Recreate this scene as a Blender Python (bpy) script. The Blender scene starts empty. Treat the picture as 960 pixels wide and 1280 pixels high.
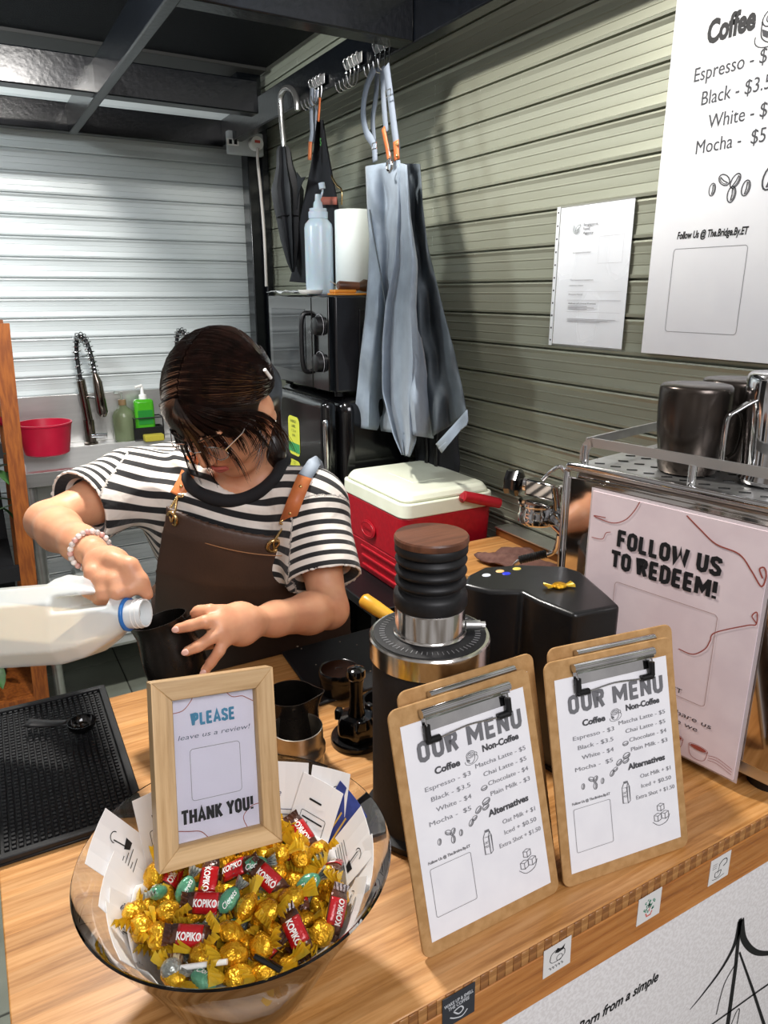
import bpy, bmesh, math, random
import numpy as np
from mathutils import Vector, Matrix, Quaternion
S = bpy.context.scene
COL = S.collection
PI = math.pi
R = math.radians
random.seed(7)

# ------------------------------------------------------------------ camera
CAM_H = 1.57
FPX = 900.0
PITCH = math.atan(274 / FPX)
AZ = R(-29.7636)
cam_d = bpy.data.cameras.new('camera')
cam_d.sensor_fit = 'HORIZONTAL'
cam_d.sensor_width = 36
cam_d.lens = 36 * FPX / 960
cam_d.clip_start = 0.02
cam = bpy.data.objects.new('camera', cam_d)
COL.objects.link(cam)
cam.location = (0, 0, CAM_H)
cam.rotation_euler = (PI / 2 - PITCH, 0, AZ)
S.camera = cam

# ------------------------------------------------------------------ world, lights, exposure
S.view_settings.view_transform = 'Standard'
S.view_settings.look = 'None'
S.view_settings.gamma = 1
S.view_settings.use_curve_mapping = False
S.view_settings.exposure = 0.0
world = bpy.data.worlds.new('hall')
S.world = world
world.use_nodes = True
wn = world.node_tree
bg = wn.nodes['Background']
bg.inputs['Strength'].default_value = 0.5
tc = wn.nodes.new('ShaderNodeTexCoord')
nz = wn.nodes.new('ShaderNodeTexNoise')
nz.inputs['Scale'].default_value = 3.0
nz.inputs['Detail'].default_value = 3
rp = wn.nodes.new('ShaderNodeValToRGB')
rp.color_ramp.elements[0].position = 0.38
rp.color_ramp.elements[0].color = (0.30, 0.25, 0.21, 1)
rp.color_ramp.elements[1].position = 0.62
rp.color_ramp.elements[1].color = (0.95, 0.92, 0.92, 1)
wn.links.new(tc.outputs['Generated'], nz.inputs['Vector'])
wn.links.new(nz.outputs['Fac'], rp.inputs['Fac'])
wn.links.new(rp.outputs['Color'], bg.inputs['Color'])


def lamp(name, loc, target, power, size, col, shape='DISK', sy=None):
    d = bpy.data.lights.new(name, 'AREA')
    d.shape = shape
    d.size = size
    if sy:
        d.size_y = sy
    d.energy = power
    d.color = col
    o = bpy.data.objects.new(name, d)
    COL.objects.link(o)
    o.location = loc
    o.rotation_euler = (Vector(target) - Vector(loc)).to_track_quat('-Z', 'Y').to_euler()
    return o


lamp('booth_downlight', (0.30, 1.45, 2.40), (0.45, 1.6, 0), 38, 0.14, (1.0, 0.96, 0.90))
lamp('hall_panel_light', (0.15, -1.7, 2.9), (0.5, 0.8, 0.9), 62, 1.3, (0.97, 0.96, 1.0), 'RECTANGLE', 1.3)
lamp('booth_left_lamp', (-0.55, 2.15, 2.36), (0.5, 3.3, 2.0), 40, 0.5, (0.90, 0.97, 1.0))

# ------------------------------------------------------------------ pixel -> world point of the surveyed room (plane X, Y or Z fixed)
_ct, _st = math.cos(PITCH), math.sin(PITCH)
_ca, _sa = math.cos(AZ), math.sin(AZ)


def P(px, py, X=None, Y=None, Z=None):
    u, v = px - 480, py - 640
    a, b, c = u, -v * _st + FPX * _ct, -v * _ct - FPX * _st
    d = (_ca * a - _sa * b, _sa * a + _ca * b, c)
    if Z is not None:
        t = (Z - CAM_H) / d[2]
    elif Y is not None:
        t = Y / d[1]
    else:
        t = X / d[0]
    return Vector((d[0] * t, d[1] * t, CAM_H + d[2] * t))


# ------------------------------------------------------------------ colour and materials
def rgb(h):
    h = h.lstrip('#')
    c = [int(h[i:i + 2], 16) / 255 for i in (0, 2, 4)]
    return tuple([x / 12.92 if x <= 0.04045 else ((x + 0.055) / 1.055) ** 2.4 for x in c]) + (1,)


MATS = {}


def M(name, col='#888888', rough=0.5, metal=0.0, noise=None, bump=None, spec=None, coat=0, sss=0, trans=0, ior=1.45, alpha=1,
      emis=None, sheen=0, stretch=(1, 1, 1), roughvar=0):
    """noise=(scale, colour2, contrast)  bump=(scale, strength)"""
    if name in MATS:
        return MATS[name]
    m = bpy.data.materials.new(name)
    m.use_nodes = True
    nt = m.node_tree
    b = nt.nodes['Principled BSDF']
    b.inputs['Base Color'].default_value = rgb(col)
    b.inputs['Roughness'].default_value = rough
    b.inputs['Metallic'].default_value = metal
    b.inputs['IOR'].default_value = ior
    if spec is not None:
        b.inputs['Specular IOR Level'].default_value = spec
    b.inputs['Coat Weight'].default_value = coat
    b.inputs['Coat Roughness'].default_value = 0.12
    b.inputs['Transmission Weight'].default_value = trans
    b.inputs['Alpha'].default_value = alpha
    b.inputs['Sheen Weight'].default_value = sheen
    if sss:
        b.inputs['Subsurface Weight'].default_value = sss
        b.inputs['Subsurface Radius'].default_value = (0.012, 0.005, 0.003)
        b.inputs['Subsurface Scale'].default_value = 1.0
    if emis:
        b.inputs['Emission Color'].default_value = rgb(emis[0])
        b.inputs['Emission Strength'].default_value = emis[1]
    tcn = nt.nodes.new('ShaderNodeTexCoord')
    mp = nt.nodes.new('ShaderNodeMapping')
    mp.inputs['Scale'].default_value = stretch
    nt.links.new(tcn.outputs['Object'], mp.inputs['Vector'])
    ns = noise or (14, None, 0.06)
    n1 = nt.nodes.new('ShaderNodeTexNoise')
    n1.inputs['Scale'].default_value = ns[0]
    n1.inputs['Detail'].default_value = 5
    nt.links.new(mp.outputs['Vector'], n1.inputs['Vector'])
    r1 = nt.nodes.new('ShaderNodeValToRGB')
    r1.color_ramp.elements[0].position = 0.5 - 0.2 * (1 if len(ns) < 3 or ns[1] is None else 1 - ns[2] * 0.8)
    r1.color_ramp.elements[1].position = 0.5 + 0.2 * (1 if len(ns) < 3 or ns[1] is None else 1 - ns[2] * 0.8)
    c0 = rgb(col)
    if ns[1]:
        c1 = rgb(ns[1])
    else:
        c1 = tuple([x * (1 - ns[2]) for x in c0[:3]]) + (1,)
    r1.color_ramp.elements[0].color = c1
    r1.color_ramp.elements[1].color = c0
    nt.links.new(n1.outputs['Fac'], r1.inputs['Fac'])
    nt.links.new(r1.outputs['Color'], b.inputs['Base Color'])
    if bump:
        n2 = nt.nodes.new('ShaderNodeTexNoise')
        n2.inputs['Scale'].default_value = bump[0]
        n2.inputs['Detail'].default_value = 3
        nt.links.new(mp.outputs['Vector'], n2.inputs['Vector'])
        bp = nt.nodes.new('ShaderNodeBump')
        bp.inputs['Strength'].default_value = bump[1]
        bp.inputs['Distance'].default_value = 0.002 if len(bump) < 3 else bump[2]
        nt.links.new(n2.outputs['Fac'], bp.inputs['Height'])
        nt.links.new(bp.outputs['Normal'], b.inputs['Normal'])
    if roughvar:
        mr = nt.nodes.new('ShaderNodeMapRange')
        mr.inputs['To Min'].default_value = max(0, rough - roughvar)
        mr.inputs['To Max'].default_value = rough + roughvar
        nt.links.new(n1.outputs['Fac'], mr.inputs['Value'])
        nt.links.new(mr.outputs['Result'], b.inputs['Roughness'])
    MATS[name] = m
    return m


# ------------------------------------------------------------------ objects
def tag(o, label=None, cat=None, group=None, kind=None):
    if label:
        o['label'] = label
    if cat:
        o['category'] = cat
    if group:
        o['group'] = group
    if kind:
        o['kind'] = kind
    return o


def thing(name, label, cat, loc=(0, 0, 0), rot=None, group=None):
    """rot: z angle, or a 3x3 Matrix"""
    o = bpy.data.objects.new(name, None)
    o.empty_display_size = 0.05
    COL.objects.link(o)
    if isinstance(rot, Matrix):
        m = rot.to_4x4()
    else:
        m = Matrix.Rotation(rot or 0, 4, 'Z')
    m.translation = Vector(loc)
    o.matrix_world = m
    return tag(o, label, cat, group)


def frame(right, up):
    r = Vector(right).normalized()
    u = Vector(up)
    u = (u - r * u.dot(r)).normalized()
    n = r.cross(u)
    return Matrix((r, u, n)).transposed()


class MB:
    def __init__(s):
        s.v, s.f, s.m = [], [], []

    def raw(s, vs, fs, mi=0, T=None):
        b = len(s.v)
        if T is not None:
            vs = [T @ Vector(q) for q in vs]
        s.v += [tuple(q) for q in vs]
        s.f += [tuple(i + b for i in f) for f in fs]
        s.m += [mi] * len(fs)
        return s

    def box(s, c, d, rz=0, mi=0, T=None, rot=None):
        x, y, z = [q / 2 for q in d]
        vs = [Vector(q) for q in ((-x, -y, -z), (x, -y, -z), (x, y, -z), (-x, y, -z), (-x, -y, z), (x, -y, z), (x, y, z), (-x, y, z))]
        m = rot if rot is not None else Matrix.Rotation(rz, 3, 'Z')
        vs = [m @ q + Vector(c) for q in vs]
        return s.raw(vs, [(0, 3, 2, 1), (4, 5, 6, 7), (0, 1, 5, 4), (1, 2, 6, 5), (2, 3, 7, 6), (3, 0, 4, 7)], mi, T)

    def bb(s, lo, hi, mi=0, T=None):
        return s.box([(a + b) / 2 for a, b in zip(lo, hi)], [abs(b - a) for a, b in zip(lo, hi)], mi=mi, T=T)

    def hexa(s, pts, mi=0):
        return s.raw(pts, [(0, 3, 2, 1), (4, 5, 6, 7), (0, 1, 5, 4), (1, 2, 6, 5), (2, 3, 7, 6), (3, 0, 4, 7)], mi)

    def lathe(s, prof, n=32, c=(0, 0, 0), T=None, mi=0, sx=1, sy=1, cap=(True, True), fn=None):
        """prof: list of (r, z). closed at the ends when r == 0 or cap"""
        vs, fs = [], []
        for (r, z) in prof:
            for i in range(n):
                a = 2 * PI * i / n
                x, y, zz = r * math.cos(a) * sx, r * math.sin(a) * sy, z
                if fn:
                    x, y, zz = fn(x, y, zz, a)
                vs.append((x + c[0], y + c[1], zz + c[2]))
        for k in range(len(prof) - 1):
            for i in range(n):
                j = (i + 1) % n
                fs.append((k * n + i, k * n + j, (k + 1) * n + j, (k + 1) * n + i))
        if cap[0]:
            fs.append(tuple(reversed(range(n))))
        if cap[1]:
            b = (len(prof) - 1) * n
            fs.append(tuple(range(b, b + n)))
        return s.raw(vs, fs, mi, T)

    def tube(s, pts, r, n=8, mi=0, T=None, closed=False, flat=None, cap=True):
        """sweep a circle; r number or list; flat=(k, axis) squashes"""
        pts = [Vector(p) for p in pts]
        L = len(pts)
        rs = r if isinstance(r, (list, tuple)) else [r] * L
        vs, fs = [], []
        up = None
        for i, p in enumerate(pts):
            if closed:
                d = pts[(i + 1) % L] - pts[i - 1]
            else:
                d = pts[min(i + 1, L - 1)] - pts[max(i - 1, 0)]
            if d.length < 1e-9:
                d = Vector((0, 0, 1))
            d.normalize()
            if up is None:
                up = Vector((0, 0, 1)) if abs(d.z) < 0.9 else Vector((1, 0, 0))
            a = (up - d * up.dot(d))
            if a.length < 1e-6:
                a = d.orthogonal()
            a.normalize()
            up = a
            b = d.cross(a)
            for k in range(n):
                t = 2 * PI * k / n + PI / n
                ca, sb = math.cos(t), math.sin(t)
                if flat:
                    ca *= flat
                vs.append(p + (a * ca + b * sb) * rs[i])
        for i in range(L if closed else L - 1):
            j = (i + 1) % L
            for k in range(n):
                l = (k + 1) % n
                fs.append((i * n + k, i * n + l, j * n + l, j * n + k))
        if cap and not closed:
            fs.append(tuple(reversed(range(n))))
            fs.append(tuple(range((L - 1) * n, L * n)))
        return s.raw(vs, fs, mi, T)

    def prism(s, poly, z0, z1, T=None, mi=0):
        n = len(poly)
        vs = [(x, y, z0) for x, y in poly] + [(x, y, z1) for x, y in poly]
        fs = [tuple(reversed(range(n))), tuple(range(n, 2 * n))]
        for i in range(n):
            j = (i + 1) % n
            fs.append((i, j, n + j, n + i))
        return s.raw(vs, fs, mi, T)

    def sphere(s, c, r, n=16, mi=0, T=None, k=None):
        rx, ry, rz = (r, r, r) if not isinstance(r, (tuple, list)) else r
        k = k or n // 2
        vs, fs = [(0, 0, -rz)], []
        for a in range(1, k):
            t = PI * a / k - PI / 2
            for i in range(n):
                f = 2 * PI * i / n
                vs.append((rx * math.cos(t) * math.cos(f), ry * math.cos(t) * math.sin(f), rz * math.sin(t)))
        vs.append((0, 0, rz))
        for i in range(n):
            j = (i + 1) % n
            fs.append((0, 1 + j, 1 + i))
            for a in range(k - 2):
                o = 1 + a * n
                fs.append((o + i, o + j, o + n + j, o + n + i))
            o = 1 + (k - 2) * n
            fs.append((o + i, o + j, len(vs) - 1))
        vs = [Vector(q) + Vector(c) for q in vs]
        return s.raw(vs, fs, mi, T)

    def sheet(s, rows, mi=0, T=None):
        nr, nc = len(rows), len(rows[0])
        vs = [q for r in rows for q in r]
        fs = []
        for i in range(nr - 1):
            for j in range(nc - 1):
                fs.append((i * nc + j, i * nc + j + 1, (i + 1) * nc + j + 1, (i + 1) * nc + j))
        return s.raw(vs, fs, mi, T)

    def stroke(s, pts, w, z=0.0005, closed=False, mi=0, T=None):
        """a flat printed line in the local XY plane"""
        n = len(pts)
        if n < 2:
            return s
        P2 = [Vector((p[0], p[1])) for p in pts]
        vs = []
        for i in range(n):
            if closed:
                d = P2[(i + 1) % n] - P2[i - 1]
            else:
                d = P2[min(i + 1, n - 1)] - P2[max(i - 1, 0)]
            if d.length < 1e-9:
                d = Vector((1, 0))
            d.normalize()
            q = Vector((-d.y, d.x)) * w / 2
            if closed or 0 < i < n - 1:
                e_ = P2[(i + 1) % n] - P2[i]
                if e_.length > 1e-9:
                    e_.normalize()
                    q = q / max(.45, abs(e_.dot(d)))
            vs.append((P2[i].x - q.x, P2[i].y - q.y, z))
            vs.append((P2[i].x + q.x, P2[i].y + q.y, z))
        fs = []
        for i in range(n if closed else n - 1):
            j = (i + 1) % n
            fs.append((2 * i, 2 * j, 2 * j + 1, 2 * i + 1))
        return s.raw(vs, fs, mi, T)

    def build(s, name, mat, parent=None, world=False, smooth=None, bevel=0, seg=2, thick=0, sub=0, kind=None, label=None, weld=False):
        me = bpy.data.meshes.new(name)
        vs = s.v
        if parent is not None and world:
            inv = parent.matrix_world.inverted()
            vs = [inv @ Vector(q) for q in vs]
        me.from_pydata([tuple(q) for q in vs], [], s.f)
        for m in (mat if isinstance(mat, (list, tuple)) else [mat]):
            me.materials.append(m)
        if any(s.m):
            me.polygons.foreach_set('material_index', s.m)
        if weld:
            b = bmesh.new()
            b.from_mesh(me)
            bmesh.ops.remove_doubles(b, verts=b.verts, dist=1e-5)
            bmesh.ops.recalc_face_normals(b, faces=b.faces)
            b.to_mesh(me)
            b.free()
        me.update()
        if smooth is not None:
            me.polygons.foreach_set('use_smooth', [True] * len(me.polygons))
            if smooth < 180:
                me.set_sharp_from_angle(angle=R(smooth))
        o = bpy.data.objects.new(name, me)
        COL.objects.link(o)
        if parent is not None:
            o.parent = parent
            if parent.type == 'MESH' and world:
                pass
        if thick:
            md = o.modifiers.new('thickness', 'SOLIDIFY')
            md.thickness = thick
            md.offset = 0
        if sub:
            md = o.modifiers.new('smooth', 'SUBSURF')
            md.levels = sub
            md.render_levels = sub
        if bevel:
            md = o.modifiers.new('bevel', 'BEVEL')
            md.width = bevel
            md.segments = seg
            md.limit_method = 'ANGLE'
            md.angle_limit = R(35)
            md.harden_normals = False
            if smooth is None:
                me.polygons.foreach_set('use_smooth', [True] * len(me.polygons))
                me.set_sharp_from_angle(angle=R(50))
        if kind:
            o['kind'] = kind
        if label:
            o['label'] = label
        return o


_gcache = {}
_fontob = None


def _text_mesh(s, bold):
    key = (s, round(bold, 4))
    if key in _gcache:
        return _gcache[key]
    cu = bpy.data.curves.new('lettering', 'FONT')
    cu.body = s
    cu.size = 1
    cu.offset = bold
    cu.resolution_u = 3
    cu.fill_mode = 'FRONT'
    cu.dimensions = '2D'
    o = bpy.data.objects.new('lettering', cu)
    COL.objects.link(o)
    dg = bpy.context.evaluated_depsgraph_get()
    me = bpy.data.meshes.new_from_object(o.evaluated_get(dg))
    vs = [(v.co.x, v.co.y) for v in me.vertices]
    fs = [tuple(p.vertices) for p in me.polygons]
    bpy.data.meshes.remove(me)
    bpy.data.objects.remove(o)
    bpy.data.curves.remove(cu)
    _gcache[key] = (vs, fs)
    return vs, fs


def text(mb, s, x, y, size, xs=0.8, bold=0.0, align='c', z=0.0005, slant=0.0, rot=0.0, mi=0, width=None, T=None):
    """flat lettering in the local XY plane, y is the baseline, size the cap height"""
    vs, fs = _text_mesh(s, bold)
    if not vs:
        return
    k = size / 0.70
    x0 = min(v[0] for v in vs)
    x1 = max(v[0] for v in vs)
    w = (x1 - x0) * k
    if width:
        xs = width / w
    ox = {'c': -(x0 + x1) / 2, 'l': -x0, 'r': -x1}[align]
    c, sn = math.cos(rot), math.sin(rot)
    out = []
    for vx, vy in vs:
        a = (vx + ox) * k * xs + vy * k * slant
        b = vy * k
        out.append((x + a * c - b * sn, y + a * sn + b * c, z))
    mb.raw(out, fs, mi, T)


_HV = {
    'O': (.62, [('loop', [(.12, .22), (.12, .78), (.16, .92), (.31, 1), (.46, .92), (.50, .78), (.50, .22), (.46, .08), (.31, 0), (.16, .08)])]),
    'U': (.62, [('line', [(.12, 1.06), (.12, .25), (.17, .07), (.31, 0), (.45, .07), (.50, .25), (.50, 1.06)])]),
    'R': (.62, [('line', [(.12, -.06), (.12, 1), (.32, 1), (.46, .93), (.49, .78), (.46, .60), (.32, .50), (.14, .50)]), ('line', [(.32, .50), (.50, -.06)])]),
    'P': (.60, [('line', [(.12, -.06), (.12, 1), (.32, 1), (.46, .93), (.49, .76), (.46, .56), (.32, .46), (.14, .46)])]),
    'M': (.86, [('line', [(.12, -.06), (.12, 1.06)]), ('line', [(.12, 1.0), (.43, .30), (.74, 1.0)]), ('line', [(.74, 1.06), (.74, -.06)])]),
    'W': (.92, [('line', [(.09, 1.06), (.24, .02), (.46, .86), (.68, .02), (.83, 1.06)])]),
    'E': (.56, [('line', [(.12, -.06), (.12, 1.06)]), ('line', [(.05, 1), (.50, 1)]), ('line', [(.12, .5), (.46, .5)]), ('line', [(.05, 0), (.50, 0)])]),
    'F': (.54, [('line', [(.12, -.06), (.12, 1.06)]), ('line', [(.05, 1), (.50, 1)]), ('line', [(.12, .5), (.45, .5)])]),
    'L': (.52, [('line', [(.12, 1.06), (.12, 0)]), ('line', [(.05, 0), (.48, 0)])]),
    'N': (.66, [('line', [(.12, -.06), (.12, 1.06)]), ('line', [(.13, .98), (.53, .02)]), ('line', [(.54, 1.06), (.54, -.06)])]),
    'S': (.58, [('line', [(.50, .76), (.46, .93), (.29, 1), (.13, .92), (.11, .72), (.20, .56), (.38, .46), (.48, .30), (.46, .08), (.29, 0), (.12, .07), (.08, .24)])]),
    'T': (.56, [('line', [(.0, 1), (.56, 1)]), ('line', [(.28, 1), (.28, -.06)])]),
    'D': (.62, [('line', [(.12, 1.0), (.30, 1), (.45, .92), (.50, .76), (.50, .24), (.45, .08), (.30, 0), (.12, 0)]), ('line', [(.12, 1.06), (.12, -.06)])]),
    'H': (.64, [('line', [(.12, -.06), (.12, 1.06)]), ('line', [(.12, .5), (.52, .5)]), ('line', [(.52, 1.06), (.52, -.06)])]),
    'A': (.66, [('line', [(.08, -.06), (.33, 1.02), (.58, -.06)]), ('line', [(.18, .28), (.48, .28)])]),
    'K': (.62, [('line', [(.12, -.06), (.12, 1.06)]), ('line', [(.52, 1.04), (.15, .46)]), ('line', [(.22, .58), (.54, -.05)])]),
    'Y': (.62, [('line', [(.06, 1.06), (.31, .46), (.56, 1.06)]), ('line', [(.31, .48), (.31, -.06)])]),
    '!': (.26, [('line', [(.13, 1.06), (.13, .32)]), ('line', [(.13, .12), (.13, -.06)])]),
    ' ': (.26, []),
}


def heavy(mb, s, x, y, h, width, z=.0005, T=None, sw=.265, slant=0.0):
    """heavy condensed capitals drawn with broad strokes, centred on x"""
    adv = sum(_HV[c][0] + .07 for c in s) - .07
    kx = width / adv
    hh = h / (1.0 + sw * .55)
    cx_ = x - width / 2
    n = 0
    for c in s:
        w_, strokes = _HV[c]
        for kind_, pts in strokes:
            q = MB()
            # strokes are laid out with the vertical scale, then squeezed
            q.stroke([(p[0] * kx / hh, p[1]) for p in pts], sw, 0, closed=(kind_ == 'loop'))
            n += 1
            mb.raw([(cx_ + v[0] * hh + v[1] * hh * slant, y + (v[1] + sw * .25) * hh, z + n * 8e-6) for v in q.v], q.f, 0, T)
        cx_ += (w_ + .07) * kx


def hpart(parent, mat, s, *a, name='lettering', **k):
    m = MB()
    heavy(m, s, *a, **k)
    return m.build(name, mat, parent)


def tpart(parent, mat, s, *a, name='lettering', **k):
    m = MB()
    text(m, s, *a, **k)
    return m.build(name, mat, parent)


def dup(o, name=None, parent=None, M4=None):
    """a copy of a thing with copies of its parts and sub-parts, mesh data shared"""
    c = o.copy()
    COL.objects.link(c)
    if parent is not None:
        c.parent = parent
        c.matrix_parent_inverse = o.matrix_parent_inverse.copy()
    if M4 is not None:
        c.matrix_world = M4
    for ch in list(o.children):
        dup(ch, parent=c)
    return c


def smoothpath(pts, n=8):
    """Catmull-Rom through points"""
    pts = [Vector(p) for p in pts]
    out = []
    for i in range(len(pts) - 1):
        p0, p1, p2, p3 = pts[max(i - 1, 0)], pts[i], pts[i + 1], pts[min(i + 2, len(pts) - 1)]
        for k in range(n):
            t = k / n
            out.append(0.5 * ((2 * p1) + (p2 - p0) * t + (2 * p0 - 5 * p1 + 4 * p2 - p3) * t * t + (3 * p1 - p0 - 3 * p2 + p3) * t ** 3))
    out.append(pts[-1])
    return out


def arc(cx, cy, r, a0, a1, n=16, sy=1.0, rot=0):
    o = []
    for i in range(n + 1):
        a = R(a0 + (a1 - a0) * i / n)
        x, y = r * math.cos(a), r * sy * math.sin(a)
        o.append((cx + x * math.cos(rot) - y * math.sin(rot), cy + x * math.sin(rot) + y * math.cos(rot)))
    return o


def rrect(x0, y0, x1, y1, r, n=5):
    o = []
    for cx, cy, a in ((x1 - r, y1 - r, 0), (x0 + r, y1 - r, 90), (x0 + r, y0 + r, 180), (x1 - r, y0 + r, 270)):
        o += arc(cx, cy, r, a, a + 90, n)
    return o
# ------------------------------------------------------------------ shared materials
black_steel = M('glossy black painted steel', '#05070b', 0.26, noise=(60, '#080b10', 0.3), bump=(70, 0.3), coat=0.12, spec=.4)
black_plastic = M('black plastic', '#0c0c0e', 0.38, noise=(120, '#121214', 0.3))
matte_black = M('matte black', '#101012', 0.55, noise=(160, '#17171a', 0.3), bump=(400, 0.1))
gloss_black = M('gloss black', '#050506', 0.1, coat=0.6)
chrome = M('chrome', '#dadada', 0.08, 1.0, noise=(30, '#c4c4c6', 0.3), roughvar=0.03)
steel = M('brushed stainless steel', '#d6d6d4', 0.36, 0.95, noise=(12, '#c8c8c6', 0.2), stretch=(.3, 1, 3))
dark_steel = M('black coated steel', '#2b2724', 0.28, 0.85, noise=(50, '#332e2a', 0.4), roughvar=0.06)
white_paper = M('white paper', '#ecebee', 0.65, noise=(30, '#e6e5e9', 0.3))
ink = M('black ink', '#17171a', 0.6)
grey_ink = M('grey ink', '#6f6f73', 0.6)
mid_ink = M('soft grey ink', '#8b8b90', 0.6)
red_ink = M('brown red ink', '#9c4a3f', 0.6)
brass = M('brass', '#d8b47a', 0.22, 1.0)

shutter = M('weathered aluminium shutter slat', '#9c9e8e', 0.42, 0.4, noise=(4, '#939584', 0.2), bump=(40, 0.08), stretch=(1, .5, 6))


def add_scratches(mat, col, scale, thr, vertical=True):
    """pale vertical drips and scuffs on the slats"""
    nt = mat.node_tree
    b = nt.nodes['Principled BSDF']
    src = b.inputs['Base Color'].links[0].from_socket
    g = nt.nodes.new('ShaderNodeTexCoord')
    mp = nt.nodes.new('ShaderNodeMapping')
    mp.inputs['Scale'].default_value = scale
    nt.links.new(g.outputs['Object'], mp.inputs['Vector'])
    n = nt.nodes.new('ShaderNodeTexNoise')
    n.inputs['Scale'].default_value = 1
    n.inputs['Detail'].default_value = 6
    n.inputs['Roughness'].default_value = 0.75
    nt.links.new(mp.outputs['Vector'], n.inputs['Vector'])
    r = nt.nodes.new('ShaderNodeValToRGB')
    r.color_ramp.elements[0].position = thr
    r.color_ramp.elements[1].position = thr + 0.05
    nt.links.new(n.outputs['Fac'], r.inputs['Fac'])
    mx = nt.nodes.new('ShaderNodeMix')
    mx.data_type = 'RGBA'
    nt.links.new(r.outputs['Color'], mx.inputs[0])
    nt.links.new(src, mx.inputs[6])
    mx.inputs[7].default_value = rgb(col)
    nt.links.new(mx.outputs[2], b.inputs['Base Color'])


add_scratches(shutter, '#dfe0d6', (40, 40, 9), 0.66)
shutter_back = M('cool aluminium shutter slat', '#d3d9d9', 0.42, 0.3, noise=(4, '#c6cccc', 0.2), bump=(40, 0.06), stretch=(.5, 1, 6))
add_scratches(shutter_back, '#8e8f8b', (45, 45, 7), 0.67)


def bamboo(name, c1, c2, c3, rough=0.4):
    m = bpy.data.materials.new(name)
    m.use_nodes = True
    nt = m.node_tree
    b = nt.nodes['Principled BSDF']
    b.inputs['Roughness'].default_value = rough
    b.inputs['Coat Weight'].default_value = 0.15
    tcn = nt.nodes.new('ShaderNodeTexCoord')
    mp = nt.nodes.new('ShaderNodeMapping')
    mp.inputs['Scale'].default_value = (3.0, 60, 60)
    nt.links.new(tcn.outputs['Object'], mp.inputs['Vector'])
    n = nt.nodes.new('ShaderNodeTexNoise')
    n.inputs['Scale'].default_value = 2.2
    n.inputs['Detail'].default_value = 7
    n.inputs['Roughness'].default_value = 0.65
    nt.links.new(mp.outputs['Vector'], n.inputs['Vector'])
    r = nt.nodes.new('ShaderNodeValToRGB')
    e = r.color_ramp.elements
    e[0].position, e[0].color = 0.33, rgb(c3)
    e[1].position, e[1].color = 0.62, rgb(c1)
    k = e.new(0.47)
    k.color = rgb(c2)
    nt.links.new(n.outputs['Fac'], r.inputs['Fac'])
    # strips about 2 cm wide, each with its own tone
    mp2 = nt.nodes.new('ShaderNodeMapping')
    mp2.inputs['Scale'].default_value = (2.0, 50, 50)
    nt.links.new(tcn.outputs['Object'], mp2.inputs['Vector'])
    v = nt.nodes.new('ShaderNodeTexVoronoi')
    v.feature = 'F1'
    v.distance = 'CHEBYCHEV'
    v.inputs['Scale'].default_value = 1.0
    nt.links.new(mp2.outputs['Vector'], v.inputs['Vector'])
    bw = nt.nodes.new('ShaderNodeSeparateColor')
    nt.links.new(v.outputs['Color'], bw.inputs['Color'])
    mr = nt.nodes.new('ShaderNodeMapRange')
    mr.inputs['To Min'].default_value = 0.82
    mr.inputs['To Max'].default_value = 1.08
    nt.links.new(bw.outputs['Red'], mr.inputs['Value'])
    mx = nt.nodes.new('ShaderNodeMix')
    mx.data_type = 'RGBA'
    mx.blend_type = 'MULTIPLY'
    mx.inputs[0].default_value = 1
    nt.links.new(r.outputs['Color'], mx.inputs[6])
    nt.links.new(mr.outputs['Result'], mx.inputs[7])
    nt.links.new(mx.outputs[2], b.inputs['Base Color'])
    bp = nt.nodes.new('ShaderNodeBump')
    bp.inputs['Strength'].default_value = 0.12
    bp.inputs['Distance'].default_value = 0.001
    nt.links.new(n.outputs['Fac'], bp.inputs['Height'])
    nt.links.new(bp.outputs['Normal'], b.inputs['Normal'])
    MATS[name] = m
    return m


bamboo_top = bamboo('caramel bamboo', '#cf9a60', '#bd8549', '#9c6730')
bamboo_front = bamboo('warm bamboo fascia', '#c98746', '#bb7636', '#9a5a26')
bamboo_edge = bamboo('bamboo end grain', '#a8713c', '#8d5a2c', '#6e421e', 0.5)
oak = bamboo('pale oak veneer', '#d3b183', '#c6a273', '#b08b5b', 0.5)

# ------------------------------------------------------------------ structure: floor, shutters, ceiling
WX = 1.225      # right shutter plane
WY = 3.285      # back shutter plane
PITCH_S = 0.0775
tile_m = M('grey green floor tile', '#8f9488', 0.35, noise=(6, '#7f8479', 0.4), roughvar=0.1)
grout_m = M('dark grout', '#4d4f4a', 0.8)
fl = MB().bb((-2.4, -1.5, -0.05), (1.6, 3.6, -0.004)).build('floor', grout_m, kind='structure')
tm = MB().box((0, 0, 0), (0.394, 0.394, 0.006))
t0 = None
for i in range(-6, 4):
    for j in range(-3, 9):
        c = (i * 0.4 + 0.2, j * 0.4 + 0.1, -0.003)
        if t0 is None:
            t0 = tm.build('tile', tile_m, fl, bevel=0.002, seg=1)
            o = t0
        else:
            o = t0.copy()
            COL.objects.link(o)
        o.location = c


def slat_profile():
    # (height, outward) of one interlocking slat: groove, hook lip, three flutes
    return [(0.000, -0.010), (0.0045, -0.010), (0.0046, 0.0035), (0.010, 0.0045), (0.012, 0.0015), (0.029, 0.0), (0.0300, 0.0012), (0.0315, 0.0012),
            (0.0325, 0.0), (0.050, 0.0), (0.0512, 0.0016), (0.0535, 0.0016), (0.0545, 0.0002), (0.066, 0.0008), (0.0735, 0.0040),
            (0.0770, 0.0030), (0.0775, -0.010)]


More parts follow.
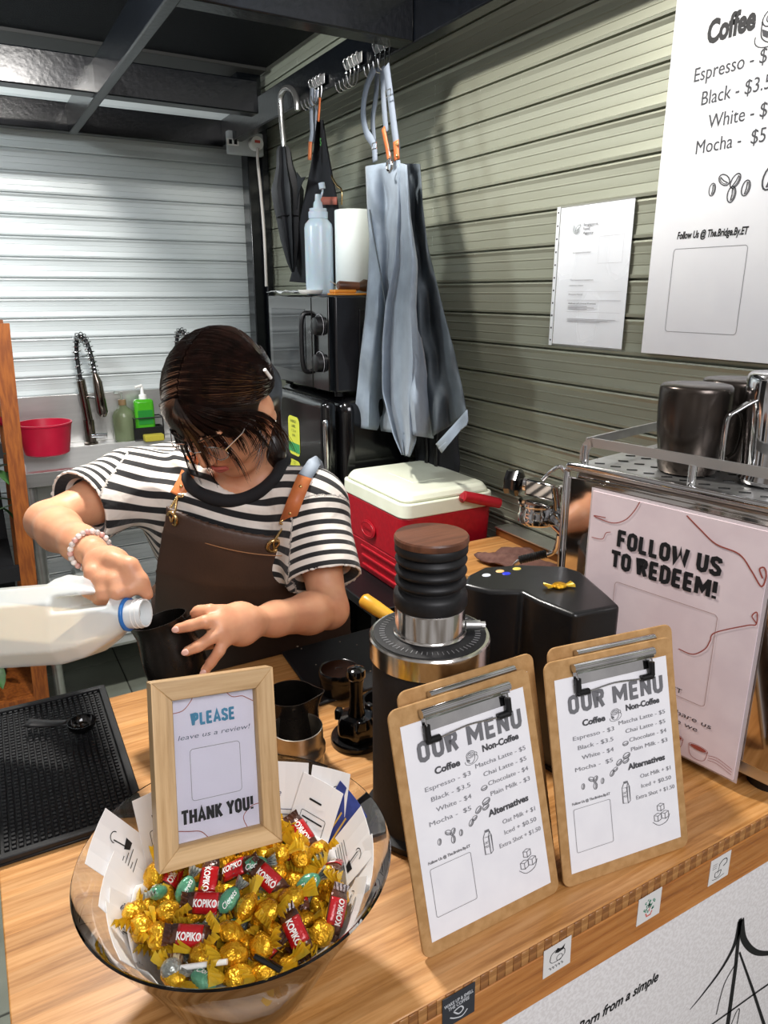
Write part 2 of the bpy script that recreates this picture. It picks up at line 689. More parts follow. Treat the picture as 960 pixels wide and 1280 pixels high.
def shutter_wall(name, origin, along, out, length, z0, n, mat, back_thick=0.02):
    along = Vector(along)
    out = Vector(out)
    o = Vector(origin)
    pr = slat_profile()
    b = MB()
    lo = o - out * (0.012 + back_thick)
    p = [lo, lo + along * length, lo + along * length + out * back_thick, lo + out * back_thick]
    b.hexa([tuple(q + Vector((0, 0, 0))) for q in p] + [tuple(q + Vector((0, 0, z0 + n * PITCH_S))) for q in p])
    root = b.build(name, MATS['matte black'], kind='structure', weld=True)
    rows = []
    for (h, d) in pr:
        q = out * d + Vector((0, 0, h))
        rows.append([tuple(q), tuple(q + along * length)])
    m = MB().sheet(rows)
    s0 = None
    for k in range(n):
        if s0 is None:
            s0 = m.build('slat', mat, root, thick=0)
            s = s0
        else:
            s = s0.copy()
            COL.objects.link(s)
        s.location = o + Vector((0, 0, z0 + k * PITCH_S))
    return root


ZS_R = 1.362 - 10 * PITCH_S   # slat joint heights measured on the right shutter
shutter_wall('wall_right', (WX, -0.2, 0), (0, 1, 0), (-1, 0, 0), WY + 0.2 + 0.02, ZS_R - 7 * PITCH_S, 34, shutter)
zb = P(10, 399.6, Y=WY).z
shutter_wall('wall_back', (WX + 0.3, WY, 0), (-1, 0, 0), (0, -1, 0), 3.6, zb - 18 * PITCH_S, 34, shutter_back)

# left side of the booth and the strip of wall beyond the counter, dark
wm = M('dark painted wall', '#2a2826', 0.7, noise=(8, '#23211f', 0.4))
MB().bb((-2.42, 1.9, 0), (-2.36, 3.3, 2.7)).build('wall_left', wm, kind='structure')

speck = M('black speckled ceiling board', '#07090e', 0.75, noise=(300, '#05060a', 0.5), bump=(200, 0.9, 0.004), spec=.25)
add_scratches(speck, '#3b4352', (170, 170, 170), 0.64)
cz = 2.42
cy = P(150, 56, Z=cz).y
MB().bb((-1.0, 1.75, cz), (1.2, cy, cz + 0.03)).build('ceiling', speck, kind='structure')
edge_m = M('grey brown board', '#3a3836', 0.6)
MB().bb((-1.0, cy, cz - 0.012), (1.2, cy + 0.15, cz + 0.03)).build('trim_1', edge_m, kind='structure', bevel=0.002)
# ------------------------------------------------------------------ black steel frame overhead
fr = thing('overhead_frame', 'glossy black painted steel frame of box beams over the booth', 'frame', (0.9, 3.2, 0))
BZ, BT = 2.15, 2.25


def beam(lo, hi, nm='beam'):
    return MB().bb(lo, hi).build(nm, black_steel, fr, world=True, bevel=0.004)


beam((-1.6, 3.20, BZ), (1.205, 3.255, BT))                    # along the back shutter
beam((-1.6, 2.575, BZ), (0.985, 2.635, BT))                   # middle cross beam
beam((0.492, 1.70, BZ), (1.055, 1.76, BT))                    # near cross beam
beam((0.462, 0.6, BZ - 0.008), (0.492, 3.20, BT - 0.01))      # long bar through the middle
beam((1.055, 0.75, BZ), (1.095, 3.20, BT))                    # hook beam
# corner post
cp = P(308, 300, Y=3.2).x
beam((cp - 0.005, 3.12, 0.0), (cp + 0.045, 3.20, BT), 'post')
beam((cp + 0.045, 3.09, 0.0), (cp + 0.075, 3.15, BT), 'post')
beam((1.10, 3.10, BZ + 0.1), (1.2, 3.2, 2.42), 'post')
# ------------------------------------------------------------------ counter
CT = 0.95
ct = thing('service_counter', 'long bamboo topped service counter with a white printed front panel', 'counter', (0.7, 0.75, 0))
X0, X1, YF, YB = -0.05, 1.215, 0.41, 1.10
MB().bb((X0, YF + .0016, CT - 0.018), (X1, YB, CT)).build('worktop', bamboo_top, ct, world=True, bevel=0.0015, seg=2)
MB().bb((0.93, YB + .0005, CT - 0.018), (X1, 1.43, CT)).build('worktop_return', bamboo_top, ct, world=True, bevel=0.0015, seg=2)
MB().bb((0.95, YB - .03, 0.0), (X1 - .02, 1.41, CT - .0185)).build('return_cabinet', M('dark counter side', '#191717', 0.6), ct, world=True)
# end grain strip along the front edge: alternating blocks
b = MB()
eg = MB().bb((-0.00485, -0.001, -0.0088), (0.00485, 0.001, 0.0088)).build('edge_block', [bamboo_edge], ct, bevel=0.0006, seg=1)
ebm2 = bamboo('light bamboo end grain', '#c08a50', '#a8743f', '#8d5a2c', 0.5)
eg2m = eg.data.copy()
eg2m.materials[0] = ebm2
nb = int((X1 - X0) / 0.010)
first = True
for i in range(nb):
    x = X0 + 0.005 + i * 0.010
    if first:
        o = eg
        first = False
    else:
        o = eg.copy()
        COL.objects.link(o)
        if i % 2 == 0:
            o.data = eg2m
    o.location = ct.matrix_world.inverted() @ Vector((x, YF + 0.0006, CT - 0.0090))
MB().bb((X0 + 0.002, YF - 0.001, CT - 0.078), (X1, YF + 0.018, CT - 0.0182)).build('fascia_board', bamboo_front, ct, world=True, bevel=0.001)
paperboard = M('speckled white board', '#efecec', 0.7, noise=(220, '#e0dcdb', 0.8))
MB().bb((X0 + 0.002, YF + 0.004, 0.0), (X1, YF + 0.016, CT - 0.079)).build('front_panel', paperboard, ct, world=True)
dark_side = M('dark counter side', '#191717', 0.6)
MB().bb((X0 + 0.002, YF + 0.018, 0.0), (X0 + 0.02, YB - 0.01, CT - 0.0185)).build('side_panel', dark_side, ct, world=True)
MB().bb((X0 + 0.02, YB - 0.05, 0.0), (X1, YB - 0.035, CT - 0.0185)).build('back_panel', dark_side, ct, world=True)
MB().bb((X0 + 0.02, YF + 0.02, 0.3), (X1, YB - 0.05, 0.32)).build('shelf', dark_side, ct, world=True)
# printing on the front panel: local plane x right, y up, seen from -Y
Tp = frame((1, 0, 0), (0, 0, 1)).to_4x4()
Tp.translation = (0, YF + 0.004, 0)


def pp(px, py):
    q = P(px, py, Y=YF + 0.004)
    return (q.x, q.z)


def poly_print(mb, pts, z=0.0006, mi=0, T=None):
    n = len(pts)
    mb.raw([(p[0], p[1], z) for p in pts], [tuple(range(n))], mi, T)


pr = MB()
wd = MB()
a1, a2 = pp(682, 1279), pp(822, 1222)
ang = math.atan2(a2[1] - a1[1], a2[0] - a1[0])
text(wd, 'Born from a simple', a2[0], a2[1] - 0.004, 0.0150, align='r', bold=0.022, slant=0.18, xs=0.78, T=Tp)
b2 = pp(755, 1279)
wd.build('lettering', ink, ct, world=True)
wd = MB()
text(wd, 'world.', b2[0] + 0.001, a2[1] - 0.034, 0.0150, align='r', bold=0.022, slant=0.18, xs=0.78, T=Tp)
wd.build('lettering', ink, ct, world=True)


def taper(mb, pts, w0, w1, T=None, mi=0):
    n = len(pts)
    P2 = [Vector((p[0], p[1])) for p in pts]
    vs = []
    for i in range(n):
        d = (P2[min(i + 1, n - 1)] - P2[max(i - 1, 0)]).normalized()
        w = w0 + (w1 - w0) * i / (n - 1)
        q = Vector((-d.y, d.x)) * w / 2
        vs += [(P2[i].x - q.x, P2[i].y - q.y, 0.0006), (P2[i].x + q.x, P2[i].y + q.y, 0.0006)]
    mb.raw(vs, [(2 * i, 2 * i + 2, 2 * i + 3, 2 * i + 1) for i in range(n - 1)], mi, T)


def sp2(pts, n=6):
    return [(p.x, p.y) for p in smoothpath([(a, b, 0) for a, b in pts], n)]


# bridge drawing: mast, swooping cables, deck
taper(pr, sp2([pp(*p) for p in ((925, 1150), (918, 1180), (902, 1210), (880, 1240), (862, 1262))]), 0.010, 0.0008, T=Tp)
taper(pr, sp2([pp(*p) for p in ((926, 1150), (930, 1175), (945, 1190), (968, 1190), (990, 1182), (1015, 1160))]), 0.012, 0.004, T=Tp)
taper(pr, [pp(*p) for p in ((925, 1148), (919, 1210), (908, 1290))], 0.006, 0.009, T=Tp)
taper(pr, [pp(*p) for p in ((924, 1190), (940, 1235), (958, 1290))], 0.003, 0.006, T=Tp)
taper(pr, sp2([pp(*p) for p in ((880, 1287), (915, 1262), (960, 1230), (1010, 1198))]), 0.003, 0.004, T=Tp)
taper(pr, sp2([pp(*p) for p in ((895, 1268), (905, 1230), (922, 1200))]), 0.0015, 0.002, T=Tp)
taper(pr, sp2([pp(*p) for p in ((912, 1285), (920, 1265), (924, 1262), (920, 1285))]), 0.0015, 0.0015, T=Tp)
pr.build('bridge_drawing', ink, ct, world=True)

# stickers on the fascia, each a square card
sticker_m = M('matte sticker paper', '#e4e2e0', 0.6)
dark_sticker = M('charcoal sticker', '#33353b', 0.6)
green_ink = M('green ink', '#2f8a6a', 0.6)
pink_ink = M('coral ink', '#d9685c', 0.6)


def fsticker(px, py, mat, label, draw, rot=0.0):
    q = P(px, py, Y=YF - 0.001)
    t = thing('sticker', label, 'sticker', (q.x, YF - 0.0012, q.z), frame((math.cos(rot), 0, math.sin(rot)), (0, 0, 1)))
    s = 0.0185
    MB().bb((-s, -s, 0), (s, s, 0.0005)).build('sticker_face', mat, t)
    draw(t, s)
    return t


def dr_cat(t, s):
    m = MB()
    m.stroke(sp2([(-.010, .000), (-.008, .008), (.000, .011), (.009, .007), (.010, .000)]), .0009, .0007)
    m.stroke(sp2([(-.010, .000), (-.006, -.004), (.004, -.004), (.010, .000)]), .0007, .0007)
    poly_print(m, [(-.004, .008), (.000, .013), (.004, .009), (.010, .013), (.008, .007), (.001, .006)], .0007)
    for k in range(5):
        m.stroke([(-.011 + k * .004, -.009 - .001 * (k % 2)), (-.009 + k * .004, -.009)], .0010, .0007)
        m.stroke([(-.009 + k * .004, -.012), (-.008 + k * .004, -.010)], .0010, .0007)
    m.stroke(arc(0.003, -.001, .004, 0, 360, 12), .0006, .0007)
    m.build('drawing', ink, t)


def dr_tree(t, s):
    m = MB()
    r = random.Random(3)
    for k in range(26):
        a, q = r.uniform(0, 6.28), r.uniform(0, .0095)
        x, y = q * math.cos(a), .003 + q * math.sin(a)
        m.stroke(arc(x, y, .0013, r.uniform(0, 90), r.uniform(200, 330), 5), .0011, .0007)
    m.build('crown_drawing', green_ink, t)
    m = MB()
    m.stroke([(-.005, -.007), (-.003, -.012), (.003, -.012), (.005, -.007)], .0018, .0007)
    m.stroke([(0, -.006), (0.001, .000)], .0012, .0007)
    m.build('pot_drawing', pink_ink, t)


def dr_pour(t, s):
    m = MB()
    m.stroke(sp2([(-.002, .006), (.004, .011), (.011, .010), (.012, .004), (.006, .001)]), .0012, .0007)
    m.stroke(sp2([(-.001, .006), (-.002, .000), (-.003, -.006)]), .0007, .0007)
    m.stroke(sp2([(-.008, -.003), (-.007, -.010), (.000, -.011), (.003, -.005), (.002, -.003), (-.008, -.003)]), .0009, .0007)
    m.stroke(sp2([(-.012, -.012), (-.002, -.014), (.010, -.012)]), .0007, .0007)
    for k in range(3):
        m.stroke([(-.014, .010 - k * .003), (-.006, .010 - k * .003)], .0005, .0007)
    m.build('drawing', ink, t)


def dr_skull(t, s):
    m = MB()
    text(m, 'WAKE UP & SMELL', 0, .007, .0042, width=.033, bold=.02, z=.0007, rot=.05)
    text(m, 'THE COFFEE', 0, .0015, .0042, width=.024, bold=.02, z=.0007, rot=.05)
    m.stroke(sp2([(-.006, -.003), (.002, -.001), (.005, -.006), (.000, -.009), (-.006, -.003)]), .0016, .0007)
    m.stroke(sp2([(-.010, -.008), (-.004, -.012), (.004, -.014), (.010, -.009)]), .0014, .0007)
    m.build('lettering', M('pale print', '#cfd2d6', 0.6), t)


fsticker(573, 1257, dark_sticker, 'charcoal square sticker with pale lettering on the counter fascia', dr_skull, .02)
fsticker(696, 1196, sticker_m, 'white square sticker of a cup drawing with a dark cat shape above it', dr_cat, .04)
fsticker(811, 1133, sticker_m, 'white square sticker of a green leafy plant in a coral pot', dr_tree, .02)
fsticker(899, 1085, sticker_m, 'white square sticker of a kettle pouring into a cup, furthest right on the fascia', dr_pour, .02)

# ------------------------------------------------------------------ clipboards with menus
hard = M('brown hardboard', '#b8905f', 0.6, noise=(90, '#a8804f', 0.5), bump=(300, 0.1))
hard_edge = hard
CW, CH, PW, PH = 0.174, 0.246, 0.152, 0.214


def bean(m, x, y, r, a):
    m.stroke([(x + p[0], y + p[1]) for p in arc(0, 0, r, 0, 360, 16, 0.62, a)], r * .16, closed=True)
    m.stroke([(x - r * .8 * math.cos(a), y - r * .8 * math.sin(a)), (x + r * .1 * math.sin(a), y - r * .1 * math.cos(a)), (x + r * .8 * math.cos(a), y + r * .8 * math.sin(a))], r * .16)
    m.stroke([(x + p[0], y + p[1]) for p in arc(0, 0, r * .8, 200, 340, 8, 0.5, a)], r * .1)


def cup_draw(m, x, y, s):
    m.stroke([(x + p[0], y + p[1]) for p in arc(0, .3 * s, .62 * s, 0, 360, 20, .62, .2)], s * .06, closed=True)
    m.stroke([(x + p[0], y + p[1]) for p in arc(0, .3 * s, .42 * s, 0, 360, 18, .6, .2)], s * .05, closed=True)
    m.stroke(sp2([(x - .62 * s, y + .2 * s), (x - .55 * s, y - .45 * s), (x, y - .75 * s), (x + .5 * s, y - .35 * s), (x + .6 * s, y + .4 * s)]), s * .06)
    m.stroke([(x + p[0], y + p[1]) for p in arc(.05 * s, -.35 * s, .95 * s, 160, 400, 18, .55, .2)], s * .05)
    m.stroke(arc(x + .72 * s, y + .2 * s, .2 * s, -90, 110, 8), s * .06)
    poly_print(m, [(x - .58 * s, y - .1 * s), (x - .2 * s, y - .3 * s), (x - .25 * s, y - .55 * s), (x - .5 * s, y - .4 * s)])
    m.stroke(arc(x - .1 * s, y + .33 * s, .14 * s, 20, 320, 8), s * .05)
    m.stroke(arc(x + .15 * s, y + .3 * s, .12 * s, 20, 320, 8), s * .05)


def cubes_draw(m, x, y, s):
    def cube(cx, cy, r):
        m.stroke([(cx - r, cy + r * .4), (cx, cy + r * .75), (cx + r, cy + r * .4), (cx, cy + r * .05)], s * .045, closed=True)
        m.stroke([(cx - r, cy + r * .4), (cx - r, cy - r * .8), (cx, cy - r * 1.15), (cx + r, cy - r * .8), (cx + r, cy + r * .4)], s * .045)
        m.stroke([(cx, cy + r * .05), (cx, cy - r * 1.15)], s * .045)
    cube(x, y + .5 * s, .34 * s)
    cube(x - .36 * s, y - .25 * s, .36 * s)
    cube(x + .38 * s, y - .2 * s, .36 * s)
    m.stroke(sp2([(x - .9 * s, y - .6 * s), (x - .3 * s, y - 1.0 * s), (x + .5 * s, y - .85 * s), (x + .85 * s, y - .3 * s)]), s * .045)


def carton_draw(m, x, y, s):
    m.stroke([(x - .35 * s, y - .8 * s), (x + .15 * s, y - .9 * s), (x + .15 * s, y + .45 * s), (x - .35 * s, y + .5 * s)], s * .05, closed=True)
    m.stroke([(x + .15 * s, y - .9 * s), (x + .4 * s, y - .75 * s), (x + .4 * s, y + .5 * s), (x + .15 * s, y + .45 * s)], s * .05)
    m.stroke([(x - .35 * s, y + .5 * s), (x - .15 * s, y + .85 * s), (x + .28 * s, y + .85 * s), (x + .4 * s, y + .5 * s)], s * .05)
    m.stroke([(x + .15 * s, y + .45 * s), (x + .28 * s, y + .85 * s)], s * .05)
    m.stroke([(x - .15 * s, y + .95 * s), (x + .28 * s, y + .95 * s)], s * .12)
    text(m, 'OAT', x - .1 * s, y - .05 * s, .2 * s, width=.34 * s)
    text(m, 'MILK', x - .1 * s, y - .35 * s, .2 * s, width=.34 * s)


def menu_print(t):
    """portrait sheet, local x from 0 to PW, y from 0 (bottom) to PH; z up off the board"""
    X, Y = lambda u: u * PW, lambda v: PH * (1 - v)
    zz = 0.0044
    T = Matrix.Translation((-PW / 2, 0.014, zz - 0.0005))
    hpart(t, grey_ink, 'OUR MENU', X(.52), Y(.185), PH * .090, width=PW * .86, T=T, name='title_lettering')
    dk = M('dark grey ink', '#48484c', 0.6)
    for s, u, v, w in (('Coffee', .30, .262, .20), ('Non-Coffee', .745, .240, .31), ('Alternatives', .735, .553, .345)):
        tpart(t, dk, s, X(u), Y(v), PH * .031, width=PW * w, bold=.035, T=T, name='heading_lettering')
    for s, u, v, w in (('Espresso - $3', .29, .325, .36), ('Black - $3.5', .30, .378, .31), ('White - $4', .31, .432, .28), ('Mocha -  $5', .27, .486, .33),
                       ('Matcha Latte - $5', .73, .305, .43), ('Chai Latte - $5', .755, .357, .37), ('Chocolate - $4', .77, .408, .345),
                       ('Plain Milk - $3', .775, .46, .34), ('Oat Milk + $1', .81, .615, .285), ('Iced + $0.50', .81, .668, .28), ('Extra Shot + $1.50', .795, .722, .36)):
        tpart(t, mid_ink, s, X(u), Y(v), PH * .0215, width=PW * w, T=T, name='price_lettering')
    tpart(t, grey_ink, 'Follow Us @ The.Bridge.By.ET', X(.22), Y(.652), PH * .013, width=PW * .33, bold=.02, T=T, name='heading_lettering')

    def part(name, fn, *a):
        q = MB()
        fn(q, *a)
        MB().raw(q.v, q.f, 0, T).build(name, grey_ink, t)
    part('cup_drawing', cup_draw, X(.49), Y(.243), PH * .040)
    for (u, v, r, a) in ((.56, .41, .009, .1), (.56, .475, .0115, .3), (.49, .50, .010, .6), (.55, .50, .010, .3), (.42, .545, .009, .9), (.45, .53, .008, .4),
                         (.16, .57, .0075, 1.4), (.235, .545, .009, -.4), (.27, .55, .009, .9), (.265, .585, .009, 1.5), (.33, .57, .0075, 1.4)):
        part('bean_drawing', bean, X(u), Y(v), PH * r * 2.0, a)
    part('carton_drawing', carton_draw, X(.525), Y(.67), PH * .062)
    part('sugar_cube_drawing', cubes_draw, X(.83), Y(.83), PH * .066)
    # the printed square under the last heading (its code is left out)
    part('square_outline', lambda q: q.stroke(rrect(X(.06), Y(.90), X(.38), Y(.675), .002), .0004, closed=True))


def clipboard(label, px_bl, px_br, lean, h=CH, dy=0.0, dx=0.0, z=CT, printed=True):
    a, b = P(*px_bl, Z=CT), P(*px_br, Z=CT)
    ex = (b - a).normalized()
    n = Vector((0, 0, 1)).cross(ex)
    c = (a + b) / 2 + n * dy + ex * dx
    up = Vector((0, 0, math.cos(R(lean)))) + n * math.sin(R(lean))
    t = thing('clipboard', label, 'clipboard', (c.x, c.y, z), frame(ex, up), 'menu clipboards on the counter')
    poly = rrect(-CW / 2, 0.0, CW / 2, h, 0.010)
    MB().prism(poly, 0, 0.003).build('board', hard, t, bevel=0.0006, seg=1)
    MB().bb((-PW / 2, 0.014, 0.0031), (PW / 2, 0.014 + PH, 0.0036)).build('menu_sheet', white_paper, t)
    if printed:
        menu_print(t)
    # metal clip: curved plate, wire lever, two rubber corners
    rows = []
    for k in range(9):
        a_ = R(-20 + 25 * k)
        rows.append([(x, h - 0.016 + 0.010 * math.sin(a_) * 0.9, 0.0042 + 0.008 * (1 - math.cos(a_ * 0.9 + .2)) * .5) for x in (-.052, -.026, 0, .026, .052)])
    c_ = MB().sheet(rows)
    c_.bb((-.052, h - .030, .0036), (.052, h - .008, .0046))
    c_.tube([(-.054, h - .010, .009), (.054, h - .010, .009)], .0045, 10)
    cl = c_.build('clip', chrome, t, thick=0.0008, smooth=40)
    w = MB()
    w.tube(smoothpath([(-.050, h - .010, .009), (-.050, h - .028, .010), (-.046, h - .038, .008), (-.03, h - .0385, .007), (0, h - .0365, .006), (.03, h - .0385, .007),
                       (.046, h - .038, .008), (.050, h - .028, .010), (.050, h - .010, .009)], 4), .0011, 6)
    w.build('wire_lever', chrome, cl, smooth=60)
    for s in (-1, 1):
        g = MB()
        g.tube([(s * .050, h - .022, .0095), (s * .050, h - .037, .0085)], .0036, 8)
        g.tube([(s * .051, h - .038, .0085), (s * .036, h - .0385, .0075)], .0036, 8)
        g.build('rubber_corner', black_plastic, cl, smooth=50)
    return t


clipboard('menu clipboard nearest the glass bowl, the front one of its pair', (528, 1200), (698, 1112), 17.3)
clipboard('menu clipboard nearest the pink poster, the front one of its pair', (704, 1110), (858, 1056), 15.5, h=.2485)
clipboard('clipboard standing right behind the menu clipboard that is nearest the bowl', (528, 1200), (698, 1112), 14.5, dy=.030, dx=.022, h=.247, printed=False)
clipboard('clipboard half hidden behind the menu clipboard that is nearest the pink poster', (704, 1110), (858, 1056), 13.0, dy=.030, dx=.018, h=.250, printed=False)
# ------------------------------------------------------------------ rubber bar mat and scoop
def on(px, py, z=CT):
    return P(px, py, Z=z)


mc = on(134, 870)
nr = on(185, 1025)
ex = Vector((1, 0, 0))
ydir = Vector((mc.x - nr.x, mc.y - nr.y, 0)).normalized()
xdir = Vector((ydir.y, -ydir.x, 0))
rub = M('black rubber', '#0e0e10', 0.5, noise=(200, '#151517', 0.3))
mw, ml = 0.17, 0.345
t = thing('rubber_bar_mat', 'black rubber bar mat with rows of small nubs on the left end of the counter', 'mat', (nr.x - xdir.x * mw / 2, nr.y - xdir.y * mw / 2, CT), frame(xdir, ydir))
MB().bb((-mw / 2, 0, 0), (mw / 2, ml, .004)).build('mat_base', rub, t, bevel=.001, seg=1)
b = MB()
for lo, hi in (((-mw / 2, 0, .004), (mw / 2, .010, .011)), ((-mw / 2, ml - .010, .004), (mw / 2, ml, .011)), ((-mw / 2, .010, .004), (-mw / 2 + .010, ml - .01, .011)), ((mw / 2 - .010, .010, .004), (mw / 2, ml - .01, .011))):
    MB().bb(lo, hi).build('rim', rub, t, bevel=.0015, seg=2)
nx, ny = 19, 41
for i in range(nx):
    for j in range(ny):
        x = -mw / 2 + .0165 + i * (mw - .033) / (nx - 1)
        y = .0165 + j * (ml - .033) / (ny - 1)
        b.raw([(x - .0027, y - .0027, .004), (x + .0027, y - .0027, .004), (x + .0027, y + .0027, .004), (x - .0027, y + .0027, .004),
               (x - .0021, y - .0021, .0098), (x + .0021, y - .0021, .0098), (x + .0021, y + .0021, .0098), (x - .0021, y + .0021, .0098)],
              [(4, 5, 6, 7), (0, 1, 5, 4), (1, 2, 6, 5), (2, 3, 7, 6), (3, 0, 4, 7)])
b.build('nubs', rub, t, kind='stuff')

# scoop
s0, s1 = on(103, 908, CT + .018), on(35, 908, CT + .018)
d = (s0 - s1)
t = thing('measuring_scoop', 'black plastic measuring scoop lying on the rubber bar mat', 'scoop', (s0.x, s0.y, CT + .0105), frame((d.x, d.y, 0), (-d.y, d.x, 0)))
prof = [(.0, .0), (.010, .001), (.0165, .006), (.0195, .013), (.0200, .0165), (.0190, .0165), (.0180, .0125), (.0150, .0065), (.009, .003), (.0, .0022)]
MB().lathe(prof, 32, cap=(False, False)).build('bowl', gloss_black, t, smooth=60)
hl = min(.085, d.length)
rows = []
for k in range(9):
    f = k / 8
    w = .0065 + .004 * f
    z = .0150 - .002 * math.sin(f * 3)
    rows.append([(-.019 - f * (hl - .019), -w, z - .001), (-.019 - f * (hl - .019), -w * .7, z), (-.019 - f * (hl - .019), w * .7, z), (-.019 - f * (hl - .019), w, z - .001)])
MB().sheet(rows).build('handle', black_plastic, t, thick=.0018, smooth=60)

# ------------------------------------------------------------------ coffee grinder with bellows
GX, GY = 0.415, 0.621
gt = thing('coffee_grinder', 'tall black single dose coffee grinder with a steel collar and rubber bellows', 'coffee grinder', (GX, GY, CT))
MB().lathe([(.0, 0), (.074, 0), (.076, .003), (.076, .010), (.068, .014), (.0655, .02), (.0655, .215), (.064, .222), (.0, .222)], 64).build('body', matte_black, gt, smooth=35)
MB().lathe([(.0, .2225), (.0665, .2225), (.0690, .2245), (.0690, .2475), (.0675, .2495), (.0600, .2500), (.0590, .2480), (.0, .2480)], 72).build('collar_ring', M('polished aluminium', '#e2e0dc', 0.16, 1.0, noise=(20, '#cfcac4', 0.4), stretch=(1, 1, .05)), gt, smooth=30)
MB().lathe([(.0, .2496), (.0640, .2496), (.0640, .2508), (.0600, .2512), (.0, .2512)], 64).build('dial_plate', matte_black, gt, smooth=30)
b = MB().lathe([(.041, .2513), (.0415, .2530), (.0400, .2545), (.0395, .2560), (.0395, .2830), (.0385, .2850), (.0, .2850)], 56)
cs = b.build('steel_neck', MATS['polished aluminium'], gt, smooth=30)
# adjustment bolt on the neck
b = MB().tube([(.036, -.02, .259), (.050, -.028, .259)], .0055, 12)
b.tube([(.050, -.028, .259), (.055, -.031, .259)], .004, 12)
b.build('clamp_screw', steel, gt, smooth=40)
b = MB()
for k in range(60):
    a = 2 * PI * k / 60
    b.box((.0545 * math.cos(a), .0545 * math.sin(a), .2514), (.006, .0006, .0012), rz=a)
b.build('dial_marks', M('pale dial print', '#8a8a8a', .5), gt, kind='stuff')
pr = [(.0, .2852), (.040, .2852), (.0415, .288), (.0415, .300), (.040, .3035), (.0345, .3065), (.0345, .3085)]
z = .3085
for k in range(3):
    pr += [(.0345, z), (.0395, z + .0045), (.0402, z + .0065), (.0395, z + .0085), (.0345, z + .013)]
    z += .013
pr += [(.0385, z + .001), (.0405, z + .003), (.0405, z + .010), (.0395, z + .012), (.0, z + .012)]
MB().lathe(pr, 56).build('bellows', rub, gt, smooth=50)
walnut = M('walnut', '#6d4430', 0.4, noise=(9, '#4c2d1e', 0.7), stretch=(1, 8, 1), bump=(80, .1))
z += .012
MB().lathe([(.0, z), (.0405, z), (.0412, z + .0015), (.0412, z + .0065), (.040, z + .0085), (.0, z + .0085)], 56).build('wooden_lid', walnut, gt, smooth=30)

# ------------------------------------------------------------------ black angular appliance behind it
ZT = 1.19
top = [P(*p, Z=ZT) for p in ((578, 730), (612, 738), (652, 739), (672, 750), (718, 768), (776, 757), (760, 742), (727, 714), (705, 707), (650, 705), (605, 708), (585, 718))]
cx = sum(p.x for p in top) / len(top)
cy_ = sum(p.y for p in top) / len(top)
at = thing('grinder_housing', 'low black angular grinder body with a stepped side behind the bellows grinder', 'coffee grinder', (cx, cy_, CT))
poly = [(p.x - cx, p.y - cy_) for p in top]
ar = sum(poly[i][0] * poly[(i + 1) % len(poly)][1] - poly[(i + 1) % len(poly)][0] * poly[i][1] for i in range(len(poly)))
if ar < 0:
    poly.reverse()
satin = M('satin black plastic', '#121213', 0.33, noise=(200, '#161617', 0.3), bump=(600, .06), coat=.15)
MB().prism(poly, 0.006, ZT - CT).build('housing', satin, at, bevel=.006, seg=4)
MB().prism([(x * .95, y * .95) for x, y in poly], 0, .006).build('foot_plate', rub, at)
for (px, py, c, nm) in ((608, 719, '#d9dee6', 'white sticker dot'), (625, 714, '#e3b878', 'orange sticker dot'), (633, 717, '#2434c8', 'blue sticker dot'), (646, 711, '#d8c25a', 'yellow sticker dot')):
    q = P(px, py, Z=ZT) - Vector((cx, cy_, CT))
    MB().lathe([(.0, .0), (.0052, .0), (.0048, .0006), (.0, .0006)], 14, c=(q.x, q.y, ZT - CT), sx=1.3).build('sticker_dot', M('sticker ' + c, c, .4), at, smooth=60, label=nm)

# ------------------------------------------------------------------ tamping mat, tampers, pitchers, cups
mp_ = [on(352, 818), on(400, 884), on(405, 890), on(475, 866), on(520, 850), on(480, 780)]
m0 = on(430, 830)
far = on(425, 795)
pts = [on(352, 818), on(399, 884), on(530, 842), on(470, 786)]
t = thing('tamping_mat', 'flat black rubber tamping mat behind the tampers', 'mat', (m0.x, m0.y, CT))
poly = [(p.x - m0.x, p.y - m0.y) for p in pts]
MB().prism(poly, 0, .006).build('mat_slab', rub, t, bevel=.004, seg=3)
for (px, py, s) in ((372, 812, .0016), (377, 815, .001), (425, 806, .0012), (446, 810, .0011), (463, 843, .0012), (395, 835, .0008), (420, 880, .0009)):
    q = on(px, py) - m0
    MB().sphere((q.x, q.y, .0065), (s * 1.5, s, s * .6), 8).build('crumb', M('brown crumb', '#8a7a68', .6), t, label='pale crumb')

mt = M('black anodised metal', '#0c0c0e', 0.25, 0.4, coat=.3)
q = on(424, 868)
q = on(424, 862, CT + .006)
t = thing('coffee_distributor', 'low round black coffee distributor puck on the tamping mat', 'coffee tool', (q.x, q.y, CT + .0063))
MB().lathe([(.0, 0), (.030, 0), (.0305, .001), (.0305, .024), (.0, .024)], 48).build('base_puck', mt, t, smooth=30)
MB().lathe([(.0, .0242), (.0315, .0242), (.0325, .026), (.0325, .036), (.0310, .039), (.0295, .0385), (.0285, .0375), (.006, .0375), (.005, .0368), (.0, .0368)], 48).build('turning_cap', mt, t, smooth=30)

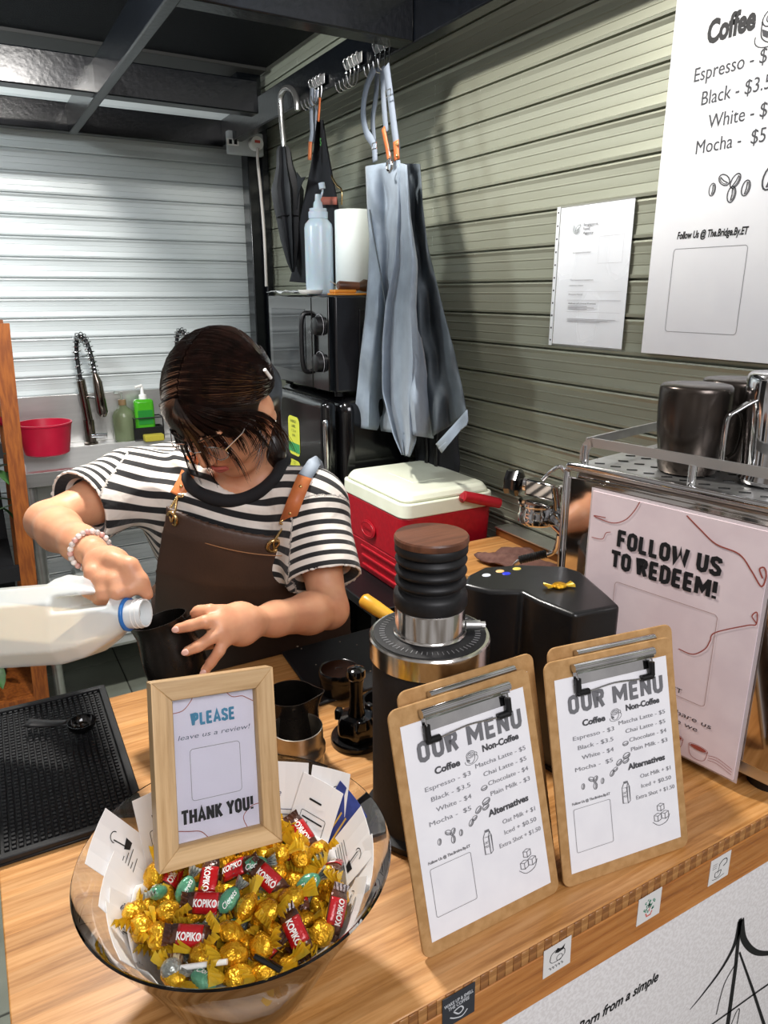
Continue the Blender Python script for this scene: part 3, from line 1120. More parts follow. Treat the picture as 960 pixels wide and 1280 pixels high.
q = on(446, 925, CT)
t = thing('coffee_tamper', 'black coffee tamper with a tall slim handle standing beside the grinder', 'tamper', (q.x, q.y, CT))
MB().lathe([(.0, 0), (.0365, 0), (.0375, .002), (.0375, .008), (.0360, .0105), (.029, .011), (.0, .011)], 48).build('tamper_base', mt, t, smooth=30)
MB().lathe([(.0, .0112), (.0275, .0112), (.0280, .013), (.0270, .036), (.0230, .043), (.0, .045)], 48, fn=lambda x, y, z, a: (x * (1 + .05 * math.cos(6 * a)), y * (1 + .05 * math.cos(6 * a)), z)).build('guide_body', gloss_black, t, smooth=40)
MB().lathe([(.0, .044), (.013, .044), (.0105, .055), (.0095, .075), (.0100, .092), (.0112, .100), (.0, .100)], 32).build('handle', mt, t, smooth=40)
MB().lathe([(.0, .1002), (.0112, .1002), (.0135, .104), (.0138, .110), (.0125, .115), (.008, .1175), (.0, .118)], 32).build('handle_cap', gloss_black, t, smooth=40)
b = MB()
for k in range(3):
    a = k * 2 * PI / 3 + .3
    MB().box((.0265 * math.cos(a), .0265 * math.sin(a), .040), (.010, .012, .016), rz=a).build('spring_lug', mt, t, bevel=.002)

q = on(480, 905, CT)
t = thing('dosing_ring', 'ribbed black dosing ring tucked behind the tamper', 'coffee tool', (q.x, q.y + .01, CT))
pr = [(.0, 0), (.030, 0)]
for k in range(4):
    pr += [(.030, .002 + k * .009), (.0285, .004 + k * .009), (.0285, .007 + k * .009), (.030, .009 + k * .009)]
pr += [(.026, .040), (.024, .038), (.024, .004), (.0, .004)]
MB().lathe(pr, 40).build('ring_body', rub, t, smooth=35)

# dark disc under the grinder spout (catch plate)
q = on(482, 988)
t = thing('catch_plate', 'round black catch plate on the counter in front of the grinder', 'plate', (.352, .637, CT))
MB().lathe([(.0, 0), (.030, 0), (.034, .002), (.036, .0075), (.0345, .0080), (.031, .003), (.0, .003)], 48).build('plate', rub, t, smooth=30)


def pitcher(name, label, loc, r, h, rot3, body_m, inner_m=None, handle_a=None, spout=True, group=None, open_up=True):
    t = thing(name, label, 'pitcher', loc, rot3, group)
    n = 56

    def fn(x, y, z, a):
        if not spout:
            return (x, y, z)
        f = max(0, (z / h - .55) / .45) ** 2
        d = math.cos(a)
        k = max(0, d) ** 14
        return (x + k * f * r * .32, y * (1 - .0 * k), z + k * f * h * .035)
    w = .0013
    prof = [(.0, .0), (r * .93, 0), (r * .99, .002), (r, .006), (r, h * .3), (r * .97, h * .5), (r * .86, h * .78), (r * .84, h * .92), (r * .86, h), (r * .86 - w, h),
            (r * .84 - w, h * .92), (r * .86 - w, h * .78), (r * .97 - w, h * .5), (r - w, h * .3), (r - w, .006), (.0, .004)]
    MB().lathe(prof, n, fn=fn, cap=(False, False)).build('body', body_m, t, smooth=50)
    pts = [(-r * .86, 0, h * .90), (-r * 1.15, 0, h * .95), (-r * 1.62, 0, h * .90), (-r * 1.72, 0, h * .80), (-r * 1.60, 0, h * .55), (-r * 1.45, 0, h * .34), (-r * 1.40, 0, h * .25)]
    b = MB().tube(smoothpath(pts, 6), .0052, 10, flat=.35)
    b.build('handle', body_m, t, smooth=60)
    return t


c = P(363, 866, Z=CT + .098)
pitcher('milk_pitcher', 'black steaming pitcher standing empty behind the steel dosing cup', (c.x, c.y, CT), .040, .098, frame((.86, -.5, 0), (.5, .86, 0)), dark_steel)

c = P(371, 908, Z=CT + .080)
t = thing('dosing_cup', 'steel rimmed dosing cup with a black base beside the wooden frame', 'cup', (c.x, c.y, CT))
MB().lathe([(.0, 0), (.031, 0), (.034, .003), (.0345, .010), (.0345, .044), (.0, .044)], 56, cap=(False, False)).build('black_sleeve', gloss_black, t, smooth=40)
MB().lathe([(.0, .044), (.0365, .0442), (.0368, .052), (.0345, .056), (.0335, .060), (.0340, .064), (.0335, .080), (.0325, .0805), (.0318, .078), (.0318, .052), (.030, .012), (.0, .010)], 64, cap=(False, False)).build('steel_cup', M('satin steel', '#b5afa6', 0.3, 1.0, noise=(40, '#9c958c', .3), roughvar=.08), t, smooth=40)

# ------------------------------------------------------------------ glass bowl of sweets
BC = Vector((0.146, 0.517, CT))
RZ = 0.150      # rim height
RR = 0.136
glass = bpy.data.materials.new('clear glass with a green tint')
glass.use_nodes = True
_g = glass.node_tree
_b = _g.nodes['Principled BSDF']
_b.inputs['Base Color'].default_value = (0.975, 0.992, 0.985, 1)
_b.inputs['Transmission Weight'].default_value = 1
_b.inputs['Roughness'].default_value = 0.0
_b.inputs['IOR'].default_value = 1.47
bt = thing('glass_bowl', 'large clear glass bowl full of wrapped sweets at the front of the counter', 'bowl', BC)
out = [(.0, .0), (.052, .0), (.058, .002), (.064, .010), (.082, .045), (.104, .090), (.123, .125), (.1345, .1475), (.1362, .1500)]
inn = [(.1352, .1520), (.1330, .1500), (.1195, .1255), (.1005, .0905), (.0785, .0455), (.0605, .0135), (.052, .0065), (.0, .006)]
MB().lathe(out + inn, 96, cap=(False, False)).build('bowl_body', glass, bt, smooth=60, weld=True)


def inner_r(z):
    pr = [(.0065, .052), (.0135, .0605), (.0455, .0785), (.0905, .1005), (.1255, .1195), (.150, .133)]
    for (a, ra), (b, rb) in zip(pr, pr[1:]):
        if z <= b:
            return ra + (rb - ra) * (z - a) / (b - a)
    return .133 + (z - .150) * .7


# white paper lining
crumple = M('white tissue', '#e8e6e4', 0.8, bump=(60, .5, .004))
rl = random.Random(5)


def linefn(x, y, z, a):
    k = .985 + .010 * math.sin(9 * a + 40 * z) + .005 * math.sin(23 * a)
    return (x * k, y * k, z + (.006 * math.sin(5 * a) + .004 * math.sin(13 * a)) * (z / .09))


lt = MB().lathe([(.0, .009), (.052, .010), (.074, .045), (.0945, .088), (.0975, .0965)], 90, fn=linefn, cap=(False, False)).build('paper_lining', crumple, bt, thick=.0008, smooth=80)

# name cards standing around the wall of the bowl
card_m = M('white card', '#eeeceb', 0.55)
blue_card = M('blue printed card', '#2b3a7c', 0.5, noise=(60, '#394a94', .5))
cr = random.Random(11)


def card(px, py, zc, w, h, roll, lab, mat=card_m, style=0, off=0.0):
    """card leaning on the inner wall, its centre seen at a pixel"""
    c = P(px, py, Z=CT + zc)
    v = c - BC
    a = math.atan2(v.y, v.x)
    r = inner_r(zc) - .0035 - off
    rad = Vector((math.cos(a), math.sin(a), 0))
    pos = BC + rad * r + Vector((0, 0, zc))
    up = (Vector((0, 0, .045)) + rad * .0225).normalized()
    right = Vector((-math.sin(a), math.cos(a), 0)) * -1
    fr3 = frame(right, up)
    fr3 = fr3 @ Matrix.Rotation(R(roll), 3, 'Z')
    t = thing('name_card', lab, 'card', pos, fr3, 'name cards inside the bowl')
    rows = []
    for k in range(5):
        x = -w / 2 + w * k / 4
        bend = -((x * x) / (2 * .11)) * 0.0 + .22 * x * x / w
        rows.append([(x, -h / 2, bend), (x, h / 2, bend)])
    MB().sheet(rows).build('card_face', mat, t, thick=.0005)
    m = MB()
    zt = .0016
    if style == 0:
        for k in range(5):
            m.stroke([(-w * .35, h * .05 - k * .004), (-w * .35 + w * (.35 + .1 * (k % 3)), h * .05 - k * .004)], .0009, zt)
        m.stroke(arc(w * .18, h * .25, .005, 0, 200, 8), .0009, zt)
        m.stroke([(w * .13, h * .25), (w * .16, h * .05)], .0012, zt)
        poly_print(m, [(w * .1, h * .08), (w * .3, h * .1), (w * .28, h * .0), (w * .15, h * .0)], zt)
    elif style == 1:
        m.stroke(rrect(-w * .3, -h * .35, w * .3, h * .1, .002), .0006, zt, True)
        m.stroke([(-w * .25, h * .03), (w * .25, h * .03)], .0016, zt)
        m.stroke([(-w * .1, -h * .3), (-w * .1, 0)], .0006, zt)
        m.stroke([(-w * .2, h * .25), (w * .1, h * .25)], .002, zt)
    elif style == 2:
        text(m, 'The', -w * .2, h * .1, .007, slant=.3, z=zt)
        m.stroke(arc(-w * .22, h * .12, .006, 30, 330, 12), .0009, zt)
        for k in range(3):
            m.stroke([(-w * .1, -h * .05 - k * .005), (w * .3, -h * .05 - k * .005)], .0007, zt)
    else:
        for k in range(4):
            m.stroke([(-w * .3 + k * .008, -h * .25), (-w * .25 + k * .008, h * .25)], .002, zt)
    m.build('print', M('card print blue', '#3a3f66', .6) if style == 2 else (M('gold print', '#c9a24a', .5) if style == 3 else ink), t)
    return t


card(150, 1072, .118, .052, .088, 22, 'white card with a bottle drawing, leaning on the left inner wall of the bowl', style=0)
card(205, 1040, .110, .055, .085, -8, 'blank looking white card behind the wooden frame foot, left of it', style=1)
card(160, 1135, .090, .055, .088, 8, 'white card with round line drawing low on the left wall of the bowl', style=2)
card(140, 1160, .085, .045, .07, 24, 'white card tucked lowest at the left rim of the bowl', style=1)
card(170, 1185, .08, .055, .085, 15, 'card with dark edge at the front left of the sweets', style=0)
card(352, 1012, .112, .052, .085, 6, 'white card just right of the wooden frame in the bowl', style=2)
card(378, 1040, .105, .052, .085, -4, 'white card with an outlined machine drawing, right of the wooden frame', style=1, off=.002)
card(413, 1045, .108, .050, .085, -12, 'blue card with gold pattern among the white cards on the right', mat=blue_card, style=3)
card(428, 1075, .105, .052, .088, -18, 'white card in front of the blue card on the right wall of the bowl', style=0, off=.004)
card(450, 1100, .100, .05, .088, -24, 'white card with reddish script at the far right of the bowl', style=2, off=.001)
card(452, 1140, .090, .055, .085, -40, 'white card lying lowest on the right wall of the bowl', style=1)
card(400, 1020, .120, .05, .08, 12, 'plain white card highest at the back right of the bowl', style=0)

# ---- sweets
gold = M('gold foil', '#f2bd33', 0.24, 0.7, noise=(90, '#cf9418', 0.7), bump=(240, 1.0, .003))
gold_clear = bpy.data.materials.new('yellow cellophane')
gold_clear.use_nodes = True
_b = gold_clear.node_tree.nodes['Principled BSDF']
_b.inputs['Base Color'].default_value = rgb('#fbd83e')
_b.inputs['Roughness'].default_value = .12
_b.inputs['Metallic'].default_value = .1
_b.inputs['Transmission Weight'].default_value = .55
brown_wr = M('brown wrapper', '#3a2119', 0.22, 0.2, noise=(60, '#5a3424', .5), bump=(200, .8, .002), coat=.5)
red_wr = M('red wrapper band', '#b3141c', 0.25, 0.1, bump=(200, .5, .002), coat=.5)
green_wr = M('mint green wrapper', '#6fae8c', 0.25, 0.2, noise=(50, '#4d8f70', .5), bump=(200, .8, .002), coat=.5)
clear_wr = M('clear silvery wrapper', '#cfd2cc', 0.15, 0.5, noise=(80, '#8f938c', .7), bump=(200, 1, .003))
cream_wr = M('cream striped wrapper', '#e8d9b0', 0.3, 0.1, noise=(70, '#7a4a24', .8), stretch=(8, 1, 1))
white_pl = M('white plastic', '#efeeea', 0.35)


def lumpy(rx, ry, rz, amp, seed, n=16, k=9):
    r = random.Random(seed)
    ph = [r.uniform(0, 6.28) for _ in range(6)]
    b = MB().sphere((0, 0, 0), 1, n, k=k)
    vs = []
    for (x, y, z) in b.v:
        f = 1 + amp * (math.sin(5 * x + ph[0]) * math.cos(7 * y + ph[1]) + .6 * math.sin(11 * z + 6 * x + ph[2]) + .5 * math.sin(13 * y + ph[3]))
        vs.append((x * rx * f, y * ry * f, z * rz * f))
    b.v = vs
    return b


def fan(side, x0, L, w, seed, n=9, tilt=0):
    """pleated twist end"""
    r = random.Random(seed)
    rows = []
    for i in range(4):
        f = i / 3
        row = []
        for k in range(n):
            g = k / (n - 1) - .5
            ww = .0035 + (w - .0035) * f ** .8
            row.append((side * (x0 + L * f + r.uniform(-.0006, .0006)), g * ww, (.0022 * (1 if k % 2 else -1)) * (.4 + f) + tilt * f * .006 + r.uniform(-.0004, .0004)))
        rows.append(row)
    return MB().sheet(rows)


def mk_gold(seed):
    b = lumpy(.0105, .0088, .0066, .07, seed)
    t = b.build('wrapped_sweet', gold, smooth=70)
    fan(1, .0085, .0115, .016, seed + 1, tilt=.4).build('twist_end', gold_clear, t, thick=.0002)
    fan(-1, .0085, .0115, .016, seed + 2, tilt=.6).build('twist_end', gold_clear, t, thick=.0002)
    return t


def mk_brown(seed, txt=True):
    b = MB()
    L, W, H = .0170, .0088, .0052
    rows = []
    for i in range(13):
        x = -L + 2 * L * i / 12
        e = max(0, 1 - (abs(x) / L) ** 5)
        row = []
        for k in range(16):
            a = 2 * PI * k / 16
            row.append((x, math.cos(a) * W * (.86 + .14 * e), math.sin(a) * H * e + .0002 * math.sin(30 * x / L)))
        row.append(row[0])
        rows.append(row)
    t = MB().sheet(rows).build('wrapped_sweet', brown_wr, smooth=70)
    rows = []
    for i in range(7):
        x = -L * .62 + 1.24 * L * i / 6
        e = max(0, 1 - (abs(x) / L) ** 5)
        rows.append([(x, math.cos(a) * W * (.86 + .14 * e) * 1.03, math.sin(a) * H * e * 1.06) for a in [R(15 + 150 * k / 10) for k in range(11)]])
    MB().sheet(rows).build('red_band', red_wr, t, thick=.0001, smooth=70)
    m = MB()
    text(m, 'KOPIKO', 0, -.0028, .0056, width=.0205, bold=.035, z=H * 1.12)
    vs = []
    for (x, y, z) in m.v:
        e = max(0, 1 - (abs(x) / L) ** 5)
        yy = min(.99, abs(y) / (W * (.86 + .14 * e)))
        vs.append((x, y, H * e * math.sqrt(1 - yy * yy) * 1.06 + .0006))
    m.v = vs
    m.build('lettering', white_pl, t)
    for s in (-1, 1):
        rows = [[(s * L * .98, -W * .86 + W * 1.72 * k / 8, .0008 * (k % 2)) for k in range(9)], [(s * (L + .0055), -W * .95 + W * 1.9 * k / 8, .0012 * ((k + 1) % 2)) for k in range(9)]]
        MB().sheet(rows).build('crimped_end', brown_wr, t, thick=.0002)
    return t


def mk_green(seed, txt='Clorets'):
    b = lumpy(.0120, .0078, .0060, .04, seed)
    t = b.build('wrapped_sweet', green_wr, smooth=70)
    fan(1, .0100, .0100, .013, seed + 1).build('twist_end', clear_wr, t, thick=.0002)
    fan(-1, .0100, .0100, .013, seed + 2).build('twist_end', clear_wr, t, thick=.0002)
    m = MB()
    text(m, txt, 0, -.002, .0045, width=.016, bold=.01, slant=.3)
    m.v = [(x, y, .0062 * math.sqrt(max(0, 1 - (x / .0123) ** 2 - (y / .008) ** 2)) + .0007) for (x, y, z) in m.v]
    m.build('lettering', white_pl, t)
    return t


def mk_cream(seed):
    b = lumpy(.0090, .0080, .0078, .04, seed)
    t = b.build('wrapped_sweet', cream_wr, smooth=70)
    fan(1, .0075, .009, .012, seed + 1).build('twist_end', clear_wr, t, thick=.0002)
    return t


rs = random.Random(21)
heap = Vector((BC.x - .002, BC.y - .004, 0))
spots = []
RH = .097


def try_spots(n, rmax, zoff, dmin):
    c = 0
    for _ in range(6000):
        if c >= n:
            break
        a, r = rs.uniform(0, 2 * PI), rmax * math.sqrt(rs.random())
        x, y = r * math.cos(a), r * math.sin(a)
        if all((x - q[0]) ** 2 + (y - q[1]) ** 2 > dmin ** 2 or q[3] != zoff for q in spots):
            z = .100 + .012 * (1 - (r / RH) ** 2) + .004 * math.sin(40 * x) * math.cos(33 * y) + zoff
            spots.append((x, y, z, zoff))
            c += 1


try_spots(60, .076, -.017, .0185)
try_spots(70, .084, -.006, .0180)
try_spots(66, .089, .005, .0185)
protos = {}
kinds = {'g': ('gold foil sweet', 'gold sweets in the bowl'), 'b': ('brown sweet with red band', 'brown and red sweets in the bowl'),
         'm': ('mint green sweet with clear ends', 'green sweets in the bowl'), 'c': ('cream and brown striped sweet', 'striped sweets in the bowl')}
for i in range(4):
    protos['g%d' % i] = mk_gold(100 + 7 * i)
for i in range(2):
    protos['b%d' % i] = mk_brown(200 + i)
for i in range(2):
    protos['m%d' % i] = mk_green(300 + i)
protos['c0'] = mk_cream(400)
used = {}


def put_sweet(kind, pos, rot, lab):
    p = protos[kind]
    Mx = rot.to_matrix().to_4x4() if not isinstance(rot, Matrix) else rot.to_4x4()
    Mx = Mx @ Matrix.Scale(1.2 if kind[0] == 'g' else 1.0, 4)
    Mx.translation = pos
    if kind not in used:
        used[kind] = 1
        o = p
        o.matrix_world = Mx
    else:
        o = dup(p, M4=Mx)
    tag(o, lab, 'sweet', kinds[kind[0]][1])
    return o


taken = set()
HOUR = ['', 'one', 'two', 'three', 'four', 'five', 'six', 'seven', 'eight', 'nine', 'ten', 'eleven', 'twelve']


def where(x, y, fine=False):
    """place in the heap: clock direction as the photograph shows it (12 is away from us), and how far out"""
    v = Vector((x, y, 0))
    a_, b_ = v.dot(right_c), v.dot(fwd_c)
    r_ = math.hypot(x, y)
    if r_ < .022:
        return 'in the middle'
    deg_ = math.degrees(math.atan2(a_, b_)) % 360
    h_ = round(deg_ / 30) % 12 or 12
    if fine:
        h_ = int(deg_ / 30) or 12
        return ('near the rim' if r_ > .068 else ('halfway out' if r_ > .045 else 'near the middle')) + ' between %s and %s o\'clock' % (HOUR[h_], HOUR[h_ % 12 + 1])
    return ('near the rim' if r_ > .068 else ('halfway out' if r_ > .045 else 'near the middle')) + ' at %s o\'clock' % HOUR[h_]


right_c = Vector((math.cos(AZ), math.sin(AZ), 0))
fwd_c = Vector((-math.sin(AZ), math.cos(AZ), 0))
# the lettered ones the photograph shows clearly, then the rest
right_c = Vector((math.cos(AZ), math.sin(AZ), 0))
fwd_c = Vector((-math.sin(AZ), math.cos(AZ), 0))


def facing(rz, tilt=45):
    """lettering readable from the front, tipped up by tilt"""
    r = (right_c * math.cos(R(rz)) + Vector((0, 0, 1)) * math.sin(R(rz)) * .6 + fwd_c * math.sin(R(rz)) * .8).normalized()
    u = (fwd_c * math.cos(R(tilt)) + Vector((0, 0, 1)) * math.sin(R(tilt)))
    return frame(r, u)


special = [('b0', 238, 1170, .116, facing(-3), 'brown sweet with red band showing its lettering, front left of the heap'),
           ('b1', 258, 1129, .116, facing(-2), 'brown sweet with red band and lettering, half hidden in the middle of the heap'),
           ('m0', 318, 1082, .122, facing(15), 'green sweet with white script, largest and nearest the foot of the frame'),
           ('m1', 286, 1125, .118, facing(55), 'green sweet standing on end in the middle of the heap'),
           ('b0', 335, 1098, .119, facing(-38), 'brown striped sweet lying askew near the back of the heap'),
           ('b1', 370, 1165, .112, facing(-60), 'brown sweet with red band lying steeply, right of the middle of the heap'),
           ('b0', 420, 1140, .110, facing(80), 'brown sweet with red band standing on edge at the right side'),
           ('m0', 385, 1105, .116, facing(30), 'green sweet with clear ends at the back right of the heap'),
           ('c0', 216, 1202, .100, facing(10), 'cream and brown striped sweet ball beside the white lollipop stick'),
           ('m1', 232, 1112, .112, facing(70), 'small green sweet at the back left of the heap')]
sp_pos = []
for (k, px, py, z, rot, lab) in special:
    c = P(px, py, Z=CT + z)
    sp_pos.append(c)
    put_sweet(k, c, rot, lab)
for i, (x, y, z, lo) in enumerate(spots):
    pos = Vector((heap.x + x, heap.y + y, CT + z))
    if any((pos - c).length < .0155 for c in sp_pos) or (lo > 0 and any((pos.xy - c.xy).length < .016 for c in sp_pos)):
        continue
    kx = rs.random()
    kind = 'g%d' % rs.randrange(4) if kx < .82 else ('b%d' % rs.randrange(2) if kx < .91 else ('m%d' % rs.randrange(2) if kx < .97 else 'c0'))
    rr1 = math.hypot(x, y)
    rot = Quaternion((0, 0, 1), rs.uniform(0, 6.28) if rr1 < .062 else math.atan2(y, x) + PI / 2 + rs.uniform(-.45, .45)) @ Quaternion((1, 0, 0), rs.gauss(0, .5)) @ Quaternion((0, 1, 0), rs.gauss(0, .45))
    lay = (', upper layer' if lo > 0 else (', middle layer' if lo > -.01 else ', lower layer'))
    lab = kinds[kind[0]][0] + ' ' + where(x, y) + lay
    if lab in taken:
        lab = kinds[kind[0]][0] + ' ' + where(x, y, True) + lay
    taken.add(lab)
    put_sweet(kind, pos, rot, lab)

# lollipop: stick and wrapped head
a, b_ = P(284, 1202, Z=CT + .119), P(225, 1210, Z=CT + .113)
t = thing('lollipop', 'lollipop with a white stick lying on the front of the heap', 'lollipop', b_)
MB().tube([a, b_], .0022, 10).build('stick', white_pl, t, world=True, smooth=60)
MB().sphere(b_ - (a - b_).normalized() * .007, (.0085, .0085, .008), 14).build('wrapped_head', clear_wr, t, world=True, smooth=70)
a, b_ = P(318, 1195, Z=CT + .118), P(352, 1213, Z=CT + .113)
t = thing('coffee_stick', 'thin black foil coffee stick poking out at the front right of the heap', 'coffee stick', b_)
MB().tube([a, (a + b_) / 2, b_], [.0025, .0035, .003], 8, flat=.6).build('stick_pack', gloss_black, t, world=True, smooth=60)

# ---- wooden picture frame standing in the sweets
bl, brr, tl, tr = P(197, 1092, Y=.520), P(352, 1050, Y=.520), P(172, 860, Y=.575), P(325, 832, Y=.575)
rt = (brr - bl).normalized()
cen = (bl + brr + tl + tr) / 4
up = ((tl + tr) / 2 - (bl + brr) / 2)
FW = ((brr - bl).length + (tr - tl).length) / 2
FH = up.length
base = (bl + brr) / 2
t = thing('photo_frame', 'pale oak photo frame holding a thank you note, standing in the sweets', 'photo frame', base, frame(rt, up))
bw = .0175
for nm, poly in (('frame_rail', [(-FW / 2, 0), (FW / 2, 0), (FW / 2 - bw, bw), (-FW / 2 + bw, bw)]), ('frame_rail', [(FW / 2, FH), (-FW / 2, FH), (-FW / 2 + bw, FH - bw), (FW / 2 - bw, FH - bw)])):
    MB().prism(poly, -.014, .004).build(nm, oak, t, bevel=.0006, seg=1)
oak_v = bamboo('pale oak upright', '#d3b183', '#c6a273', '#b08b5b', 0.5)
for n_ in oak_v.node_tree.nodes:
    if n_.type == 'MAPPING':
        s_ = n_.inputs['Scale'].default_value
        n_.inputs['Scale'].default_value = (s_[1], s_[0], s_[2])
for poly in ([(FW / 2, 0), (FW / 2, FH), (FW / 2 - bw, FH - bw), (FW / 2 - bw, bw)], [(-FW / 2, FH), (-FW / 2, 0), (-FW / 2 + bw, bw), (-FW / 2 + bw, FH - bw)]):
    MB().prism(poly, -.014, .004).build('frame_stile', oak_v, t, bevel=.0006, seg=1)
note = M('lilac white note paper', '#dcd8e4', 0.5, noise=(8, '#d3cfdd', .4))
MB().bb((-FW / 2 + bw, bw, -.010), (FW / 2 - bw, FH - bw, -.006)).build('note_sheet', note, t)
pw, ph = FW - 2 * bw, FH - 2 * bw
Tn = Matrix.Translation((0, bw, -.0058))
blue_ink = M('blue ink', '#3f86a8', .6)
hpart(t, blue_ink, 'PLEASE', 0, ph * .795, ph * .085, pw * .52, T=Tn)
tpart(t, M('slate ink', '#5a6478', .6), 'leave us a review!', 0, ph * .705, ph * .034, width=pw * .86, slant=.3, T=Tn)
hpart(t, ink, 'THANK YOU!', 0, ph * .12, ph * .095, pw * .86, T=Tn)
for pts in ([(-pw * .5, ph * .90), (-pw * .36, ph * .91), (-pw * .26, ph * .97), (-pw * .24, ph)], [(pw * .16, ph), (pw * .24, ph * .955), (pw * .36, ph * .95), (pw * .42, ph * .93), (pw * .5, ph * .90)],
            [(-pw * .5, ph * .09), (-pw * .36, ph * .07), (-pw * .22, ph * .05), (-pw * .14, 0)], [(pw * .34, 0), (pw * .30, ph * .08), (pw * .40, ph * .14), (pw * .5, ph * .15)]):
    m = MB()
    m.stroke(sp2(pts), .0007)
    MB().raw(m.v, m.f, 0, Tn).build('line_drawing', red_ink, t)
m = MB()
m.stroke(rrect(-pw * .30, ph * .27, pw * .30, ph * .63, .003), .0005, closed=True)
MB().raw(m.v, m.f, 0, Tn).build('square_outline', mid_ink, t)
MB().bb((-FW / 2 + bw, bw, -.0052), (FW / 2 - bw, FH - bw, -.0045)).build('glazing', M('clear acrylic', '#ffffff', 0.02, trans=1.0, ior=1.3, noise=(1, '#ffffff', 0)), t)
MB().bb((-FW / 2 + .004, .004, -.0175), (FW / 2 - .004, FH - .004, -.0142)).build('backing_board', hard, t)
# ------------------------------------------------------------------ espresso machine on the right end of the counter
L0 = Vector((0.737, 0.752, 0))
R0 = Vector((0.787, 0.476, 0))
dirp = (R0 - L0).normalized()          # along the visible panel, left to right
nrm = Vector((dirp.y, -dirp.x, 0))     # outward normal of the panel
mt_ = thing('espresso_machine', 'polished steel espresso machine with a railed cup tray on the right end of the counter', 'espresso machine', (L0.x, L0.y, CT), frame(dirp, (0, 0, 1)))
# local: x along panel, y up, z outward (towards the customer side)
MH, ML, MD = .385, .335, .42
mirror_steel = M('mirror polished steel', '#cfcbc7', 0.06, 1.0, noise=(5, '#bdb7b1', 0.4), roughvar=0.03)
MB().bb((.012, .045, -MD + .01), (ML, MH - .012, -.002)).build('casing', mirror_steel, mt_, bevel=.006)
MB().bb((0, .045, -.004), (ML + .02, MH - .02, .0)).build('back_panel', mirror_steel, mt_, bevel=.0015)
# rolled top edge and side edge
b = MB()
pts = smoothpath([(.004, .05, .002), (.002, .2, .002), (.001, MH - .03, .002), (.004, MH - .008, .002), (.02, MH - .002, .002), (.15, MH - .002, .002), (ML + .02, MH - .002, .002)], 8)
b.tube(pts, .0048, 12)
b.build('edge_moulding', chrome, mt_, smooth=60)
MB().bb((.005, MH - .010, -MD), (ML + .02, MH - .002, .004)).build('cup_tray', steel, mt_, bevel=.002)
# slots pressed in the tray
b = MB()
for i in range(11):
    for j in range(9):
        x, z = .03 + i * .026 + (.013 if j % 2 else 0), -.035 - j * .040
        b.box((x, MH - .0013, z), (.014, .0012, .0032), mi=0, rot=Matrix.Rotation(R(35), 3, 'Y'))
b.build('tray_slots', gloss_black, mt_, kind='stuff')
# rail
rz = [(.016, MH, -.012), (.016, MH + .026, -.012), (.024, MH + .036, -.012), (.045, MH + .038, -.012), (ML, MH + .038, -.012)]
b = MB()
pp_ = smoothpath(rz, 6)
rows = []
for p in pp_:
    rows.append([(p.x, p.y, p.z)])
# flat strip rail
def strip(pts, w, nvec):
    rows = []
    for i, p in enumerate(pts):
        d = (pts[min(i + 1, len(pts) - 1)] - pts[max(i - 1, 0)]).normalized()
        s_ = d.cross(Vector(nvec)).normalized() * w / 2
        rows.append([tuple(p - s_), tuple(p + s_)])
    return rows
MB().sheet(strip(smoothpath([(.020, MH + .004, -.010), (.020, MH + .020, -.010), (.028, MH + .031, -.010), (.05, MH + .033, -.010), (.2, MH + .033, -.010), (ML + .02, MH + .033, -.010)], 6), .013, (0, 0, 1))).build('cup_rail', steel, mt_, thick=.003)
MB().sheet(strip(smoothpath([(.020, MH + .031, -.012), (.020, MH + .033, -.2), (.020, MH + .031, -MD + .02)], 6), .013, (1, 0, 0))).build('cup_rail', steel, mt_, thick=.003)
for (x, z) in ((.020, -.012), (.020, -MD + .02), (.18, -.012)):
    MB().tube([(x, MH - .002, z), (x, MH + .027, z)], .0055, 12).build('rail_post', chrome, mt_, smooth=40)
for (x, z) in ((.05, -.05), (ML - .02, -.05), (.05, -MD + .05), (ML - .02, -MD + .05)):
    MB().tube([(x, 0, z), (x, .012, z)], .024, 20).build('foot', black_plastic, mt_, smooth=40)
    MB().tube([(x, .012, z), (x, .046, z)], .018, 20).build('foot_stem', chrome, mt_, smooth=40)
MB().bb((.01, .020, -MD + .02), (ML, .046, -.012)).build('base_tray', steel, mt_, bevel=.002)
# group head, portafilter and steam wand: they stand out from the working face, beyond the left edge of the panel
def Q(px, py, dist):
    """point seen at a pixel at a chosen Y"""
    return P(px, py, Y=dist)
g = Q(672, 640, .90)
ax = Vector((0, 0, 1))
MB().lathe([(.0, -.020), (.027, -.020), (.032, -.016), (.033, -.004), (.031, .0), (.031, .012), (.034, .016), (.034, .020), (.0, .021)], 40, c=g).build('group_head', chrome, mt_, world=True, smooth=35)
MB().tube([g + Vector((.02, -.03, -.004)), Vector((.80, .76, g.z - .01))], .022, 16).build('group_neck', chrome, mt_, world=True, smooth=40)
k0, k1 = Q(662, 612, .93), Q(705, 612, .86)
b = MB().box((k0 + k1) / 2 + Vector((0, 0, 0)), ((k1 - k0).length, .028, .030), rz=math.atan2((k1 - k0).y, (k1 - k0).x))
b.build('portafilter_body', mirror_steel, mt_, world=True, bevel=.004)
h0, h1 = Q(664, 606, .93), Q(634, 601, .965)
b = MB().tube([h0, h0 + (h1 - h0) * .35], .012, 20)
b.build('knob_collar', chrome, mt_, world=True, smooth=40)
hd = (h1 - h0)
b = MB().tube([h0 + hd * .3, h0 + hd * .42, h0 + hd * .55, h0 + hd * .8, h0 + hd * 1.02, h0 + hd * 1.08], [.013, .022, .025, .022, .023, .014], 8)
b.build('steam_knob', gloss_black, mt_, world=True, smooth=25)
w0 = [Q(699, 668, .86), Q(696, 683, .87), Q(688, 692, .88), Q(665, 697, .90), Q(648, 702, .92), Q(640, 716, .93), Q(637, 735, .935)]
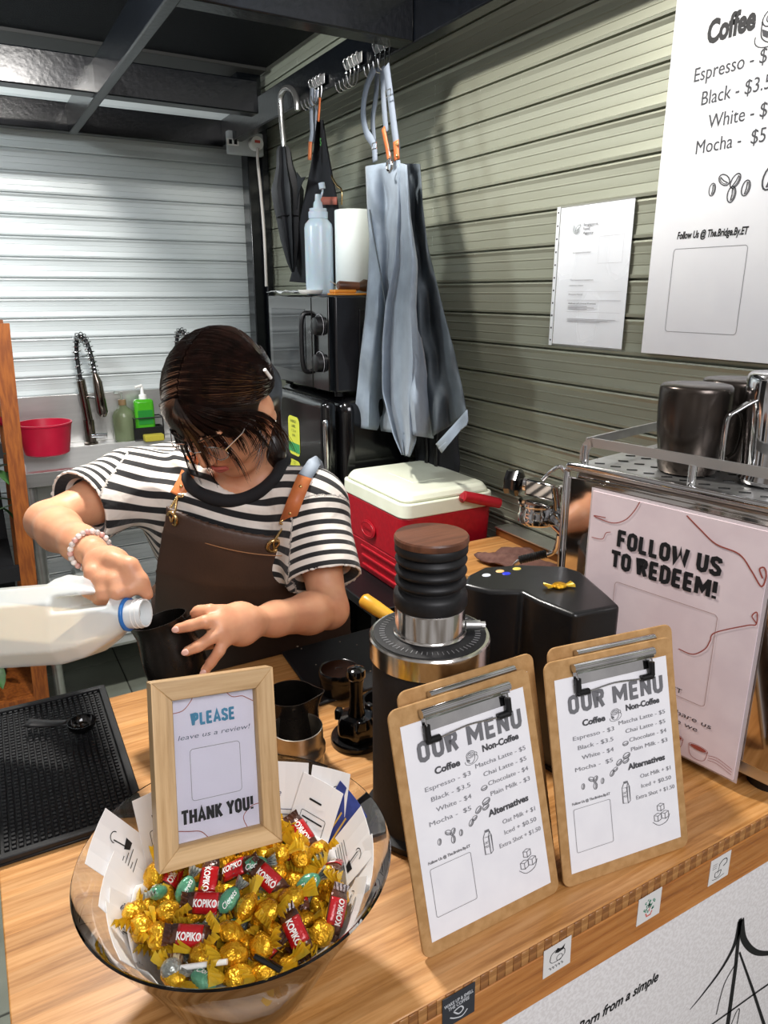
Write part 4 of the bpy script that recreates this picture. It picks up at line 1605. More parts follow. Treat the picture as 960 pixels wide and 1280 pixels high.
sw = MB().tube(smoothpath(w0, 6), .0045, 12).build('steam_wand', chrome, mt_, world=True, smooth=60)
b = MB()
ga, gb = Q(683, 692, .884), Q(649, 700, .915)
n_ = 26
pts = [ga + (gb - ga) * i / n_ for i in range(n_ + 1)]
b.tube(pts, [.0078 if i % 2 else .0066 for i in range(n_ + 1)], 14)
b.build('wand_grip', rub, mt_, world=True, smooth=60)
b = MB().tube([Q(688, 680, .86) + Vector((0, 0, .10)), Q(700, 665, .86)], .006, 10)
b.build('wand_stem', chrome, mt_, world=True, smooth=60)
b = MB().tube(smoothpath([Q(678, 600, .90), Q(688, 590, .89), Q(700, 583, .87), Q(707, 590, .86)], 5), .0035, 8)
b.build('lever', chrome, mt_, world=True, smooth=60)

# ---- sign taped to the panel
pink = M('pale pink sign board', '#e4d3d6', 0.55, noise=(18, '#dccace', .5))
SW, SH = .244, .337
st = thing('redeem_sign', 'pale pink follow us to redeem sign taped to the machine', 'sign', L0 + dirp * .050 + nrm * .004 + Vector((0, 0, .967)), frame(dirp, (0, 0, 1)))
MB().bb((0, 0, 0), (SW, SH, .0025)).build('sign_sheet', pink, st)
MB().bb((-.004, -.004, -.001), (SW + .004, SH + .004, -.0002)).build('clear_sleeve', M('clear sleeve', '#e6dcde', .15, alpha=.6), st)
Zs = .0032


def tp(s, u, v, h, w, bold=.05, mat=ink, slant=0, name='lettering'):
    tpart(st, mat, s, SW * u, SH * (1 - v), SH * h, width=SW * w, bold=bold, z=Zs, slant=slant, name=name)


hpart(st, ink, 'FOLLOW US', SW * .485, SH * (1 - .208), SH * .070, SW * .60, z=Zs, sw=.28)
hpart(st, ink, 'TO REDEEM!', SW * .47, SH * (1 - .300), SH * .070, SW * .62, z=Zs, sw=.28)
tp('The.Bridge.By.ET', .47, .735, .020, .40, .0)
dk = M('sign handwriting', '#3d3338', .6)
tp('Tag us in a post, share us', .50, .83, .021, .70, .0, dk, .15)
tp('with the people we', .53, .868, .021, .50, .0, dk, .15)
tp('want to impact.', .47, .906, .021, .38, .0, dk, .15)
for pts, w in (([(.10, .10), (.02, .105), (.14, .115), (.22, .09), (.27, .045), (.30, 0)], .0013), ([(.02, .20), (.09, .195), (.11, .165), (.14, .155)], .0010),
               ([(.57, .01), (.65, .05), (.74, .09), (.86, .105), (.93, .155), (.985, .20), (1.0, .16), (.985, .13), (.965, .14), (.985, .17)], .0018),
               ([(.99, .34), (.965, .32), (.985, .30), (.99, .345), (.95, .36), (.80, .43), (.78, .47), (.76, .51), (.70, .55), (.62, .55)], .0014),
               ([(.02, .50), (.05, .53), (.10, .54)], .0010)):
    m = MB()
    m.stroke(sp2([(SW * a, SH * (1 - b_)) for a, b_ in pts]), w, Zs)
    m.build('line_drawing', red_ink, st)
m = MB()
m.stroke(rrect(SW * .20, SH * (1 - .75), SW * .80, SH * (1 - .36), .005), .0007, Zs, closed=True)
m.build('square_outline', M('tan ink', '#a98c86', .6), st)
for (u, v) in ((.66, .945), (.80, .95)):
    m = MB()
    cx_, cy2 = SW * u, SH * (1 - v)
    m.stroke(arc(cx_, cy2 + .006, .013, 0, 360, 16, .28), .0006, Zs, closed=True)
    m.stroke(sp2([(cx_ - .013, cy2 + .006), (cx_ - .010, cy2 - .008), (cx_, cy2 - .012), (cx_ + .010, cy2 - .008), (cx_ + .013, cy2 + .006)]), .0006, Zs)
    m.build('cup_drawing', red_ink, st)
    m = MB()
    m.raw([(p[0], p[1], Zs) for p in arc(cx_, cy2 + .0058, .011, 0, 350, 14, .26)], [tuple(range(15))])
    m.build('coffee_drawing', red_ink, st)
m = MB()
for k in range(3):
    m.stroke(sp2([(SW * .86, SH * (.055 - k * .010)), (SW * .91, SH * (.062 - k * .012)), (SW * .99, SH * (.045 - k * .012))]), .0006, Zs)
m.build('hand_drawing', red_ink, st)

# ---- jugs upside down on the tray
def upside(px, py_top, py_bot, r, h, label, mat, depth_z):
    """inverted pitcher: pixel of the centre of the foot it stands on"""
    c = P(px, py_bot, Z=CT + MH)
    t = thing('milk_pitcher', label, 'pitcher', c, AZ + R(0), 'pitchers upside down on the cup tray')
    prof = [(r * .80, .0005), (r * .82, .003), (r * .86, h * .10), (r * .88, h * .25), (r * .97, h * .50), (r, h * .75), (r, h - .008), (r * .985, h - .003), (r * .93, h), (.0, h + .0005)]
    MB().lathe(prof + [], 48, cap=(False, False)).build('body', mat, t, smooth=60)
    return t


dk2 = M('gunmetal coated steel', '#4b4541', 0.25, 0.9, noise=(30, '#59514b', .4), roughvar=.06)
t1 = upside(858, 0, 588, .0465, .118, 'gunmetal pitcher upside down on the cup tray, leftmost of the three', dk2, 0)
cc = P(906, 588, Z=CT + MH) + Vector((.060, .040, 0))
t2 = thing('milk_pitcher', 'dark pitcher upside down on the tray behind the other two', 'pitcher', cc, 0, 'pitchers upside down on the cup tray')
r, h = .0465, .118
prof = [(r * .80, .0005), (r * .82, .003), (r * .86, h * .10), (r * .88, h * .25), (r * .97, h * .50), (r, h * .75), (r, h - .008), (r * .985, h - .003), (r * .93, h), (.0, h + .0005)]
MB().lathe(prof, 48, cap=(False, False)).build('body', dk2, t2, smooth=60)
c3 = P(952, 604, Z=CT + MH) + Vector((.012, -.002, 0))
t3 = thing('milk_pitcher', 'mirror polished steel pitcher upside down at the right edge of the tray', 'pitcher', c3, 0, 'pitchers upside down on the cup tray')
r, h = .043, .140
prof = [(r * .84, .0005), (r * .90, .002), (r * .90, .006), (r * .86, .012), (r * .86, h * .2), (r * .92, h * .45), (r, h * .75), (r, h - .010), (r * .97, h - .003), (r * .90, h), (.0, h + .0005)]
MB().lathe(prof, 48, cap=(False, False)).build('body', chrome, t3, smooth=60)
# handles: flat steel bands that reach left towards the camera side
lft = -right_c


def band(t, base, pts, w, mat):
    """pts: (out, height) from the body axis"""
    world_p = [base + lft * a + Vector((0, 0, b_)) - fwd_c * .012 for a, b_ in pts]
    side = fwd_c
    rows = []
    for p in smoothpath(world_p, 5):
        rows.append([tuple(p - side * w / 2), tuple(p + side * w / 2)])
    MB().sheet(rows).build('handle', mat, t, world=True, thick=.0022, smooth=60)


band(t3, c3, [(.030, .112), (.044, .106), (.060, .096), (.070, .088), (.072, .070), (.071, .030), (.068, .022), (.045, .020), (.034, .021)], .011, chrome)
band(t1, t1.location, [(-.036, .090), (-.056, .080), (-.062, .060), (-.058, .030), (-.048, .020)], .012, dk2)

# little objects on the black housing
q = P(699, 732, Z=ZT + .003)
o = dup(protos['g2'], M4=Matrix.Translation(q) @ Matrix.Rotation(AZ + .2, 4, 'Z') @ Matrix.Diagonal((1.0, 1.0, .6, 1)))
tag(o, 'gold wrapped sweet lying alone on the black grinder body', 'sweet', 'gold sweets in the bowl')
if 'group' in o:
    del o['group']
# ------------------------------------------------------------------ signs on the right shutter
face_wall = frame((0, -1, 0), (0, 0, 1))      # looking at the shutter: right is -Y
a = P(848, 0, X=WX - .02)
bl_ = P(801, 441, X=WX - .02)
br_ = P(960, 458, X=WX - .02)
H_ = 1.05
mt2 = thing('menu_board', 'large white marbled coffee menu board on the right shutter', 'menu board', (WX - .012, bl_.y, bl_.z), face_wall)
mb_m = M('white marbled board', '#eceef0', 0.3, noise=(4, '#dfe1e6', .25))
add_scratches(mb_m, '#d3d5da', (3, 3, 7), 0.70)
BW = .75
MB().bb((0, 0, 0), (BW, H_, .008)).build('board', mb_m, mt2, bevel=.001)


def wl(px, py):
    q = P(px, py, X=WX - .021)
    return (bl_.y - q.y, q.z - bl_.z)


def wt(s, x0y0, x1y1, h, mat=ink, bold=0, slant=0, z=.0086, name='lettering'):
    """lettering that runs from one pixel to another along its baseline"""
    a_, b_ = wl(*x0y0), wl(*x1y1)
    tpart(mt2, mat, s, a_[0], (a_[1] + b_[1]) / 2, h, width=b_[0] - a_[0], bold=bold, slant=slant, z=z, align='l', name=name)


cap = .028
wt('Coffee', (883, 52), (943, 38), .034, bold=.045)
sk = M('charcoal print', '#3c3d42', .6)
e0 = wl(868, 101)


def row(s, px, py, ratio=.61):
    x, y = wl(px, py)
    m = MB()
    text(m, s, x, y, .0225, xs=.88, align='l', z=.0086)
    m.build('lettering', sk, mt2)


row('Espresso - $3', 867, 103)
row('Black - $3.5', 876, 132)
row('White - $4', 884, 161)
row('Mocha -  $5', 869, 193)
x, y = wl(846, 299)
tpart(mt2, ink, 'Follow Us @ The.Bridge.By.ET', x, y, .0125, width=wl(934, 292)[0] - x, bold=.03, slant=.12, z=.0086, align='l')
for (px, py, r, a_) in ((890, 237, .0105, 1.5), (905, 225, .0125, -.6), (919, 226, .0125, 1.0), (914, 243, .013, 1.5), (932, 235, .0125, 1.4), (962, 222, .019, 1.3)):
    m = MB()
    x, y = wl(px, py)
    bean(m, x, y, r, a_)
    m.v = [(p[0], p[1], .0086) for p in m.v]
    m.build('bean_drawing', sk, mt2)
m = MB()
x, y = wl(968, 28)
cup_draw(m, x, y, .036)
m.v = [(p[0], p[1], .0086) for p in m.v]
m.build('cup_drawing', sk, mt2)
x0, y0 = wl(831, 414)
x1, y1 = wl(935, 306)
m = MB()
m.stroke(rrect(x0, y0, x1, y1, .006), .0009, .0086, closed=True)
m.build('square_outline', mid_ink, mt2)
# more of the board out of frame to the right: the second column heading
tpart(mt2, ink, 'OUR MENU', BW * .5, H_ - .13, .065, width=.42, bold=.05, z=.0086)

# licence in a plastic sleeve
bl2 = P(684, 431, X=WX - .014)
br2 = P(775, 434, X=WX - .014)
tl2 = P(696, 259, X=WX - .014)
lw, lh = bl2.y - br2.y, tl2.z - bl2.z
lt2 = thing('licence_sheet', 'printed licence page in a clear punched sleeve taped to the shutter', 'paper', (WX - .008, bl2.y, bl2.z), face_wall)
MB().bb((.012, .004, 0), (lw - .001, lh - .003, .0006)).build('page', M('cool white page', '#e9edf2', .5), lt2)
slv = M('clear plastic sleeve', '#f4f6f8', 0.25, alpha=.08)
rows = [[(x, y, .0012 + .002 * math.sin(9 * x / lw) * math.sin(7 * y / lh)) for x in [lw * k / 8 for k in range(9)]] for y in [lh * k / 10 for k in range(11)]]
MB().sheet(rows).build('sleeve', slv, lt2, thick=.0003)
MB().bb((0, 0, .0010), (.010, lh, .0018)).build('punched_strip', M('milky plastic strip', '#dfe3e6', .3), lt2)
for k in range(11):
    MB().lathe([(.0, 0), (.0022, 0), (.0022, .0006), (.0, .0006)], 12, c=(.005, .012 + k * (lh - .024) / 10, .0016)).build('punched_hole', matte_black, lt2)
cw = lw - .013


def lz(s, u, v, h, w, bold=0, mat=ink):
    tpart(lt2, mat, s, .012 + cw * u, lh * (1 - v), h, width=cw * w, bold=bold, z=.0042, align='l')


lz('Singapore', .36, .150, .0052, .20, .01)
lz('Food', .36, .178, .0052, .09, .01)
lz('Agency', .36, .206, .0052, .15, .01)
m = MB()
for r_ in (.010, .007):
    m.stroke(arc(.012 + cw * .26, lh * .835, r_, 130, 350, 12), .0012, .0042)
m.stroke(sp2([(.012 + cw * .25, lh * .82), (.012 + cw * .27, lh * .85), (.012 + cw * .32, lh * .86), (.012 + cw * .30, lh * .835), (.012 + cw * .25, lh * .82)]), .0012, .0042)
m.build('emblem_drawing', M('deep grey green', '#44524c', .6), lt2)
m = MB()
m.stroke([(.012 + cw * .60, lh * .59), (.012 + cw * .92, lh * .59), (.012 + cw * .92, lh * .77), (.012 + cw * .60, lh * .77)], .0004, .0042, closed=True)
m.build('box_outline', mid_ink, lt2)
lz('Licence Number', .24, .335, .0036, .26)
lz('This licence is issued to:', .22, .525, .0036, .34)
lz('Licensee Name', .22, .562, .0032, .2)
lz('Business Name', .22, .625, .0032, .2)
lz('Address of Licensed Premises', .22, .69, .0032, .40, .01)
m = MB()
for v_ in (.60, .66, .665, .745, .80):
    m.stroke([(.012 + cw * .2, lh * (1 - v_)), (.012 + cw * .95, lh * (1 - v_))], .0004, .0042)
for k in range(3):
    m.stroke([(.012 + cw * .22, lh * (.295 - k * .010)), (.012 + cw * (.5 + .1 * (k % 2)), lh * (.295 - k * .010))], .0012, .0042)
for k in range(3):
    m.stroke([(.012 + cw * .22, lh * (.205 - k * .010)), (.012 + cw * (.9 - .1 * k), lh * (.205 - k * .010))], .0010, .0042)
m.build('ruled_lines', mid_ink, lt2, kind='stuff')

# ------------------------------------------------------------------ hooks over the beam
HX = 1.048
hooks_m = chrome


def hook_rack(px, py, n, label):
    c = P(px, py, X=HX)
    t = thing('hook_rack', label, 'hook rack', (HX, c.y, BZ + .03), 0, 'steel hook racks on the beam')
    MB().bb((-.003, -.012 * n, -.014), (.0, .012 * n, .012)).build('back_plate', steel, t, bevel=.001)
    for k in range(n):
        y = (-(n - 1) / 2 + k) * .024
        b = MB().tube(smoothpath([(-.004, y, .008), (-.012, y, .012), (-.016, y, .004), (-.012, y, -.008), (-.006, y, -.02), (-.010, y, -.055), (-.022, y, -.072), (-.036, y, -.068), (-.042, y, -.05)], 5), .0021, 8)
        b.build('hook', hooks_m, t, smooth=60)
    return t


hook_rack(398, 112, 4, 'steel hook rack above the black apron, nearest the umbrella')
hook_rack(443, 88, 4, 'empty steel hook rack between the two aprons')
hook_rack(481, 62, 4, 'steel hook rack holding the grey apron straps')

# ------------------------------------------------------------------ umbrella hanging from the beam
uy = P(352, 130, X=1.02).y


def U(px, py):
    return P(px, py, X=1.02)


ut = thing('folded_umbrella', 'folded black umbrella with a steel crook handle hanging from the beam', 'umbrella', U(356, 345))
pts = [U(372, 138), U(371, 125), U(366, 113), U(358, 110), U(352, 117), U(351, 130), U(352, 150), U(354, 172), U(355, 184)]
MB().tube(smoothpath(pts, 5), .0095, 12).build('crook_handle', M('satin grey metal', '#c9c9c7', .25, .9), ut, world=True, smooth=60)
a, b_ = U(354, 183), U(366, 340)
ax = (b_ - a)
axn = ax.normalized()
rows = []
prs = [(0, .014), (.04, .020), (.15, .024), (.25, .034), (.34, .046), (.42, .044), (.55, .036), (.75, .026), (.92, .014), (1, .004)]
u1 = axn.orthogonal().normalized()
u2 = axn.cross(u1)
for f, r_ in prs:
    row_ = []
    for k in range(33):
        th_ = 2 * PI * k / 32
        rr = r_ * (1 + .22 * math.sin(8 * th_) + .08 * math.sin(3 * th_ + 6 * f))
        row_.append(a + ax * f + u1 * rr * math.cos(th_) + u2 * rr * math.sin(th_))
    rows.append(row_)
MB().sheet(rows).build('canopy', M('black nylon', '#15171b', .55, bump=(80, .3)), ut, world=True, smooth=50)
b = MB().tube([a + ax * .56 - u1 * 0.0 + u1 * .038 * math.cos(q_) + u2 * .038 * math.sin(q_) for q_ in [2 * PI * k / 20 for k in range(20)]], .004, 6, closed=True, flat=.4)
b.build('closing_strap', black_plastic, ut, world=True)
fp = MB().sheet([[U(371, 215), U(376, 222), U(382, 221)], [U(372, 240), U(374, 235), U(378, 228)], [U(371, 262), U(372, 250), U(374, 240)]])
fp.build('loose_flap', MATS['black nylon'], ut, world=True, thick=.002)

# ------------------------------------------------------------------ aprons
orange_leather = M('tan orange leather', '#c8703f', 0.45, noise=(30, '#b05c2f', .5), bump=(150, .2))
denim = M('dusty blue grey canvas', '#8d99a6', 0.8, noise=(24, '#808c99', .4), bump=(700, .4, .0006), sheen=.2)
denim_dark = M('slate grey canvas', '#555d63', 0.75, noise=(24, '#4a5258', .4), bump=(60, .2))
black_cloth = M('black canvas', '#15161a', 0.8, noise=(24, '#1c1d22', .4), bump=(500, .3, .0006))


def drape(rows, X, fold, nu=28, nv=46):
    """rows: (left px, left py, right px, right py) from top to bottom, hung in the plane X; fold(u, v) pushes it out"""
    out_ = []
    n = len(rows)
    for j in range(nv + 1):
        s_ = j / nv * (n - 1)
        k = min(int(s_), n - 2)
        f = s_ - k
        f2 = f
        A = [rows[k][q] * (1 - f2) + rows[k + 1][q] * f2 for q in range(4)]
        row_ = []
        for i in range(nu + 1):
            u = i / nu
            p = P(A[0] + (A[2] - A[0]) * u, A[1] + (A[3] - A[1]) * u, X=X - fold(u, j / nv))
            row_.append(p)
        out_.append(row_)
    return out_


AX = 1.03
gt2 = thing('hanging_apron', 'dusty blue grey canvas apron with leather tabs hanging by its straps', 'apron', P(500, 200, X=AX))
ff = lambda u, v: .012 + (.006 + .040 * v) * math.sin(u * 9 + 1.2 * v) + .014 * v * math.sin(u * 21 + 4 * v) + .010 * math.sin(v * 11 + u * 6) + .005 * math.sin(v * 31 - u * 9)
MB().sheet(drape([(457, 208, 500, 200), (459, 260, 508, 250), (462, 300, 512, 300), (460, 350, 515, 345), (456, 400, 521, 392), (450, 450, 530, 440), (445, 500, 537, 492), (443, 534, 542, 548)], AX, ff)).build('front_cloth', denim, gt2, world=True, thick=.0018, smooth=75)
f3 = lambda u, v: .045 + (.002 + .022 * v) * math.sin(u * 7 + 2.5) + .012 * v * math.sin(u * 16 + 3 * v)
MB().sheet(drape([(496, 203, 509, 206), (497, 260, 513, 270), (492, 330, 522, 330), (482, 380, 520, 385), (478, 430, 525, 450), (478, 490, 522, 510), (492, 545, 520, 552), (502, 568, 512, 571)], AX, f3, 16, 40)).build('folded_front', denim, gt2, world=True, thick=.0018, smooth=75)
f4 = lambda u, v: -.024 + (.006 + .018 * v) * math.sin(u * 8 + .6) + .009 * math.sin(v * 14 + u * 5) + .005 * math.sin(v * 33 + u * 11)
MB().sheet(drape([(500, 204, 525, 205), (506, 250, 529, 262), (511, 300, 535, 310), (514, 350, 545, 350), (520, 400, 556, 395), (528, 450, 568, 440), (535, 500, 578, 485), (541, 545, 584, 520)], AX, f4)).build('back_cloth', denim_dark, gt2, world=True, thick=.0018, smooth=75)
MB().sheet(drape([(545, 555, 584, 512), (552, 566, 585, 526), (548, 560, 583, 532)], AX, lambda u, v: .01 + .01 * math.sin(6 * u), 12, 6)).build('hem_fold', denim, gt2, world=True, thick=.002, smooth=70)


def strap(t, pts, w, mat, X=AX - .03, name='strap'):
    ps = [P(p[0], p[1], X=X - (p[2] if len(p) > 2 else 0)) for p in pts]
    ps = smoothpath(ps, 5)
    rows_ = []
    for i, p in enumerate(ps):
        d = (ps[min(i + 1, len(ps) - 1)] - ps[max(i - 1, 0)]).normalized()
        s_ = d.cross(Vector((-1, 0, 0))).normalized() * w / 2
        rows_.append([tuple(p - s_), tuple(p + s_)])
    return MB().sheet(rows_).build(name, mat, t, world=True, thick=.0022, smooth=60)


strap_m = M('grey webbing', '#7e8794', 0.8, bump=(900, .4, .0006))
strap(gt2, [(468, 85), (458, 110), (454, 140), (458, 165), (467, 180), (469, 202)], .024, strap_m, AX - .02)
strap(gt2, [(472, 84), (470, 120), (466, 150), (468, 182)], .022, strap_m, AX - .00)
strap(gt2, [(483, 82), (488, 120), (493, 160), (497, 190)], .026, strap_m, AX - .03)
strap(gt2, [(478, 84), (480, 130), (483, 165)], .022, strap_m, AX - .01)
strap(gt2, [(479, 160, .0), (484, 185, .0), (487, 203, 0)], .016, orange_leather, AX - .03, 'leather_tab')
strap(gt2, [(495, 176), (496, 200)], .024, orange_leather, AX - .04, 'leather_tab')
for (px, py) in ((496, 181), (496, 195)):
    MB().sphere(P(px, py, X=AX - .045), .0035, 10).build('rivet', brass, gt2, world=True, smooth=80)
for (px, py, s_) in ((485, 117, .02), (468, 183, .018)):
    c = P(px, py, X=AX - .045)
    m = MB()
    m.tube([c + Vector((0, -s_ * .6, -.006)), c + Vector((0, s_ * .6, -.006)), c + Vector((0, s_ * .6, .008)), c + Vector((0, -s_ * .6, .008))], .0016, 6, closed=True)
    m.build('buckle', chrome, gt2, world=True)
c = P(487, 207, X=AX - .045)
m = MB().tube([c + Vector((0, .012 * math.cos(q_), .014 * math.sin(q_))) for q_ in [2 * PI * k / 24 for k in range(24)]], .0035, 8, closed=True)
m.build('eyelet', chrome, gt2, world=True, smooth=80)
MB().tube(smoothpath([P(486, 186, X=AX - .05), P(488, 196, X=AX - .05), P(487, 205, X=AX - .05)], 4), .0022, 8).build('snap_hook', chrome, gt2, world=True)
strap(gt2, [(462, 262, 0), (468, 300, 0), (478, 355, 0), (484, 400, .01)], .004, denim_dark, AX - .03, 'seam')

bt2 = thing('hanging_apron', 'black canvas apron with brown straps hanging beside the umbrella', 'apron', P(390, 250, X=AX + .03))
MB().sheet(drape([(396, 150, 404, 150), (393, 180, 409, 182), (388, 210, 417, 225), (382, 240, 423, 255), (376, 270, 426, 285), (371, 300, 428, 315), (365, 340, 430, 350), (362, 352, 430, 358)], AX + .03, lambda u, v: .012 * math.sin(7 * u + 2) + .01 * v)).build('cloth', black_cloth, bt2, world=True, thick=.002, smooth=75)
strap(bt2, [(390, 110), (389, 140), (390, 165), (388, 180)], .024, strap_m, AX)
strap(bt2, [(396, 112), (395, 140), (393, 160), (391, 178)], .018, strap_m, AX + .01)
strap(bt2, [(388, 177), (387, 200)], .024, orange_leather, AX - .01, 'leather_tab')
strap(bt2, [(400, 122), (399, 138), (398, 152)], .012, orange_leather, AX - .01, 'leather_tab')
strap(bt2, [(414, 220), (421, 232), (427, 238), (427, 256)], .007, MATS['brass'], AX - .01, 'snap_hook')
strap(bt2, [(395, 251), (421, 251)], .022, M('rose leather', '#a85f4e', .5), AX - .01, 'leather_tab')
o = MB()
text(o, 'S', 0, 0, .02, bold=.02)
c = P(401, 182, X=AX - .012)
Tt = face_wall.to_4x4()
Tt.translation = c
o2 = MB().raw(o.v, o.f, 0, Tt)
o2.build('emblem', M('green print', '#4f9a4c', .6), bt2, world=True)

# ------------------------------------------------------------------ socket, plug and cable at the corner post
c = P(306, 180, Y=3.075)
stt = thing('power_socket', 'grey twin power socket with a white plug at the corner post', 'socket', c)
MB().box((0, 0, 0), (.15, .03, .085)).build('socket_box', M('grey plastic', '#b4b7b7', .5), stt, bevel=.006)
MB().box((-.055, -.016, 0), (.05, .003, .025)).build('switch_plate', white_pl, stt, bevel=.001)
for x in (-.066, -.045):
    MB().box((x, -.0185, 0), (.013, .003, .017)).build('switch', gloss_black, stt, bevel=.001)
pl = MB().tube([(.035, -.015, .0), (.035, -.050, -.002)], .026, 20).build('plug', white_pl, stt, smooth=40)
MB().box((.035, -.0515, .004), (.022, .002, .010)).build('plug_mark', M('red print', '#c4473c', .5), pl)
pts = [c + Vector((.035, -.055, -.02))] + [P(*p, Y=3.03) for p in ((322, 200), (326, 240), (330, 290), (332, 330), (333, 358))]
cb = MB().tube(smoothpath(pts, 6), .006, 8).build('cable', M('pale grey cable', '#c9c2bd', .5), smooth=60)
tag(cb, 'pale cable running down the corner post from the white plug', 'cable')
# ------------------------------------------------------------------ fridge with microwave on top, in the corner
FX, FY0, FY1, FZ = 0.875, 1.88, 2.38, 1.275
frt = thing('retro_fridge', 'glossy black fridge with rounded corners and yellow green energy labels under the microwave', 'fridge', ((FX + 1.2) / 2, (FY0 + FY1) / 2, 0))
fb = M('fridge gloss black', '#08080a', 0.12, noise=(5, '#0b0b0d', .3), coat=.5)
MB().bb((FX + .055, FY0, .03), (1.185, FY1, FZ)).build('cabinet', fb, frt, world=True, bevel=.045, seg=6)
MB().bb((FX, FY0 + .004, .36), (FX + .050, FY1 - .004, FZ - .004)).build('door', fb, frt, world=True, bevel=.022, seg=5)
MB().bb((FX, FY0 + .004, .06), (FX + .050, FY1 - .004, .35)).build('door', fb, frt, world=True, bevel=.022, seg=5)
b = MB().tube(smoothpath([(FX + .003, FY0 - .002, FZ - .06), (FX + .003, FY0 - .006, FZ - .10), (FX + .003, FY0 - .006, FZ - .4), (FX + .003, FY0 - .002, FZ - .46)], 5), .008, 10)
b.build('chrome_handle', chrome, frt, world=True, smooth=60)
for k, (zc, h, nm) in enumerate(((P(368, 545, Y=2.1).z, .125, 'yellow and green energy label'), (P(368, 585, Y=2.1).z, .05, 'second smaller energy label'))):
    T = frame((0, -1, 0), (0, 0, 1)).to_4x4()
    T.translation = (FX - .0012, P(368, 545, X=FX).y, zc)
    e = MB()
    e.raw([(p[0], p[1], 0) for p in rrect(-.045, -h / 2, .045, h / 2, .02, 6)], [tuple(range(28))][:1] if False else [tuple(range(len(rrect(-.045, -h / 2, .045, h / 2, .02, 6))))], 0, T)
    lab = e.build('energy_label', M('label yellow', '#d5d84a', .5), frt, world=True, label=nm)
    e = MB()
    e.raw([(-.044, -h * .42, .0006), (.044, -h * .42, .0006), (.044, -h * .18, .0006), (-.044, -h * .18, .0006)], [(0, 1, 2, 3)], 0, T)
    vv = [lab.matrix_world.inverted() @ frt.matrix_world.inverted() @ Vector(q) for q in e.v]
    e.v = vv
    e.build('green_band', M('label green', '#3f9a5a', .5), lab)
    for i in range(4):
        e = MB()
        text(e, ('ENERGY', 'LABEL', '1 2 3 4', 'kWh')[i], 0, h * (.34 - .12 * i), h * .07, xs=1.0, z=.0009, T=T)
        e.v = [frt.matrix_world.inverted() @ Vector(q) for q in e.v]
        e.build('lettering', M('label dark green', '#23402a', .5), lab)
for (x, y) in ((FX + .08, FY0 + .05), (1.14, FY0 + .05), (FX + .08, FY1 - .05), (1.14, FY1 - .05)):
    MB().tube([(x, y, 0), (x, y, .032)], .018, 12).build('foot', black_plastic, frt, world=True)

MZ0, MZ1 = 1.290, 1.563
MXF = .905
mw_t = thing('microwave_oven', 'black countertop microwave with two round dials on top of the fridge', 'microwave', (1.05, 2.12, FZ))
mwm = M('satin black microwave', '#17171a', 0.3, noise=(90, '#1b1b1e', .3))
MB().bb((MXF + .022, 1.90, MZ0), (1.19, 2.36, MZ1)).build('casing', mwm, mw_t, world=True, bevel=.006, seg=3)
MB().bb((MXF, 2.015, MZ0 + .004), (MXF + .021, 2.358, MZ1 - .002)).build('door', gloss_black, mw_t, world=True, bevel=.003)
MB().bb((MXF - .0015, 2.06, MZ0 + .045), (MXF + .001, 2.33, MZ1 - .04)).build('door_window', M('smoked glass', '#1d1f22', .06), mw_t, world=True, bevel=.001)
MB().tube(smoothpath([(MXF, 2.036, MZ0 + .05), (MXF - .022, 2.036, MZ0 + .07), (MXF - .022, 2.036, MZ1 - .07), (MXF, 2.036, MZ1 - .05)], 6), 0.0075, 10).build('door_handle', black_plastic, mw_t, world=True, smooth=60)
MB().bb((MXF, 1.902, MZ0 + .004), (MXF + .021, 2.012, MZ1 - .002)).build('control_panel', gloss_black, mw_t, world=True, bevel=.003)
for zc in (MZ1 - .085, MZ1 - .19):
    c = Vector((MXF - .001, 1.957, zc))
    d_ = MB().tube([c, c - Vector((.016, 0, 0)), c - Vector((.018, 0, 0))], [.027, .025, .022], 28).build('dial', black_plastic, mw_t, world=True, smooth=40)
    MB().tube([c + Vector((-.002, .033 * math.cos(q_), .033 * math.sin(q_))) for q_ in [PI * (-.3 + 1.6 * k / 24) for k in range(25)]], .0009, 5).build('dial_scale', mid_ink, mw_t, world=True)
# pressed panel on the side
b = MB().tube(smoothpath([(MXF + .10, 1.8985, MZ0 + .06), (MXF + .10, 1.8985, MZ1 - .06), (MXF + .115, 1.8985, MZ1 - .04), (MXF + .25, 1.8985, MZ1 - .04)], 5), .004, 8, flat=.6)
b.build('pressed_rib', mwm, mw_t, world=True, smooth=60)
for (x, y) in ((MXF + .05, 1.94), (1.16, 1.94), (MXF + .05, 2.32), (1.16, 2.32)):
    MB().tube([(x, y, FZ), (x, y, MZ0)], .014, 12).build('foot', rub, mw_t, world=True)

# things on top of the microwave
MT = MZ1
c = P(400, 358, Y=2.10)
bx = c.x
plast = M('milky translucent plastic', '#d9e8f2', 0.25, sss=.3, trans=.25, noise=(4, '#cfe0ec', .4))
bo = thing('squeeze_bottle', 'tall milky plastic dispenser bottle with a spout on top of the microwave', 'bottle', (bx, 2.10, MT))
MB().lathe([(.0, 0), (.038, 0), (.042, .004), (.0425, .012), (.0425, .192), (.040, .203), (.030, .214), (.027, .218), (.0, .218)], 40).build('body', plast, bo, smooth=50)
MB().lathe([(.0, .2182), (.029, .2182), (.029, .236), (.026, .240), (.026, .246), (.0, .246)], 36).build('screw_cap', plast, bo, smooth=35)
MB().lathe([(.0, .246), (.015, .246), (.013, .262), (.009, .268), (.008, .285), (.0, .285)], 24).build('spout', plast, bo, smooth=40)
MB().tube(smoothpath([(.008, 0, .275), (.014, -.004, .292), (.012, -.006, .305)], 4), .003, 8).build('cap_tether', plast, bo, smooth=60)
MB().tube([(.012, -.008, .300), (.010, -.006, .316)], .0095, 16).build('spout_cap', plast, bo, smooth=40)
